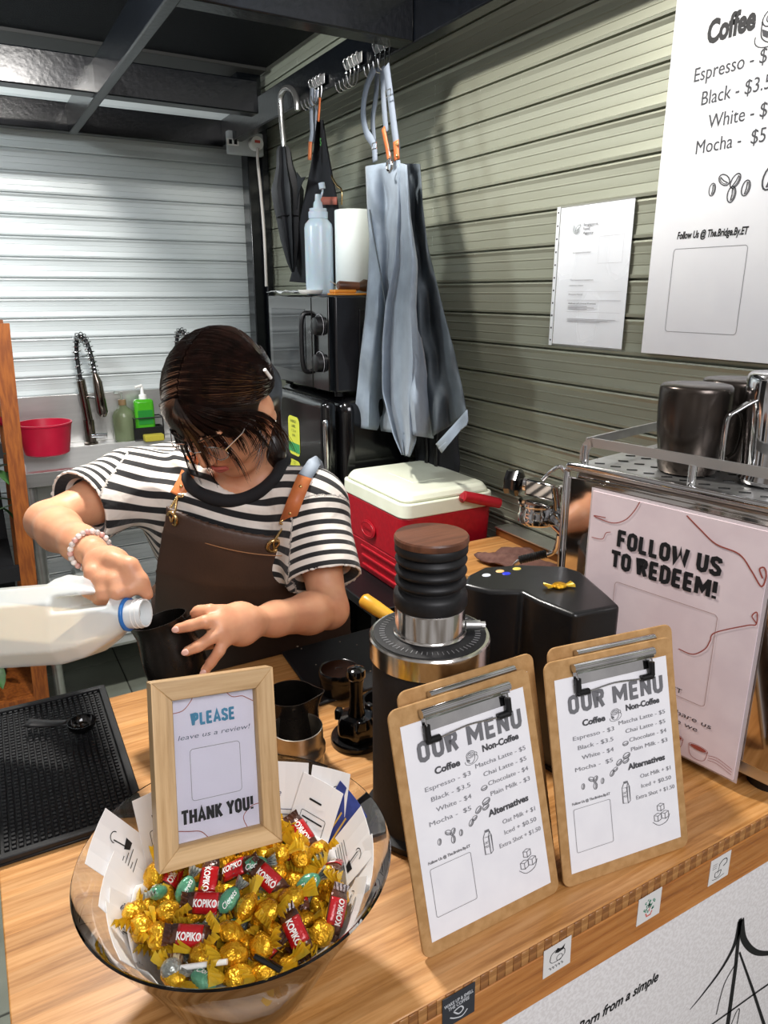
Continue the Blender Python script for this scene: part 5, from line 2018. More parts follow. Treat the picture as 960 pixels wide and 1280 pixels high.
c = P(440, 356, Y=2.03)
ca = thing('white_canister', 'plain tall white cylinder beside the dispenser bottle on the microwave', 'canister', (c.x + .012, 2.04, MT))
MB().lathe([(.0, 0), (.054, 0), (.0555, .002), (.0555, .238), (.054, .240), (.052, .240), (.051, .236), (.0, .236)], 48).build('cylinder', M('matte white plastic', '#e9f1ee', .45), ca, smooth=40)
wb = M('crumpled clear film', '#dfe3e4', 0.3, alpha=.75, bump=(60, .8, .004))
rr_ = random.Random(2)
rows = []
for j in range(9):
    rows.append([(x_, y_, MT + .003 + .008 * abs(math.sin(x_ * 60 + y_ * 31)) + .004 * rr_.random()) for x_ in [.87 + .02 * i for i in range(10)] for y_ in [2.12 + .02 * j]])
bag = MB().sheet(rows).build('plastic_bag', wb, None, thick=.001, smooth=70)
tag(bag, 'crumpled clear plastic bag hanging over the left edge of the microwave', 'bag')
bc_ = thing('white_dish', 'flat white plastic lid on the plastic bag left of the dispenser bottle', 'lid', (.925, 2.06, MT + .004))
MB().lathe([(.0, 0), (.030, 0), (.036, .006), (.037, .011), (.035, .011), (.029, .003), (.0, .003)], 32).build('lid', white_pl, bc_, smooth=40)
orange = M('orange plastic', '#d98c2f', .4)
og = thing('orange_tray', 'thin orange plastic board lying on the front edge of the microwave', 'tray', (.985, 1.935, MT))
MB().bb((-.055, -.028, .0003), (.115, .02, .006)).build('board', orange, og, bevel=.002)
MB().bb((-.05, -.02, .0062), (.02, .018, .016)).build('raised_end', orange, og, bevel=.003)
wk = thing('wooden_tool', 'dark wooden handled tool with a metal spike lying on the orange board', 'tool', (1.0, 1.935, MT + .017))
MB().tube([(-.045, 0, .010), (-.040, 0, .010), (.02, 0, .008)], [.010, .013, .012], 16).build('wooden_handle', walnut, wk, smooth=50)
MB().tube([(.022, 0, .007), (.04, 0, .010), (.07, .002, .008), (.10, .0, .006)], [.010, .018, .014, .006], 14).build('wooden_head', M('dark walnut', '#4a3422', .4), wk, smooth=50)
MB().tube([(-.046, 0, .010), (-.070, 0, .022)], .0014, 6).build('spike', steel, wk)


# ------------------------------------------------------------------ side table and cool box
tb = thing('side_table', 'low black side table under the red cool box by the shutter', 'table', (1.0, 1.66, 0))
MB().bb((.80, 1.44, .785), (1.20, 1.87, .810)).build('table_top', black_plastic, tb, world=True, bevel=.003)
for x in (.82, 1.18):
    for y in (1.46, 1.85):
        MB().bb((x - .015, y - .015, 0), (x + .015, y + .015, .785)).build('leg', black_plastic, tb, world=True, bevel=.002)
red_p = M('red cooler plastic', '#b01424', 0.42, noise=(70, '#a01020', .3), bump=(180, .25))
cream = M('off white cooler lid', '#e9ecd9', 0.42, noise=(10, '#dfe3cd', .3), bump=(120, .15))
CX, CY, CB = 1.035, 1.635, .8105
co = thing('cool_box', 'red cool box with an off white lid and red carry handle', 'cool box', (CX, CY, CB))
hw, hd, bh = .143, .172, .215


def taperbox(hw0, hd0, hw1, hd1, z0, z1, r=.03, n=5):
    m = MB()
    a, b_ = rrect(-hw0, -hd0, hw0, hd0, r, n), rrect(-hw1, -hd1, hw1, hd1, r, n)
    k = len(a)
    m.raw([(p[0], p[1], z0) for p in a] + [(p[0], p[1], z1) for p in b_], [tuple(reversed(range(k))), tuple(range(k, 2 * k))] + [(i, (i + 1) % k, k + (i + 1) % k, k + i) for i in range(k)])
    return m


taperbox(hw - .016, hd - .018, hw - .004, hd - .004, 0, bh * .45).build('lower_body', red_p, co, bevel=.003, smooth=None)
taperbox(hw - .004, hd - .004, hw, hd, bh * .45 + .0005, bh).build('upper_body', red_p, co, bevel=.003)
taperbox(hw + .002, hd + .002, hw + .001, hd + .001, bh + .0005, bh + .038).build('lid_rim', cream, co, bevel=.003)
taperbox(hw - .004, hd - .004, hw - .016, hd - .016, bh + .0385, bh + .062).build('lid_top', cream, co, bevel=.008)
# embossed oval badge on the left face
Tb = frame((0, -1, 0), (0, 0, 1)).to_4x4()
Tb.translation = (-hw - .001, .01, bh * .66)
m = MB()
m.raw([(p[0], p[1], z) for z in (0, .003) for p in arc(0, 0, .040, 0, 350, 35, .62)], [tuple(range(36, 72))] + [(i, (i + 1) % 36, 36 + (i + 1) % 36, 36 + i) for i in range(36)], 0, Tb)
m.build('oval_badge', red_p, co, smooth=40)
m = MB().tube([Tb @ Vector((p[0], p[1], .003)) for p in arc(0, 0, .034, 0, 350, 35, .58)], .0012, 6, closed=True)
m.build('badge_ring', red_p, co)
m = MB()
text(m, 'Coleman', 0, -.004, .009, width=.044, bold=.03, z=.0036, T=Tb)
m.build('badge_lettering', M('deep red', '#8a0f1b', .4), co)
# ribs low on the left face
for k in range(3):
    MB().box((-hw + .006 + .002 * k, -.03 - .0 * k, bh * .36 - k * .028), (.006, hd * 1.1, .008)).build('rib', red_p, co, bevel=.002)
# carry handle folded against the near right face
hp = [P(580, 620, Y=1.445), P(600, 624, Y=1.437), P(624, 629, Y=1.428)]
MB().tube(hp, [.0135, .0145, .0135], 16).build('handle_grip', red_p, co, world=True, smooth=60)
MB().tube([hp[0] + Vector((.0, .0, 0)), hp[0] + Vector((.012, .028, -.02))], .010, 10).build('handle_arm', red_p, co, world=True, smooth=60)
MB().tube([hp[2], hp[2] + Vector((-.012, .06, -.01)), hp[2] + Vector((-.03, .14, -.02))], .010, 10).build('handle_arm', red_p, co, world=True, smooth=60)
MB().box((0, 0, bh + .0622), (.10, .13, .002)).build('lid_panel', cream, co, bevel=.001)

# black bag behind the grey apron hem
db = thing('black_bag', 'black fabric bag hanging against the shutter behind the grey apron hem', 'bag', (1.17, 1.75, .9))
rows = []
for j in range(13):
    f = j / 12
    z = 1.24 - f * .26
    hw_ = .10 + .03 * math.sin(f * 3) - .03 * f
    rows.append([(1.172 + .022 * math.cos(q_) * (1 + .15 * math.sin(5 * q_ + 6 * f)), 1.74 + hw_ * math.sin(q_) * (1 + .06 * math.sin(9 * f + 3 * q_)), z) for q_ in [2 * PI * k / 24 for k in range(25)]])
MB().sheet(rows).build('bag_body', black_cloth, db, world=True, smooth=70)
MB().tube(smoothpath([(1.15, 1.70, 1.22), (1.145, 1.70, 1.10), (1.145, 1.68, .99)], 4), .009, 6, flat=.4).build('bag_strap', black_plastic, db, world=True)
MB().tube(smoothpath([(1.15, 1.78, 1.22), (1.145, 1.75, 1.12), (1.145, 1.76, .99)], 4), .009, 6, flat=.4).build('bag_strap', black_plastic, db, world=True)

# wooden ledge with a steel cap along the foot of the right shutter
lg = thing('wall_ledge', 'brown wooden ledge with a steel cap running along the right shutter behind the cool box', 'ledge', (1.19, 1.3, CT))
MB().bb((1.165, 1.00, CT + .0005), (1.212, 1.435, CT + .022)).build('wood_board', M('dark oiled wood', '#7b4a22', .4, noise=(30, '#5f3716', .6), stretch=(1, .15, 1)), lg, world=True, bevel=.001)
MB().bb((1.160, 1.00, CT + .0225), (1.212, 1.435, CT + .026)).build('steel_cap', steel, lg, world=True, bevel=.0005)
cl = MB()
rows = []
for j in range(13):
    rows.append([(1.00 + .012 * i + .004 * math.sin(j), 1.14 + .014 * j, CT + .003 + .016 * abs(math.sin(i * .5 + j * .35)) ** 2 + .010 * math.sin(PI * j / 12)) for i in range(11)])
o = MB().sheet(rows).build('bar_towel', M('dusty brown towel', '#7d5a50', .95, bump=(900, 1, .002), noise=(60, '#6b4a42', .5)), None, thick=.004, smooth=80)
tag(o, 'dusty brown bar towel bunched under the steam wand', 'towel')
# steel wall rails behind the steam knob
a, b_ = P(452, 748, Z=1.075), P(488, 772, Z=1.05)
yh = thing('yellow_handled_brush', 'brush with a rounded yellow handle leaning behind the bellows grinder', 'brush', (.52, .80, CT))
MB().tube([a, a + (b_ - a) * .08, a + (b_ - a) * .5, b_], [.008, .0125, .0125, .011], 16).build('handle', M('yellow lacquered wood', '#dfa938', .35, noise=(30, '#cf962b', .4)), yh, world=True, smooth=60)
MB().tube([b_, Vector((.56, .93, CT + .012))], [.006, .005], 10).build('shaft', black_plastic, yh, world=True, smooth=60)
MB().tube([Vector((.555, .935, CT + .016)), Vector((.57, .925, CT + .0005))], [.008, .010], 10).build('bristles', matte_black, yh, world=True)

# ------------------------------------------------------------------ sink unit
SX0, SX1, SY0, SY1, SZ = P(24, 592, Y=2.72).x, 0.86, 2.72, 3.24, .968
sk_t = thing('steel_sink', 'stainless steel sink unit with a tall splashback in front of the back shutter', 'sink', ((SX0 + SX1) / 2, 2.98, 0))
d_ = .050
MB().bb((SX0, SY0, SZ - d_), (SX1, SY0 + .004, SZ)).build('front_apron', steel, sk_t, world=True, bevel=.001)
MB().bb((SX0, SY0, SZ - .004), (SX1, SY0 + .035, SZ)).build('front_rim', steel, sk_t, world=True, bevel=.001)
MB().bb((SX0, SY1 - .10, SZ - .004), (SX1, SY1, SZ)).build('rear_deck', steel, sk_t, world=True, bevel=.001)
MB().bb((SX0, SY0 + .035, SZ - .004), (SX0 + .03, SY1 - .10, SZ)).build('side_rim', steel, sk_t, world=True)
MB().bb((SX1 - .03, SY0 + .035, SZ - .004), (SX1, SY1 - .10, SZ)).build('side_rim', steel, sk_t, world=True)
zt = P(110, 491, Y=SY1).z
MB().bb((SX0, SY1 - .012, SZ), (SX1, SY1, zt)).build('splashback', steel, sk_t, world=True, bevel=.002)
bx0, bx1, by0, by1, bz = SX0 + .03, SX1 - .03, SY0 + .035, SY1 - .10, SZ - .20
m = MB()
m.raw([(bx0, by0, SZ - .002), (bx1, by0, SZ - .002), (bx1, by1, SZ - .002), (bx0, by1, SZ - .002), (bx0 + .02, by0 + .02, bz), (bx1 - .02, by0 + .02, bz), (bx1 - .02, by1 - .02, bz), (bx0 + .02, by1 - .02, bz)],
      [(4, 5, 6, 7), (0, 1, 5, 4), (1, 2, 6, 5), (2, 3, 7, 6), (3, 0, 4, 7)])
m.build('basin', steel, sk_t, world=True, thick=.002)
MB().lathe([(.0, 0), (.035, 0), (.035, .003), (.0, .003)], 24, c=((bx0 + bx1) / 2, (by0 + by1) / 2, bz + .001)).build('drain', chrome, sk_t, world=True)
for x in (SX0 + .03, SX1 - .03):
    for y in (SY0 + .03, SY1 - .03):
        MB().tube([(x, y, .03), (x, y, SZ - .05)], .019, 14).build('leg', steel, sk_t, world=True, smooth=60)
        MB().tube([(x, y, 0), (x, y, .03)], .022, 14).build('foot', rub, sk_t, world=True, smooth=60)
MB().bb((SX0 + .02, SY0 + .02, .24), (SX1 - .02, SY1 - .02, .25)).build('lower_shelf', steel, sk_t, world=True)
MB().tube([(SX0 + .03 + .022 * math.cos(q_), SY0 + .03 + .022 * math.sin(q_), .30 + .01 * math.sin(q_)) for q_ in [2 * PI * k / 16 for k in range(16)]], .006, 6, closed=True).build('leg_clamp', matte_black, sk_t, world=True)
MB().bb((.26, 2.80, .2505), (.46, 3.10, .47)).build('storage_tub', M('pale tub', '#cfd4d2', .4), None, bevel=.01)
o = bpy.data.objects['storage_tub']
tag(o, 'pale plastic tub on the shelf under the sink', 'tub')


def spring(pts, r, turns, wr, n=10):
    """helix along a path"""
    ps = smoothpath(pts, 12)
    out = []
    L_ = len(ps) - 1
    N = turns * n
    for i in range(N + 1):
        f = i / N * L_
        k = min(int(f), L_ - 1)
        p = ps[k].lerp(ps[k + 1], f - k)
        d = (ps[k + 1] - ps[k]).normalized()
        u1_ = d.cross(Vector((0, 1, .2))).normalized()
        u2_ = d.cross(u1_)
        a_ = 2 * PI * i / n
        out.append(p + u1_ * r * math.cos(a_) + u2_ * r * math.sin(a_))
    return MB().tube(out, wr, 5)


darkchrome = M('smoky chrome', '#8b8178', .16, 1.0)


def faucet(x, yb, label, h=.44):
    t = thing('spring_faucet', label, 'tap', (x, yb, SZ), 0, 'spring taps at the sink')
    MB().lathe([(.0, 0), (.028, 0), (.028, .006), (.021, .010), (.021, .10), (.0, .10)], 24).build('base', darkchrome, t, smooth=40)
    MB().tube([(0, 0, .10), (-.012, 0, h * .62)], .017, 16).build('column', darkchrome, t, smooth=40)
    MB().tube([(0, -.01, .035), (.06, -.03, .035)], .011, 12).build('lever', chrome, t, smooth=50)
    arch = [(-.012, 0, h * .6), (-.015, 0, h * .85), (-.005, -.02, h * 1.0), (.018, -.05, h * .97), (.030, -.07, h * .82), (.034, -.075, h * .68)]
    MB().tube(smoothpath(arch, 6), .008, 8).build('hose', matte_black, t, smooth=60)
    spring(arch, .0165, 19, .0024).build('spring_coil', chrome, t, smooth=60)
    MB().tube([(.034, -.075, h * .68), (.040, -.078, h * .60), (.046, -.08, h * .32), (.046, -.08, h * .28)], [.010, .018, .021, .012], 16).build('spray_head', darkchrome, t, smooth=50)
    MB().tube([(.0, 0, h * .45), (.045, -.075, h * .45)], .006, 8).build('holder_arm', chrome, t, smooth=50)
    return t


fx = P(114, 552, Y=3.17)
faucet(fx.x, 3.17, 'spring neck tap standing clear to the left of the woman', (P(106, 418, Y=3.17).z - SZ) / 1.02)
fx2 = P(228, 540, Y=3.17)
faucet(fx2.x + .02, 3.17, 'second spring neck tap, mostly hidden behind her head', (P(106, 418, Y=3.17).z - SZ) / 1.0)

# soap bottles
gsoap = M('green washing liquid', '#58c22e', .15, trans=.35, sss=.2)
psoap = M('pale green soap', '#8f9c78', .12, trans=.5)
clearp = M('clear bottle plastic', '#e9efe9', .06, trans=.85, ior=1.2)
q = P(157, 546, Y=3.19)
t = thing('soap_bottle', 'clear pump bottle of pale green soap, left of the bright green one', 'bottle', (q.x, 3.185, SZ))
MB().lathe([(.0, 0), (.043, 0), (.046, .006), (.046, .105), (.038, .125), (.018, .142), (.014, .150), (.0, .150)], 32).build('body', psoap, t, smooth=50)
MB().lathe([(.0, .150), (.016, .150), (.016, .172), (.0, .172)], 20).build('pump_collar', M('amber plastic', '#8d7354', .4), t, smooth=40)
MB().tube([(0, 0, .172), (0, 0, .20), (-.030, -.01, .205)], .005, 8).build('pump_spout', clearp, t, smooth=40)
q = P(184, 540, Y=3.18)
t = thing('caddy', 'black sink caddy holding the green bottle and a yellow sponge', 'caddy', (q.x, 3.165, SZ))
MB().bb((-.062, -.035, 0), (.062, .035, .006)).build('tray', black_plastic, t, bevel=.002)
for lo, hi in (((-.062, -.035, .006), (.062, -.031, .055)), ((-.062, .031, .006), (.062, .035, .055)), ((-.062, -.031, .006), (-.058, .031, .055)), ((.058, -.031, .006), (.062, .031, .055))):
    MB().bb(lo, hi).build('side', black_plastic, t)
MB().tube([(-.06, -.034, .095), (.06, -.034, .095), (.06, .033, .095), (-.06, .033, .095)], .003, 6, closed=True).build('wire_rail', black_plastic, t)
for sx_ in (-.06, .06):
    MB().tube([(sx_, -.034, .05), (sx_, -.034, .095)], .003, 6).build('wire_post', black_plastic, t)
t = thing('soap_bottle', 'bright green washing liquid bottle with a white pump', 'bottle', (q.x - .008, 3.165, SZ + .0065))
MB().bb((-.040, -.024, 0), (.040, .024, .165)).build('body', gsoap, t, bevel=.014, seg=4)
MB().lathe([(.0, .165), (.016, .165), (.016, .182), (.008, .186), (.006, .215), (.0, .215)], 20).build('pump_collar', white_pl, t, smooth=40)
MB().tube([(0, 0, .212), (0, 0, .222), (-.030, -.01, .216)], .006, 8).build('pump_spout', white_pl, t, smooth=40)
MB().bb((-.030, -.0255, .06), (.030, -.0245, .12)).build('bottle_label', M('dark green label', '#1f7f2c', .4), t)
o = MB().bb((q.x - .03, 3.085, SZ + .0005), (q.x + .05, 3.128, SZ + .028)).build('sponge', M('yellow sponge', '#b5a83a', .95, bump=(300, 1, .003)), None, bevel=.004)
tag(o, 'yellow green sponge in front of the sink caddy', 'sponge')

# red dipper and chopping board
q = P(57, 548, Y=3.0)
redp = M('crimson plastic', '#c0183a', .35, noise=(10, '#b01433', .3))
t = thing('water_dipper', 'crimson plastic water dipper resting on the left rim of the sink', 'dipper', (q.x, 3.0, q.z - .06))
MB().lathe([(.0, 0), (.070, 0), (.080, .006), (.098, .115), (.101, .116), (.101, .122), (.095, .122), (.076, .010), (.0, .006)], 40).build('bowl', redp, t, smooth=40)
MB().tube(smoothpath([(-.085, -.01, .10), (-.12, -.02, .125), (-.16, -.03, .155)], 4), [.016] * 4 + [.014] * 4 + [.013], 12).build('handle', redp, t, smooth=60)
a, b_ = P(33, 545, Y=2.95), P(44, 588, Y=2.80)
t = thing('chopping_board', 'thin green chopping board leaning in the left corner of the sink', 'chopping board', b_)
m = MB()
m.hexa([b_ + Vector((-.05, 0, -.02)), b_ + Vector((-.05, .012, -.02)), b_ + Vector((-.05, .20, .10)), b_ + Vector((-.05, .19, .11)), b_ + Vector((-.045, 0, -.02)), b_ + Vector((-.045, .012, -.02)), b_ + Vector((-.045, .20, .10)), b_ + Vector((-.045, .19, .11))])
m.build('board', M('sage green plastic', '#9db77e', .5), t, world=True)
bpy.data.objects['chopping_board']

# ------------------------------------------------------------------ planter on the far left
brown_wood = M('orange brown timber', '#96541f', .55, noise=(14, '#7a3f18', .6), stretch=(8, 8, 1), bump=(60, .2))
pt, pb = P(6, 425, Y=2.62), P(54, 885, Y=2.62)
ps = thing('plant_stand', 'orange brown timber plant stand at the left edge by the sink', 'plant stand', (pb.x - .1, 2.7, 0))
for dx, dy in ((0, 0), (-.42, 0), (0, .36), (-.42, .36)):
    MB().hexa([(pb.x + dx - .03, 2.62 + dy, 0), (pb.x + dx + .02, 2.62 + dy, 0), (pb.x + dx + .02, 2.66 + dy, 0), (pb.x + dx - .03, 2.66 + dy, 0),
               (pt.x + dx - .03, 2.62 + dy, pt.z + .05), (pt.x + dx + .02, 2.62 + dy, pt.z + .05), (pt.x + dx + .02, 2.66 + dy, pt.z + .05), (pt.x + dx - .03, 2.66 + dy, pt.z + .05)]).build('post', brown_wood, ps, world=True)
for z in (.12, .62, 1.05):
    MB().bb((pb.x - .47, 2.625, z), (pb.x, 2.655, z + .05)).build('rail', brown_wood if z < .5 else matte_black, ps, world=True)  # upper rails and shelves coloured black, shade put into the timber's colour
    MB().bb((pb.x - .45, 2.66, z + .03), (pb.x - .02, 2.99, z + .05)).build('shelf', brown_wood if z < .5 else matte_black, ps, world=True)
MB().bb((pb.x - .45, 2.985, .18), (pb.x - .02, 2.995, 1.05)).build('shade_board', matte_black, ps, world=True)  # added black sheet standing in for the darkness behind the stand
leaf_m = M('dark green leaf', '#3f6b33', .45, noise=(30, '#2d5226', .5))


def leaf_mesh():
    rows = []
    for i in range(6):
        f = i / 5
        w = .016 * math.sin(PI * min(1, f * .95 + .03)) ** .8
        rows.append([(-w, f * .075, .004 + .012 * f - .03 * f * f), (0, f * .075, .0 + .012 * f - .03 * f * f), (w, f * .075, .004 + .012 * f - .03 * f * f)])
    return MB().sheet(rows)


leaf0 = None
for (zb_, lab, n_) in ((1.10, 'potted leafy plant on the top shelf of the stand', 26), (.67, 'potted trailing plant on the middle shelf of the stand', 40), (.17, 'potted plant in shade on the lowest shelf of the stand', 30)):
    rr_ = random.Random(n_)
    c = Vector((pb.x - .16, 2.82, zb_ + .001))
    t = thing('potted_plant', lab, 'plant', c, 0, 'plants on the timber stand')
    MB().lathe([(.0, 0), (.055, 0), (.075, .10), (.080, .10), (.080, .112), (.070, .112), (.066, .10), (.0, .095)], 28).build('pot', matte_black, t, smooth=40)
    for i in range(n_):
        a_ = rr_.uniform(0, 2 * PI)
        l_ = rr_.uniform(.05, .19)
        hh = .11 + rr_.uniform(.02, .26)
        tip = Vector((l_ * math.cos(a_), l_ * math.sin(a_), hh))
        rotm = Matrix.Rotation(a_ - PI / 2 + rr_.uniform(-.5, .5), 4, 'Z') @ Matrix.Rotation(rr_.uniform(-.7, .5), 4, 'X') @ Matrix.Scale(rr_.uniform(.9, 1.4), 4)
        if leaf0 is None:
            leaf0 = leaf_mesh().build('leaf', leaf_m, t, smooth=80)
            o = leaf0
        else:
            o = leaf0.copy()
            COL.objects.link(o)
            o.parent = t
        o.matrix_local = Matrix.Translation(tip) @ rotm
        if i % 4 == 0:
            MB().tube(smoothpath([(0, 0, .095), (tip.x * .3, tip.y * .3, hh * .8), tip], 4), .0022, 5).build('stem', leaf_m, t)
# ------------------------------------------------------------------ signed distance modelling: one continuous surface from blended limbs
view_c = fwd_c * _ct - Vector((0, 0, 1)) * _st
down_c = -(fwd_c * _st + Vector((0, 0, 1)) * _ct)


def Pd(px, py, d):
    """point seen at a pixel at the distance d along the camera axis"""
    return Vector((0, 0, CAM_H)) + (right_c * ((px - 480) / FPX) + down_c * ((py - 640) / FPX) + view_c) * d


def cv(r, d, t):
    return (right_c * r + down_c * d - view_c * t)


class Field:
    def __init__(s, lo, hi, h):
        s.lo, s.h = np.array(lo, float), h
        s.n = np.ceil((np.array(hi, float) - s.lo) / h).astype(int) + 1
        s.F = np.full(s.n, 1.0, np.float32)

    def sub(s, lo, hi):
        a = np.clip(np.floor((np.array(lo) - s.lo) / s.h).astype(int), 0, s.n - 1)
        b = np.clip(np.ceil((np.array(hi) - s.lo) / s.h).astype(int) + 1, 1, s.n)
        sl = tuple(slice(a[i], b[i]) for i in range(3))
        ax = [s.lo[i] + s.h * np.arange(a[i], b[i], dtype=np.float32) for i in range(3)]
        X, Y, Z = np.meshgrid(*ax, indexing='ij', sparse=True)
        return sl, X.astype(np.float32), Y.astype(np.float32), Z.astype(np.float32)

    def put(s, lo, hi, fn, k=0.01, op='add'):
        pad = k * 1.5 + 3 * s.h
        sl, X, Y, Z = s.sub([q - pad for q in lo], [q + pad for q in hi])
        A = s.F[sl]
        if A.size == 0:
            return
        B = fn(X, Y, Z).astype(np.float32)
        if op == 'sub':
            B = -B
            k_ = max(k, 1e-5)
            hh = np.clip(.5 - .5 * (A - B) / k_, 0, 1)
            s.F[sl] = A * (1 - hh) + B * hh + k_ * hh * (1 - hh)
        else:
            k_ = max(k, 1e-5)
            hh = np.clip(.5 + .5 * (A - B) / k_, 0, 1)
            s.F[sl] = A * (1 - hh) + B * hh - k_ * hh * (1 - hh)

    def cone(s, a, b, ra, rb, k=0.01, op='add'):
        a, b = np.array(a, float), np.array(b, float)
        d = b - a
        L2 = float(d @ d) or 1e-9

        def fn(X, Y, Z):
            t = np.clip(((X - a[0]) * d[0] + (Y - a[1]) * d[1] + (Z - a[2]) * d[2]) / L2, 0, 1)
            return np.sqrt((X - a[0] - d[0] * t) ** 2 + (Y - a[1] - d[1] * t) ** 2 + (Z - a[2] - d[2] * t) ** 2) - (ra + (rb - ra) * t)
        r = max(ra, rb)
        s.put(np.minimum(a, b) - r, np.maximum(a, b) + r, fn, k, op)

    def ell(s, c, radii, axes, k=0.01, op='add'):
        c = np.array(c, float)
        A = [np.array(q, float) for q in axes]

        def fn(X, Y, Z):
            x, y, z = X - c[0], Y - c[1], Z - c[2]
            q = [x * a[0] + y * a[1] + z * a[2] for a in A]
            k1 = np.sqrt(sum((q[i] / radii[i]) ** 2 for i in range(3)))
            k2 = np.sqrt(sum((q[i] / radii[i] ** 2) ** 2 for i in range(3))) + 1e-9
            return k1 * (k1 - 1) / k2
        r = max(radii)
        s.put(c - r, c + r, fn, k, op)

    def chain(s, pts, rs, k=0.01, op='add'):
        for i in range(len(pts) - 1):
            s.cone(pts[i], pts[i + 1], rs[i], rs[i + 1], k, op)

    def mesh(s):
        F = s.F
        n = F.shape
        I = F < 0
        cell = np.zeros([q - 1 for q in n], bool)
        c0 = I[:-1, :-1, :-1]
        for dx in (0, 1):
            for dy in (0, 1):
                for dz in (0, 1):
                    cell |= (I[dx:n[0] - 1 + dx, dy:n[1] - 1 + dy, dz:n[2] - 1 + dz] != c0)
        ix = np.argwhere(cell)
        acc = np.zeros((len(ix), 3))
        cnt = np.zeros(len(ix))
        corners = [(i, j, k) for i in (0, 1) for j in (0, 1) for k in (0, 1)]
        val = {c: F[ix[:, 0] + c[0], ix[:, 1] + c[1], ix[:, 2] + c[2]] for c in corners}
        for c in corners:
            for axn_ in range(3):
                if c[axn_] == 0:
                    e = list(c)
                    e[axn_] = 1
                    e = tuple(e)
                    A, B = val[c], val[e]
                    m = (A < 0) != (B < 0)
                    t = np.where(m, A / np.where(m, A - B, 1), 0)
                    p = np.tile(np.array(c, float), (len(ix), 1))
                    p[:, axn_] += t
                    acc += np.where(m[:, None], p, 0)
                    cnt += m
        V = s.lo + s.h * (ix + acc / cnt[:, None])
        idx = np.full(cell.shape, -1, np.int64)
        idx[ix[:, 0], ix[:, 1], ix[:, 2]] = np.arange(len(ix))
        faces = []
        for axn_ in range(3):
            o1, o2 = [(1, 2), (2, 0), (0, 1)][axn_]
            sl0, sl1 = [slice(None)] * 3, [slice(None)] * 3
            sl0[axn_], sl1[axn_] = slice(0, -1), slice(1, None)
            A, B = I[tuple(sl0)], I[tuple(sl1)]
            E = np.argwhere(A != B)
            E = E[(E[:, o1] > 0) & (E[:, o2] > 0) & (E[:, o1] < n[o1] - 1) & (E[:, o2] < n[o2] - 1)]
            flip = A[E[:, 0], E[:, 1], E[:, 2]]

            def g(d1, d2):
                q = E.copy()
                q[:, o1] += d1
                q[:, o2] += d2
                return idx[q[:, 0], q[:, 1], q[:, 2]]
            q = np.stack([g(-1, -1), g(0, -1), g(0, 0), g(-1, 0)], 1)
            q[~flip] = q[~flip][:, ::-1]
            faces.append(q)
        return V, np.concatenate(faces)


def field_obj(name, fl_, mat, parent=None, smooth_it=2, attr=None, kind=None, label=None):
    V, Fc = fl_.mesh()
    # light relaxation
    for _ in range(smooth_it):
        e = np.concatenate([Fc[:, [0, 1]], Fc[:, [1, 2]], Fc[:, [2, 3]], Fc[:, [3, 0]]])
        acc = np.zeros_like(V)
        cnt = np.zeros(len(V))
        np.add.at(acc, e[:, 0], V[e[:, 1]])
        np.add.at(acc, e[:, 1], V[e[:, 0]])
        np.add.at(cnt, e[:, 0], 1)
        np.add.at(cnt, e[:, 1], 1)
        V = V * .5 + .5 * acc / cnt[:, None]
    me = bpy.data.meshes.new(name)
    off = np.array(parent.matrix_world.translation) if parent is not None else np.zeros(3)
    me.vertices.add(len(V))
    me.vertices.foreach_set('co', (V - off).astype(np.float32).ravel())
    me.loops.add(len(Fc) * 4)
    me.loops.foreach_set('vertex_index', Fc.astype(np.int32).ravel())
    me.polygons.add(len(Fc))
    me.polygons.foreach_set('loop_start', np.arange(0, len(Fc) * 4, 4, dtype=np.int32))
    me.polygons.foreach_set('loop_total', np.full(len(Fc), 4, np.int32))
    me.polygons.foreach_set('use_smooth', np.ones(len(Fc), bool))
    me.materials.append(mat)
    me.update(calc_edges=True)
    me.validate()
    if attr is not None:
        for nm, fn in attr.items():
            a = me.attributes.new(nm, 'FLOAT', 'POINT')
            a.data.foreach_set('value', fn(V).astype(np.float32))
    o = bpy.data.objects.new(name, me)
    COL.objects.link(o)
    if parent is not None:
        o.parent = parent
    if kind:
        o['kind'] = kind
    if label:
        o['label'] = label
    return o


# ------------------------------------------------------------------ the barista
HS = Vector
neck0 = Pd(308, 592, 1.33)
shR = Pd(166, 606, 1.335)
shL = Pd(388, 632, 1.305)
elR = Pd(58, 652, 1.18)
wrR = Pd(116, 690, 1.00)
elL = Pd(412, 762, 1.235)
wrL = Pd(318, 778, 1.07)
pelvis = neck0 + fwd_c * .13 - right_c * .035
pelvis.z = .84

person = thing('person', 'woman in a striped shirt and brown apron bending to pour milk into a black pitcher', 'person', (pelvis.x, pelvis.y, 0))

uu = (shL - shR).normalized()
axis = (neck0 - pelvis).normalized()
LT = (neck0 - pelvis).length
uh = Vector((uu.x, uu.y, 0)).normalized()
vv = axis.cross(uh).normalized()
if vv.dot(Vector((0, -1, 0))) < 0:
    vv = -vv                      # front of the body
tilt = -uu.z / Vector((uu.x, uu.y)).length
prof_w = [-.10, 0, .10, .20, .30, .38, .43, LT + .01]
prof_a = [.150, .165, .150, .140, .155, .163, .145, .060]
prof_b = [.110, .115, .105, .100, .112, .105, .090, .055]
_pel, _ax, _uh, _vv = [np.array(q, float) for q in (pelvis, axis, uh, vv)]


def torso_coords(X, Y, Z):
    x, y, z = X - _pel[0], Y - _pel[1], Z - _pel[2]
    w = x * _ax[0] + y * _ax[1] + z * _ax[2]
    u = x * _uh[0] + y * _uh[1] + z * _uh[2]
    v = x * _vv[0] + y * _vv[1] + z * _vv[2]
    s_ = np.clip((w - .12) / .30, 0, 1)
    w2 = w + u * tilt * s_
    return u, v, w2


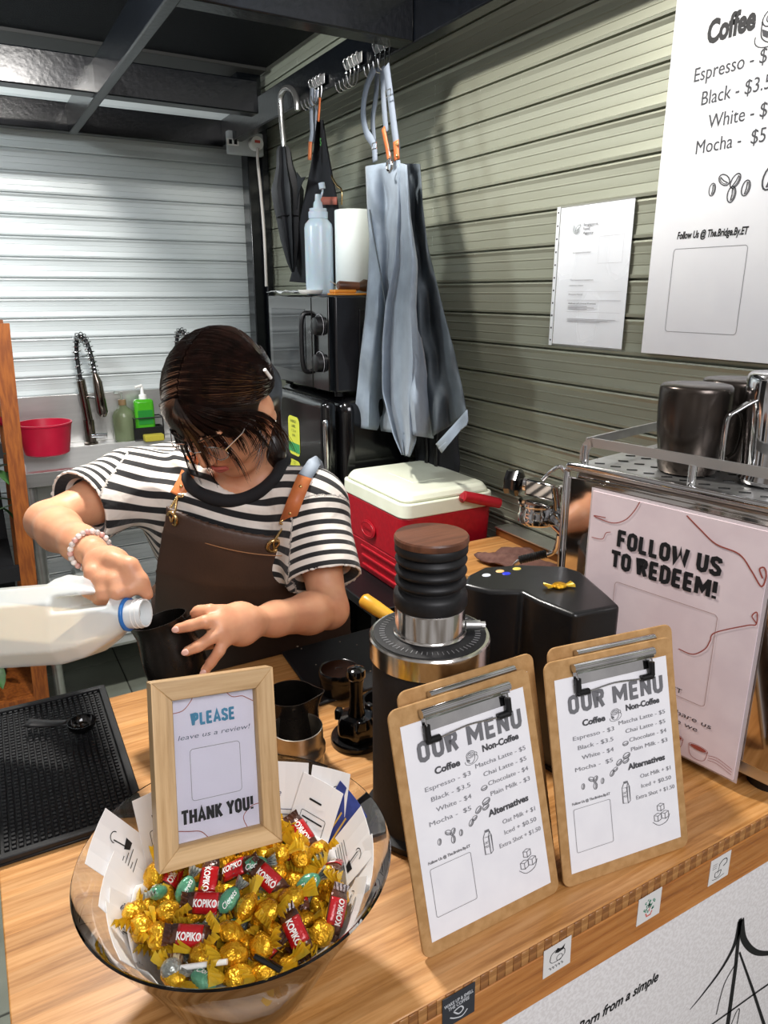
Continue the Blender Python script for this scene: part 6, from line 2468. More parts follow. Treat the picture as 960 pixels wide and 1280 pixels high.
def torso_fn(off):
    def fn(X, Y, Z):
        u, v, w = torso_coords(X, Y, Z)
        a = np.interp(w, prof_w, prof_a) + off
        b = np.interp(w, prof_w, prof_b) + off
        k1 = np.sqrt((u / a) ** 2 + (v / b) ** 2)
        k2 = np.sqrt((u / a ** 2) ** 2 + (v / b ** 2) ** 2) + 1e-9
        d = k1 * (k1 - 1) / k2
        cap_ = np.maximum(w - (LT + .012 + off), -.14 - off - w)
        return np.maximum(d, cap_)
    return fn


# head frame
HC = Pd(279, 505, 1.205)
hf = cv(-.30, .87, .38).normalized()
hu = cv(-.31, -.47, .80)
hu = (hu - hf * hu.dot(hf)).normalized()
hl_ = hf.cross(hu)
if hl_.dot(right_c) < 0:
    hl_ = -hl_                    # her left, to the right of the picture
HA = (hl_, hf, hu)


def hp(l, f, u):
    return HC + hl_ * l + hf * f + hu * u


body = Field((-.06, .72, .86), (.72, 1.62, 1.62), .0036)
bb = (np.array([pelvis.x - .25, pelvis.y - .35, .84]), np.array([pelvis.x + .32, pelvis.y + .2, neck0.z + .08]))
body.put(bb[0], bb[1], torso_fn(0), .02)
# bust and shoulders
for s_ in (-1, 1):
    c = pelvis + axis * .30 + uh * (.07 * s_) + vv * .085 - Vector((0, 0, 1)) * (tilt * .07 * s_)
    body.ell(c, (.058, .045, .055), (uh, vv, axis), .03)
body.cone(shR, neck0 - axis * .03, .050, .050, .03)
body.cone(shL, neck0 - axis * .03, .050, .050, .03)
# neck
nb = neck0 - axis * .01
nt_ = hp(0, -.045, -.045)
body.cone(nb, nt_, .050, .050, .02)
# arms
def arm(sh, el, wr, k=.015):
    m1 = sh.lerp(el, .5)
    body.chain([sh, m1, el], [.044, .037, .031], k)
    f1 = el.lerp(wr, .3)
    f2 = el.lerp(wr, .75)
    body.chain([el, f1, f2, wr], [.031, .033, .0255, .0215], k)


arm(shR, elR, wrR)
arm(shL, elL, wrL)

# head
body.ell(hp(0, -.010, .020), (.074, .092, .088), HA, .01)
body.ell(hp(0, .030, -.040), (.060, .060, .068), HA, .02)
body.ell(hp(0, .062, -.088), (.026, .022, .020), HA, .025)
for s_ in (-1, 1):
    body.ell(hp(.036 * s_, .056, -.030), (.026, .026, .026), HA, .018)           # cheeks
    body.cone(hp(.062 * s_, -.012, -.045), hp(.026 * s_, .052, -.090), .014, .012, .022)   # jaw
    body.ell(hp(.032 * s_, .086, .012), (.017, .012, .012), HA, .010, 'sub')     # eye sockets
    body.ell(hp(.032 * s_, .070, .009), (.0135, .0135, .0125), HA, .003)         # lids
    body.cone(hp(.015 * s_, .090, .028), hp(.050 * s_, .072, .030), .005, .004, .010)      # brow ridge
    body.ell(hp(.009 * s_, .096, -.024), (.007, .008, .006), HA, .004)           # nostril wings
    # ears
    body.ell(hp(.077 * s_, -.008, -.005), (.007, .020, .031), HA, .004)
    body.ell(hp(.084 * s_, -.006, -.002), (.006, .011, .018), HA, .004, 'sub')
    body.ell(hp(.075 * s_, .000, -.034), (.006, .009, .009), HA, .004)
body.chain([hp(0, .084, .020), hp(0, .096, -.005), hp(0, .104, -.020)], [.006, .0075, .0095], .008)
body.ell(hp(0, .085, -.050), (.020, .009, .005), HA, .004)
body.ell(hp(0, .083, -.059), (.017, .009, .006), HA, .004)
body.cone(hp(-.020, .094, -.0545), hp(.020, .094, -.0545), .0016, .0016, .003, 'sub')

# ---- hands
def finger(pts, r0, r1, k=.0035):
    n_ = len(pts)
    body.chain(pts, [r0 + (r1 - r0) * i / (n_ - 1) for i in range(n_)], k)


# her left hand: back of the hand towards us, fingers spread over the pitcher
dL = 1.02
kn = [Pd(277, 765, 1.015), Pd(274, 775, 1.000), Pd(276, 788, .995), Pd(281, 799, 1.000)]
pc = Pd(300, 780, 1.035)
for i, q in enumerate(kn):
    body.cone(wrL.lerp(pc, .3), q, .019, .0115, .012)
body.ell(pc.lerp(wrL, .1), (.028, .020, .032), (right_c, view_c, down_c), .015)
finger([kn[0], Pd(262, 763, 1.005), Pd(248, 764, 1.010), Pd(243, 768, 1.015)], .0098, .0078)
finger([kn[1], Pd(256, 777, .985), Pd(238, 782, .985), Pd(222, 786, .985)], .0098, .0075)
finger([kn[2], Pd(264, 797, .985), Pd(248, 808, .980), Pd(234, 814, .980)], .0096, .0074)
finger([kn[3], Pd(274, 814, .990), Pd(264, 828, .990), Pd(256, 839, .992)], .0088, .0068)
finger([wrL.lerp(pc, .5) + view_c * .012, Pd(288, 792, 1.05), Pd(268, 800, 1.06), Pd(255, 806, 1.06)], .0125, .0095, .008)   # thumb behind the pitcher

# her right hand: fist round the jug handle, seen from above
kR = [Pd(158, 722, .925), Pd(143, 726, .918), Pd(128, 724, .922), Pd(115, 716, .930)]
pR = Pd(134, 706, .955)
body.ell(pR, (.032, .024, .026), (right_c, view_c, down_c), .015)
for i, q in enumerate(kR):
    body.cone(wrR.lerp(pR, .4), q, .017, .0108, .006)
finger([kR[0], Pd(162, 736, .918), Pd(154, 746, .935), Pd(148, 746, .955)], .0105, .0085)
finger([kR[1], Pd(146, 741, .912), Pd(139, 749, .930), Pd(134, 747, .950)], .0105, .0085)
finger([kR[2], Pd(129, 741, .915), Pd(124, 748, .932), Pd(120, 746, .950)], .0102, .0082)
finger([kR[3], Pd(113, 732, .925), Pd(110, 740, .940), Pd(108, 740, .955)], .0094, .0075)
finger([Pd(140, 700, .935), Pd(162, 708, .925), Pd(175, 726, .925), Pd(184, 743, .930)], .0130, .0085, .008)   # thumb along the neck of the jug

skin = M('warm skin', '#dba27d', .45, sss=.15, noise=(30, '#d09270', .4), bump=(500, .08))
body_o = field_obj('body', body, skin, person)

# nails
nail = M('pink nail', '#e8b7a6', .25)
for a_, b_ in ((Pd(238, 782, .985), Pd(222, 786, .985)), (Pd(248, 808, .980), Pd(234, 814, .980)), (Pd(264, 828, .990), Pd(256, 839, .992))):
    d_ = (b_ - a_).normalized()
    up_ = (-view_c - d_ * (-view_c).dot(d_)).normalized()
    fr_ = frame(d_, d_.cross(up_) * -1)
    nmat = Matrix((d_, d_.cross(up_), up_)).transposed().to_4x4()
    nmat.translation = b_ + up_ * .0062 + d_ * .001
    MB().sphere((0, 0, 0), (.0058, .0046, .0016), 12, T=nmat).build('finger_nail', nail, person, world=True, smooth=80)

# eyes: closed lids with lashes, brows, lips
lip_m = M('lip', '#c0655c', .4)
hair_m = M('dark brown hair', '#120c0a', .34, noise=(200, '#1c120e', .5), stretch=(1, 1, .1), coat=.25)
hair2_m = M('brown hair strands', '#2a1914', .26, noise=(60, '#180f0b', .5), coat=.45)
for s_ in (-1, 1):
    MB().tube(smoothpath([hp(.019 * s_, .082, .006), hp(.032 * s_, .0855, .001), hp(.046 * s_, .078, .006)], 5), .0013, 6).build('lashes', hair_m, person, world=True)
    MB().tube(smoothpath([hp(.015 * s_, .0945, .030), hp(.032 * s_, .090, .036), hp(.050 * s_, .077, .031)], 5), [.0022] * 11, 6, flat=.5).build('eyebrow', hair_m, person, world=True)
m = MB()
m.tube(smoothpath([hp(-.019, .0915, -.052), hp(-.006, .0965, -.0495), hp(0, .0965, -.0508), hp(.006, .0965, -.0495), hp(.019, .0915, -.052)], 4), .0030, 8)
m.tube(smoothpath([hp(-.017, .0905, -.056), hp(0, .0950, -.0605), hp(.017, .0905, -.056)], 4), .0034, 8)
m.build('lips', lip_m, person, world=True, smooth=80, kind='stuff')
gl = thing('glasses', 'thin silver wire glasses worn by the woman', 'glasses', hp(0, .10, .005))
for s_ in (-1, 1):
    ring = [hp(.032 * s_ + .023 * math.cos(q_), .098 - .006 * abs(math.cos(q_)), .004 + .019 * math.sin(q_)) for q_ in [2 * PI * k / 28 for k in range(28)]]
    MB().tube(ring, .0009, 6, closed=True).build('rim', chrome, gl, world=True)
    m = MB()
    m.raw([tuple(q) for q in ring], [tuple(range(28))])
    m.build('lens', M('lens glass', '#ffffff', .02, alpha=.12), gl, world=True)
    MB().tube([hp(.055 * s_, .092, .010), hp(.074 * s_, .06, .012), hp(.081 * s_, .0, .016)], .0009, 6).build('temple', chrome, gl, world=True)
MB().tube(smoothpath([hp(-.009, .1, .008), hp(0, .104, .011), hp(.009, .1, .008)], 4), .0009, 6).build('bridge', chrome, gl, world=True)
er = MB().sphere(hp(.083, .0, -.040), .0028, 10).build('earring', chrome, None, smooth=80)
tag(er, 'small silver stud earring in her left ear', 'earring')

# ---- hair: a cap over the scalp, then strands
hair = Field(tuple(HC - Vector((.16, .16, .20))), tuple(HC + Vector((.17, .17, .15))), .0034)
hair.ell(hp(0, -.014, .026), (.085, .100, .092), HA, .01)
hair.ell(hp(0, -.065, -.030), (.060, .048, .062), HA, .03)
# carve away the face
hair.ell(hp(0, .135, -.050), (.084, .080, .118), HA, .012, 'sub')
for s_ in (-1, 1):
    hair.ell(hp(.105 * s_, -.002, -.020), (.040, .026, .038), HA, .006, 'sub')
    hair.ell(hp(.075 * s_, .060, -.075), (.05, .062, .065), HA, .006, 'sub')
# low pony tail down behind the neck
pt_ = [hp(.02, -.090, -.05), Pd(341, 562, 1.30), Pd(347, 585, 1.33), Pd(340, 620, 1.38)]
hair.chain(pt_, [.022, .020, .016, .010], .02)
hair_o = field_obj('hair', hair, hair_m, person, 2)
# strands over the cap
rh = random.Random(9)
W0 = hp(0, .058, .088)            # the point on the parting where fringe and crown hair split
sm, smf = MB(), MB()


def on_scalp(l, f, u, g=1.0):
    """push a direction out to the scalp ellipsoid"""
    a_, b_, c_ = .0855 * g, .1005 * g, .0925 * g
    k_ = 1 / math.sqrt((l / a_) ** 2 + (f / b_) ** 2 + (u / c_) ** 2)
    return hp(l * k_, -.014 + f * k_, .026 + u * k_)


def strand(mb, pts, r0):
    n_ = len(pts)
    mb.tube(pts, [r0 * (1 - .85 * (i / (n_ - 1)) ** 2) for i in range(n_)], 3, cap=False)


# hair combed from the parting (a line in the middle of the head from front to crown) round to the back
def unit(l, f, u):
    return Vector((l, f, u)).normalized()


def slerp_(a, b, t):
    om = math.acos(max(-1, min(1, a.dot(b))))
    if om < 1e-4:
        return a.copy()
    return (a * math.sin((1 - t) * om) + b * math.sin(t * om)) / math.sin(om)


for i in range(1500):
    s_ = rh.choice((-1, 1, 1))
    al = rh.uniform(-62, 50)
    S0 = unit(rh.uniform(-.02, .02) * 0 + .012 * s_, math.sin(R(al)), math.cos(R(al)))
    q_ = (al + 62) / 112
    E1 = unit(.94 * s_, -.55 + (.95 if s_ < 0 else .50) * q_ + rh.gauss(0, .05), .30 - .42 * q_ + rh.gauss(0, .06))
    B1 = unit(.45 * s_, -.95, -.55 + .5 * (1 - q_) + rh.gauss(0, .08))
    lift = 1.0 + rh.uniform(0, .022) + .012 * math.sin(al * .9)
    pts = []
    tmax = rh.uniform(.75, 1.0)
    if s_ < 0 and q_ > .72:
        tmax = rh.uniform(.45, .6)
    for k in range(14):
        t = k / 13 * tmax
        a_ = slerp_(S0, E1, min(1, t * 1.5))
        b_ = slerp_(E1, B1, max(0, (t - .35) / .65))
        w_ = min(1, max(0, (t - .35) / .4))
        w_ = w_ * w_ * (3 - 2 * w_)
        d_ = (a_ * (1 - w_) + b_ * w_).normalized()
        pts.append(on_scalp(d_.x, d_.y, d_.z, lift))
    strand(sm, pts, rh.uniform(.0007, .0014))
sm.build('combed_strands', hair2_m, person, world=True, smooth=80, kind='stuff')
# the fringe: fans from the split point over the forehead, then falls
locks = []
for i in range(27):
    q_ = -1.05 + 2.05 * (i + rh.uniform(-.4, .4)) / 26
    locks.append((q_, rh.uniform(-.18, .18), rh.random()))
for (q_, lean_, rr0) in locks:
    edge = abs(q_)
    L_ = .048 + .030 * rr0
    if edge > .72:
        L_ = .090 + .035 * rr0
    elif rr0 > .70:
        L_ = .105
    for j in range(16):
        g_ = rh.gauss(0, .021)
        ql = q_ + g_
        start = unit(ql * .05, .74, .70)
        end = unit(ql * .98, .97 - .50 * abs(ql), .20 - .22 * abs(ql))
        lift = 1.012 + rh.uniform(0, .05)
        pts = []
        for k in range(7):
            d_ = slerp_(start, end, k / 6)
            pts.append(on_scalp(d_.x, d_.y, d_.z, lift + .02 * math.sin(PI * k / 6)))
        d_ = (pts[-1] - pts[-2]).normalized()
        tgt = (Vector((0, 0, -1)) * .75 - hu * .45 + hf * .02 + hl_ * (lean_ - g_ * 2.0 + .10 * q_)).normalized()
        p = pts[-1]
        Lj = L_ * rh.uniform(.8, 1.1)
        for k in range(8):
            t = (k + 1) / 8
            p = p + (d_ * (1 - t) + tgt * t).normalized() * (Lj / 8)
            pts.append(p)
        strand(smf, pts, rh.uniform(.0007, .0013))
smf.build('fringe_strands', hair2_m, person, world=True, smooth=80, kind='stuff')
# pony tail strands and stray wisps beside the ear
smt = MB()
for i in range(330):
    qq_ = rh.uniform(0, 6.28)
    o_ = (right_c * math.cos(qq_) + fwd_c * math.sin(qq_)) * .021 * rh.uniform(.8, 1.06)
    pts = smoothpath([p + o_ * (1 - .2 * j) for j, p in enumerate(pt_)], 4)
    strand(smt, pts, .0016)
for i in range(26):
    a_ = hp(.070, .02 + rh.uniform(-.01, .02), .0 + rh.uniform(-.02, .02))
    pts = smoothpath([a_, a_ + hl_ * .004 - hu * .03 + Vector((0, 0, -.012)), a_ + Vector((0, 0, -.05 - rh.uniform(0, .03))) + hl_ * rh.gauss(0, .006)], 4)
    strand(smt, pts, .0007)
smt.build('loose_strands', hair2_m, person, world=True, smooth=80, kind='stuff')
hc = hp(.086, -.045, .030)
clip_ = MB().tube([hc + hu * .010, hc - hu * .012], .003, 8)
o = clip_.build('hair_clip', white_pl, None, smooth=60)
tag(o, 'small white clip in the hair above her left ear', 'hair clip')

# ------------------------------------------------------------------ striped shirt
shirt = Field((-.06, .95, .86), (.72, 1.62, 1.42), .0038)
shirt.put(bb[0] - .03, bb[1] + .03, torso_fn(.012), .02)
for s_ in (-1, 1):
    c = pelvis + axis * .30 + uh * (.07 * s_) + vv * .085 - Vector((0, 0, 1)) * (tilt * .07 * s_)
    shirt.ell(c, (.066, .054, .064), (uh, vv, axis), .04)
shirt.cone(shR, neck0 - axis * .035, .062, .062, .03)
shirt.cone(shL, neck0 - axis * .035, .062, .062, .03)
sl_info = []
for sh, el, f in ((shR, elR, .80), (shL, elL, .86)):
    d_ = (el - sh).normalized()
    end = sh.lerp(el, f)
    inner = sh - d_ * .0
    shirt.cone(inner, end, .062, .066, .035)
    # droop of the sleeve
    shirt.cone(inner.lerp(end, .4) + Vector((0, 0, -.006)), end + Vector((0, 0, -.010)), .055, .060, .02)
    shirt.cone(end + d_ * .050, end + d_ * .16, .10, .12, .002, 'sub')
    shirt.cone(end - d_ * .03, end + d_ * .2, .050, .054, .004, 'sub')
    # folds
    for (a_, w_) in ((.15, .010), (.38, .008), (.6, .007)):
        c_ = sh.lerp(end, a_)
        side_ = d_.cross(Vector((0, 0, 1))).normalized()
        shirt.cone(c_ + side_ * .07 * 1 + Vector((0, 0, .05)), c_ - side_ * .07 + Vector((0, 0, -.04)) + d_ * .03, w_, w_ * .6, .012, 'sub') if a_ > 1 else None
    sl_info.append((np.array(sh), np.array(el), np.array(d_)))
# neckline
shirt.cone(neck0 - axis * .012, neck0 + axis * .10 + vv * .02, .062, .075, .004, 'sub')


def stripe(V):
    u, v, w = torso_coords(V[:, 0], V[:, 1], V[:, 2])
    w0 = LT - .125
    s_ = np.where(w > w0, w0 + .115 * np.arctan2(w - w0, v + .01), w)
    out_ = s_ + .003 * np.sin(u * 30 + w * 15)
    for (a_, b_, d_), lim in zip(sl_info, (.150, .160)):
        t = (V - a_) @ d_
        r_ = np.linalg.norm(V - a_ - np.outer(t, d_), axis=1)
        lat = np.abs(u) > lim - .0
        m_ = (t > .012) & (r_ < .10) & lat
        out_ = np.where(m_, t * 1.0 + .003 * np.sin(r_ * 300), out_)
    return out_


def striped_material():
    m = bpy.data.materials.new('black and cream striped jersey')
    m.use_nodes = True
    nt = m.node_tree
    b = nt.nodes['Principled BSDF']
    b.inputs['Roughness'].default_value = .85
    b.inputs['Sheen Weight'].default_value = .15
    at_ = nt.nodes.new('ShaderNodeAttribute')
    at_.attribute_name = 'stripe'
    mul = nt.nodes.new('ShaderNodeMath')
    mul.operation = 'MULTIPLY'
    mul.inputs[1].default_value = 1 / .0188
    nt.links.new(at_.outputs['Fac'], mul.inputs[0])
    fr_ = nt.nodes.new('ShaderNodeMath')
    fr_.operation = 'FRACT'
    nt.links.new(mul.outputs[0], fr_.inputs[0])
    r = nt.nodes.new('ShaderNodeValToRGB')
    r.color_ramp.interpolation = 'LINEAR'
    e = r.color_ramp.elements
    e[0].position, e[0].color = 0.0, rgb('#141416')
    e[1].position, e[1].color = 1.0, rgb('#e6ded4')
    e.new(.42).color = rgb('#141416')
    e.new(.46).color = rgb('#e6ded4')
    e.new(.97).color = rgb('#e6ded4')
    e[len(e) - 1].color = rgb('#141416')
    nt.links.new(fr_.outputs[0], r.inputs['Fac'])
    nt.links.new(r.outputs['Color'], b.inputs['Base Color'])
    tcn = nt.nodes.new('ShaderNodeTexCoord')
    n = nt.nodes.new('ShaderNodeTexNoise')
    n.inputs['Scale'].default_value = 18
    n.inputs['Detail'].default_value = 3
    nt.links.new(tcn.outputs['Object'], n.inputs['Vector'])
    bp = nt.nodes.new('ShaderNodeBump')
    bp.inputs['Strength'].default_value = .8
    bp.inputs['Distance'].default_value = .012
    nt.links.new(n.outputs['Fac'], bp.inputs['Height'])
    nt.links.new(bp.outputs['Normal'], b.inputs['Normal'])
    return m


shirt_o = field_obj('striped_shirt', shirt, striped_material(), person, 2, attr={'stripe': stripe})
# neckband


def hit(fl_, px, py, lift=.0, d0=1.0):
    """the point of a field's surface seen at a pixel"""
    for i in range(260):
        p = Pd(px, py, d0 + i * .002)
        j = [int(round((p[q] - fl_.lo[q]) / fl_.h)) for q in range(3)]
        if all(0 <= j[q] < fl_.n[q] for q in range(3)) and fl_.F[tuple(j)] < 0:
            break
    return Pd(px, py, d0 + i * .002 - lift)


fr_pts = [hit(shirt, x_, y_, .004) for x_, y_ in ((232, 598), (243, 612), (262, 622), (284, 626), (306, 623), (328, 612), (345, 596), (353, 580))]
bk = [neck0 + uh * .068 - vv * .02 + axis * .020, neck0 + uh * .045 - vv * .058 + axis * .028, neck0 - vv * .072 + axis * .032, neck0 - uh * .045 - vv * .058 + axis * .036, neck0 - uh * .070 - vv * .02 + axis * .030]
cc_ = fr_pts + bk
ring = smoothpath(cc_ + [cc_[0]], 5)[:-1]
MB().tube(ring, .0115, 10, closed=True).build('neckband', M('black rib knit', '#17171a', .85, bump=(900, .4)), person, world=True, smooth=80)

# ------------------------------------------------------------------ brown apron worn over the shirt
ap = thing('worn_apron', 'dark brown leather look apron with tan straps worn over the striped shirt', 'apron', (pelvis.x, pelvis.y - .12, .9))
bib = Field((-.02, .95, .60), (.66, 1.62, 1.36), .0042)


def tc(p):
    u, v, w = torso_coords(np.array(p.x), np.array(p.y), np.array(p.z))
    return float(u), float(v), float(w)


bib_w = [-.10, 0, .10, .20, .30, .38, .43]
bib_a = [.225, .222, .222, .228, .230, .215, .19]
bib_b = [.160, .158, .158, .160, .164, .145, .12]


def on_torso(px, py):
    for i in range(200):
        p = Pd(px, py, 1.0 + i * .003)
        u_, v_, w_ = tc(p)
        if (u_ / np.interp(w_, bib_w, bib_a)) ** 2 + (v_ / np.interp(w_, bib_w, bib_b)) ** 2 < 1:
            break
    return p


gR, gL = on_torso(217, 648), on_torso(343, 682)




uR, _, wRr = tc(gR)
uL, _, wLl = tc(gL)


def bib_fn(X, Y, Z):
    u, v, w = torso_coords(X, Y, Z)
    a = np.interp(w, bib_w, bib_a)
    b = np.interp(w, bib_w, bib_b)
    # drape straight down from the bust
    k1 = np.sqrt((u / a) ** 2 + (v / b) ** 2)
    k2 = np.sqrt((u / a ** 2) ** 2 + (v / b ** 2) ** 2) + 1e-9
    d = k1 * (k1 - 1) / k2
    d = np.abs(d) - .0042
    top_ = wRr + (wLl - wRr) * (u - uR) / (uL - uR) + .016
    side_ = np.interp(-w, [-.40, -.25, -.10, .2], [0, .045, .09, .16])
    lim = np.maximum(w - top_, np.maximum(u - (uL + .026 + side_), (uR - .014 - side_) - u))
    lim = np.maximum(lim, -v + .01)
    return np.maximum(d, lim)


bib.put((-.02, .95, .60), (.66, 1.62, 1.36), bib_fn, .001)
leath = M('dark brown waxed leather', '#4a3428', .48, noise=(7, '#3c2a20', .4), bump=(260, .25, .001), roughvar=.06)
bib_o = field_obj('bib', bib, leath, ap, 1)


def tc_inv(u, v, w):
    """inverse of torso_coords by iteration"""
    w0 = w
    for _ in range(6):
        s_ = min(1, max(0, (w0 - .12) / .30))
        w0 = w - u * tilt * s_
    return pelvis + axis * w0 + uh * u + vv * v


def surf(u, w, off=.0045):
    a = float(np.interp(w, bib_w, bib_a)) + off
    b = float(np.interp(w, bib_w, bib_b)) + off
    return tc_inv(u, b * math.sqrt(max(0.0, 1 - (u / a) ** 2)), w)


# stitching
m = MB()
pts = []
for k in range(25):
    u = uR - .008 + (uL - uR + .014) * k / 24
    w_ = wRr + (wLl - wRr) * (u - uR) / (uL - uR) - .022
    pts.append(surf(u, w_, .005))
m.tube(pts, .0009, 5)
m.build('stitching', M('tan thread', '#a5744c', .6), ap, world=True)
tan = M('tan strap leather', '#cf7a45', .45, noise=(20, '#b9663a', .5), bump=(150, .3))
tan_d = M('grey strap webbing', '#8c96a2', .8)
for (u_, w_, end_px, depth_, nm) in ((uR, wRr, (243, 566), 1.285, 'R'), (uL, wLl, (381, 596), 1.275, 'L')):
    g = (gR if nm == 'R' else gL) - view_c * .006
    nrm_ = (g - tc_inv(0, 0, w_)).normalized()
    a1 = nrm_.cross(axis).normalized()
    a2 = a1.cross(nrm_)
    ringp = [g + a1 * (.0115 * math.cos(q_)) + a2 * (.0115 * math.sin(q_)) for q_ in [2 * PI * k / 28 for k in range(28)]]
    MB().tube(ringp, .0036, 8, closed=True).build('eyelet', brass, ap, world=True, smooth=80)
    e_ = hit(shirt, end_px[0], end_px[1], .008)
    dirs = (e_ - g)
    cl0 = g + dirs * .10 + nrm_ * .006
    cl1 = g + dirs * .36 + nrm_ * .006
    loop = [cl0 + a1 * .006, cl0 - a1 * .006, cl1 - a1 * .004, cl1 + a1 * .004]
    hk = MB().tube(smoothpath([g + nrm_ * .003 - a2 * .006, cl0 + a1 * .007, cl0.lerp(cl1, .6) + a1 * .003, cl1], 5), .0022, 8)
    hk.tube(smoothpath([g + nrm_ * .003 - a2 * .006, cl0 - a1 * .007, cl0.lerp(cl1, .6) - a1 * .003, cl1], 5), .0022, 8)
    hk.build('snap_hook', brass, ap, world=True, smooth=80)
    ringt = [cl1 + a1 * (.013 * math.cos(q_)) + dirs.normalized() * (.005 * math.sin(q_) + .004) for q_ in [2 * PI * k / 20 for k in range(20)]]
    MB().tube(ringt, .0019, 6, closed=True).build('strap_ring', brass, ap, world=True, smooth=80)
    # leather tab up over the chest, then the strap over the shoulder
    mid_ = hit(shirt, *((233, 597) if nm == 'R' else (368, 628)), .010)
    sp_ = [cl1 + nrm_ * .002, mid_, e_]
    top_px = (247, 557) if nm == 'R' else (388, 588)
    e2_ = hit(shirt, top_px[0], top_px[1], .004)
    back = [e_, e2_ + Vector((0, 0, .003)), e2_ - vv * .045 - axis * .010, e2_ - vv * .08 - axis * .05]
    for pl_, mt__, nm2, w2 in ((sp_, tan, 'leather_tab', .0255), (back, tan_d, 'shoulder_strap', .024)):
        rows = []
        ps_ = smoothpath(pl_, 6)
        for i_, p in enumerate(ps_):
            dd_ = (ps_[min(i_ + 1, len(ps_) - 1)] - ps_[max(i_ - 1, 0)]).normalized()
            sd_ = dd_.cross(-view_c).normalized()
            rows.append([tuple(p - sd_ * w2 / 2), tuple(p + sd_ * w2 / 2)])
        MB().sheet(rows).build(nm2, mt__, ap, world=True, thick=.003, smooth=70)
    for f_ in (.25, .80):
        p = (sp_[0].lerp(sp_[1], f_ * 2) if f_ < .5 else sp_[1].lerp(sp_[2], f_ * 2 - 1)) - view_c * .003
        MB().sphere(p, .0036, 10).build('rivet', brass, ap, world=True, smooth=80)
# apron skirt below the waist, and trousers and shoes (behind the counter)
rows = []
for j in range(14):
    z = .98 - j * .045
    row_ = []
    for k in range(25):
        q_ = PI * (k / 24)
        a_, b_ = .200 + .01 * math.sin(j + k), .165 + .008 * math.sin(5 * q_ + j * .2)
        row_.append(pelvis * 1.0 + uh * (a_ * math.cos(q_)) + vv.xy.to_3d().normalized() * (b_ * math.sin(q_) * (.92)) + Vector((0, 0, z - pelvis.z)))
    rows.append(row_)
MB().sheet(rows).build('apron_skirt', leath, ap, world=True, thick=.004, smooth=80)
leg_f = Field((pelvis.x - .26, pelvis.y - .22, 0), (pelvis.x + .26, pelvis.y + .22, 1.0), .008)
leg_f.ell(pelvis + Vector((0, 0, -.02)), (.172, .125, .13), (uh, vv.xy.to_3d().normalized(), Vector((0, 0, 1))), .02)
for s_ in (-1, 1):
    h_ = pelvis + uh * (.085 * s_) + Vector((0, 0, -.06))
    k_ = Vector((h_.x, h_.y - .02, .46))
    f_ = Vector((h_.x + .01 * s_, h_.y + .03, .10))
    leg_f.chain([h_, k_, f_, f_ - Vector((0, 0, .05))], [.088, .062, .055, .060], .03)
field_obj('trousers', leg_f, M('black trousers', '#17171b', .8), person, 2)
for s_ in (-1, 1):
    h_ = pelvis + uh * (.085 * s_)
    m = MB()
    rows = []
    for i, (y, w_, zt_) in enumerate(((.075, .025, .03), (.06, .038, .075), (.02, .042, .09), (-.04, .042, .07), (-.10, .046, .05), (-.15, .042, .038), (-.175, .022, .02))):
        rows.append([(h_.x + w_ * math.cos(q_), h_.y + y, .002 + max(0, zt_ * math.sin(q_)) + .0 * y) for q_ in [PI * 1.0 * k / 10 for k in range(11)]] + [(h_.x + w_, h_.y + y, .002)])
    m.sheet(rows)
    m.build('shoe', M('white canvas shoe', '#d8d6d2', .7), person, world=True, thick=.004, smooth=60)

# bracelet of beads
wd = (wrR - elR).normalized()
bc0 = wrR - wd * .012
s1_ = wd.orthogonal().normalized()
s2_ = wd.cross(s1_)
bra = thing('bracelet', 'bracelet of pale pink and clear beads on her right wrist', 'bracelet', bc0)
bead_ms = (M('pink bead', '#d9a9a0', .25), M('clear bead', '#e6dfda', .1, trans=.4), M('pearl bead', '#efe6df', .3))
first_b = {}
for k in range(24):
    q_ = 2 * PI * k / 24
    p = bc0 + (s1_ * math.cos(q_) + s2_ * math.sin(q_)) * .0265 + wd * .002 * math.sin(3 * q_)
    key = k % 3
    if key not in first_b:
        first_b[key] = MB().sphere((0, 0, 0), .0042, 12).build('bead', bead_ms[key], bra, smooth=80)
        o = first_b[key]
    else:
        o = first_b[key].copy()
        COL.objects.link(o)
    o.location = p - bc0

# ------------------------------------------------------------------ milk jug in her right hand
jm = Pd(184, 766, .915)                     # mouth
jb = Pd(-28, 782, .955)                     # foot of the jug
jx = (jm - jb).normalized()
jz = (-down_c - jx * (-down_c).dot(jx)).normalized()
jy = jx.cross(jz)
jug = thing('milk_jug', 'translucent white plastic milk jug with a blue neck ring tipped to pour, half full', 'jug', jm - jx * .12 - jz * .05)
JL = (jm - jb).length
jc = lambda x, y, z: jm - jx * x + jy * y + jz * z      # x measured back from the mouth
jf = Field(tuple(Vector([min(jb[i], jm[i]) for i in range(3)]) - Vector((.09, .09, .09))), tuple(Vector([max(jb[i], jm[i]) for i in range(3)]) + Vector((.09, .09, .09))), .0026)
_jm, _jx, _jy, _jz = [np.array(q, float) for q in (jm, jx, jy, jz)]


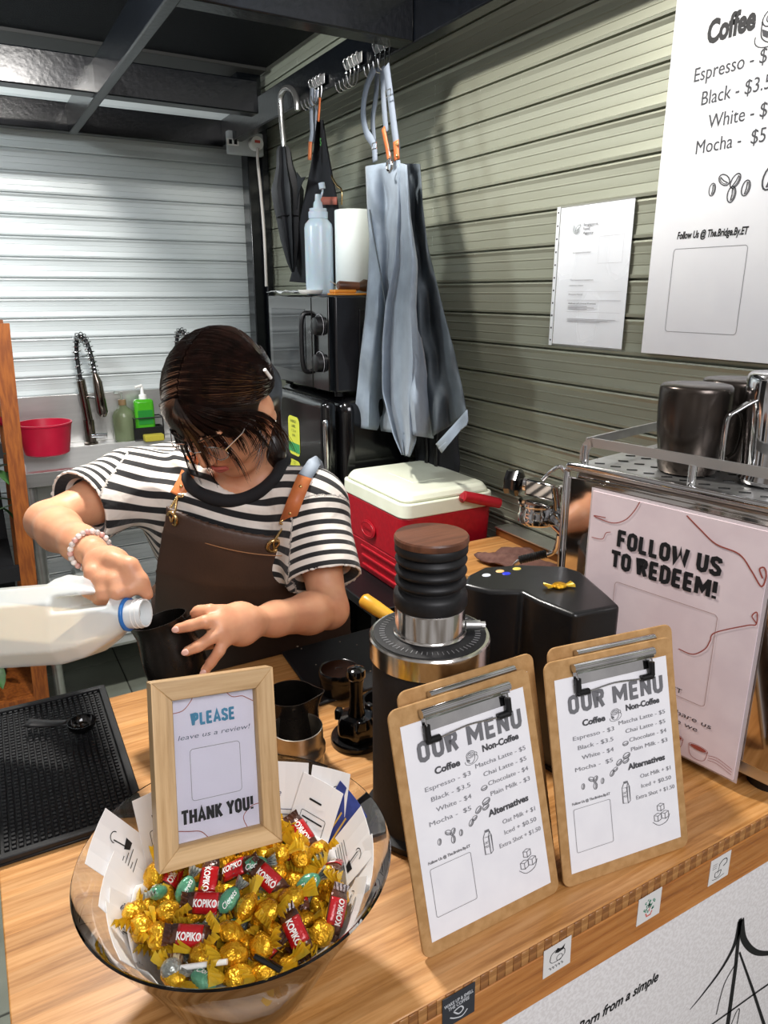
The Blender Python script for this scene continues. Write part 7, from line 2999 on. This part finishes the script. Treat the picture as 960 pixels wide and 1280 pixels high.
def jug_body(off):
    def fn(X, Y, Z):
        x, y, z = X - _jm[0], Y - _jm[1], Z - _jm[2]
        a = -(x * _jx[0] + y * _jx[1] + z * _jx[2])
        b = x * _jy[0] + y * _jy[1] + z * _jy[2]
        c = x * _jz[0] + y * _jz[1] + z * _jz[2]
        hw_ = np.interp(a, [.028, .045, .075, .105, .5], [.019, .030, .044, .050, .050]) - off
        c = c + np.interp(a, [.03, .08, .5], [0.0, .004, .004])
        qb, qc = np.abs(b) - hw_ + .018, np.abs(c) - hw_ + .018
        d = np.sqrt(np.maximum(qb, 0) ** 2 + np.maximum(qc, 0) ** 2) + np.minimum(np.maximum(qb, qc), 0) - .018
        # chamfered foot end
        d = np.maximum(d, (np.abs(b) + np.abs(c)) * .71 - hw_ * 1.13)
        e = np.maximum(a - (JL - off), .028 - a)
        e = np.maximum(e, a - JL + np.maximum(np.abs(c), np.abs(b)) - .040)
        return np.maximum(d, e)
    return fn


lo_, hi_ = tuple(jf.lo), tuple(jf.lo + jf.h * (jf.n - 1))
jf.put(lo_, hi_, jug_body(0), .006)
jf.cone(jc(.044, 0, 0), jc(.030, 0, 0), .0200, .0185, .006)
# handle opening
jf.put(lo_, hi_, lambda X, Y, Z: np.maximum(np.maximum(np.abs(-((X - _jm[0]) * _jx[0] + (Y - _jm[1]) * _jx[1] + (Z - _jm[2]) * _jx[2]) - .072) - .030,
                                                  np.abs(((X - _jm[0]) * _jz[0] + (Y - _jm[1]) * _jz[1] + (Z - _jm[2]) * _jz[2]) - .0225) - .0085), -1), .006, 'sub')
jf.chain([jc(.036, 0, .012), jc(.045, 0, .034), jc(.075, 0, .0425), jc(.105, 0, .044), jc(.118, 0, .040)], [.010, .010, .0105, .011, .014], .008)
jugm = M('translucent milk jug plastic', '#f1f6f6', .25, alpha=.55, noise=(5, '#e8f0f0', .3))
field_obj('jug_body', jf, jugm, jug, 2)
mf = Field(tuple(jf.lo), lo_ if False else hi_, .0040)
mf.put(lo_, hi_, jug_body(.0025), .004)
lev = jm.z - .022
_z = (mf.lo[2] + mf.h * np.arange(mf.n[2], dtype=np.float32))[None, None, :]
mf.F = np.maximum(mf.F, _z - lev)
field_obj('milk', mf, M('cream coloured milk', '#ead2a6', .4, sss=.2), jug, 1)
ringp = [jc(.026, .0195 * math.cos(q_), .0195 * math.sin(q_)) for q_ in [2 * PI * k / 36 for k in range(36)]]
MB().tube(ringp, .0028, 8, closed=True).build('neck_ring', M('blue plastic ring', '#2d6fb8', .3), jug, world=True, smooth=80)
_nr = [[jc(a_, r_ * math.cos(2 * PI * k / 36), r_ * math.sin(2 * PI * k / 36)) for k in range(37)] for a_, r_ in ((.030, .0185), (.006, .0182), (.002, .0178), (.002, .0158), (.006, .0155), (.034, .0150))]
MB().sheet(_nr).build('neck', M('milky neck plastic', '#eef2f2', .25, alpha=.85), jug, world=True, smooth=50)
MB().sheet([[jm - jx * .026, jm - jx * .026] ] * 2 if False else [[jc(.030, 0, 0)] * 37, [jc(.030, .0150 * math.cos(2 * PI * k / 36), .0150 * math.sin(2 * PI * k / 36)) for k in range(37)]]).build('neck_milk', M('cream milk surface', '#e6dccb', .4), jug, world=True)
m = MB()
for x_ in (.014, .008):
    m.tube([jc(x_, .0182 * math.cos(q_), .0182 * math.sin(q_)) for q_ in [2 * PI * k / 36 for k in range(36)]], .0009, 6, closed=True)
m.build('neck_thread', white_pl, jug, world=True, smooth=80, kind='stuff')

# ------------------------------------------------------------------ pitcher in her left hand
pr_top, pr_bot = Pd(200, 774, 1.015), Pd(226, 848, 1.035)
pu = (pr_top - pr_bot).normalized()
ph_ = (pr_top - pr_bot).length
px_ = (-right_c - pu * (-right_c).dot(pu)).normalized()
pitcher('milk_pitcher', 'black steaming pitcher held tilted in her left hand under the jug', pr_bot, .043, ph_, Matrix((px_, pu.cross(px_), pu)).transposed(), dark_steel)
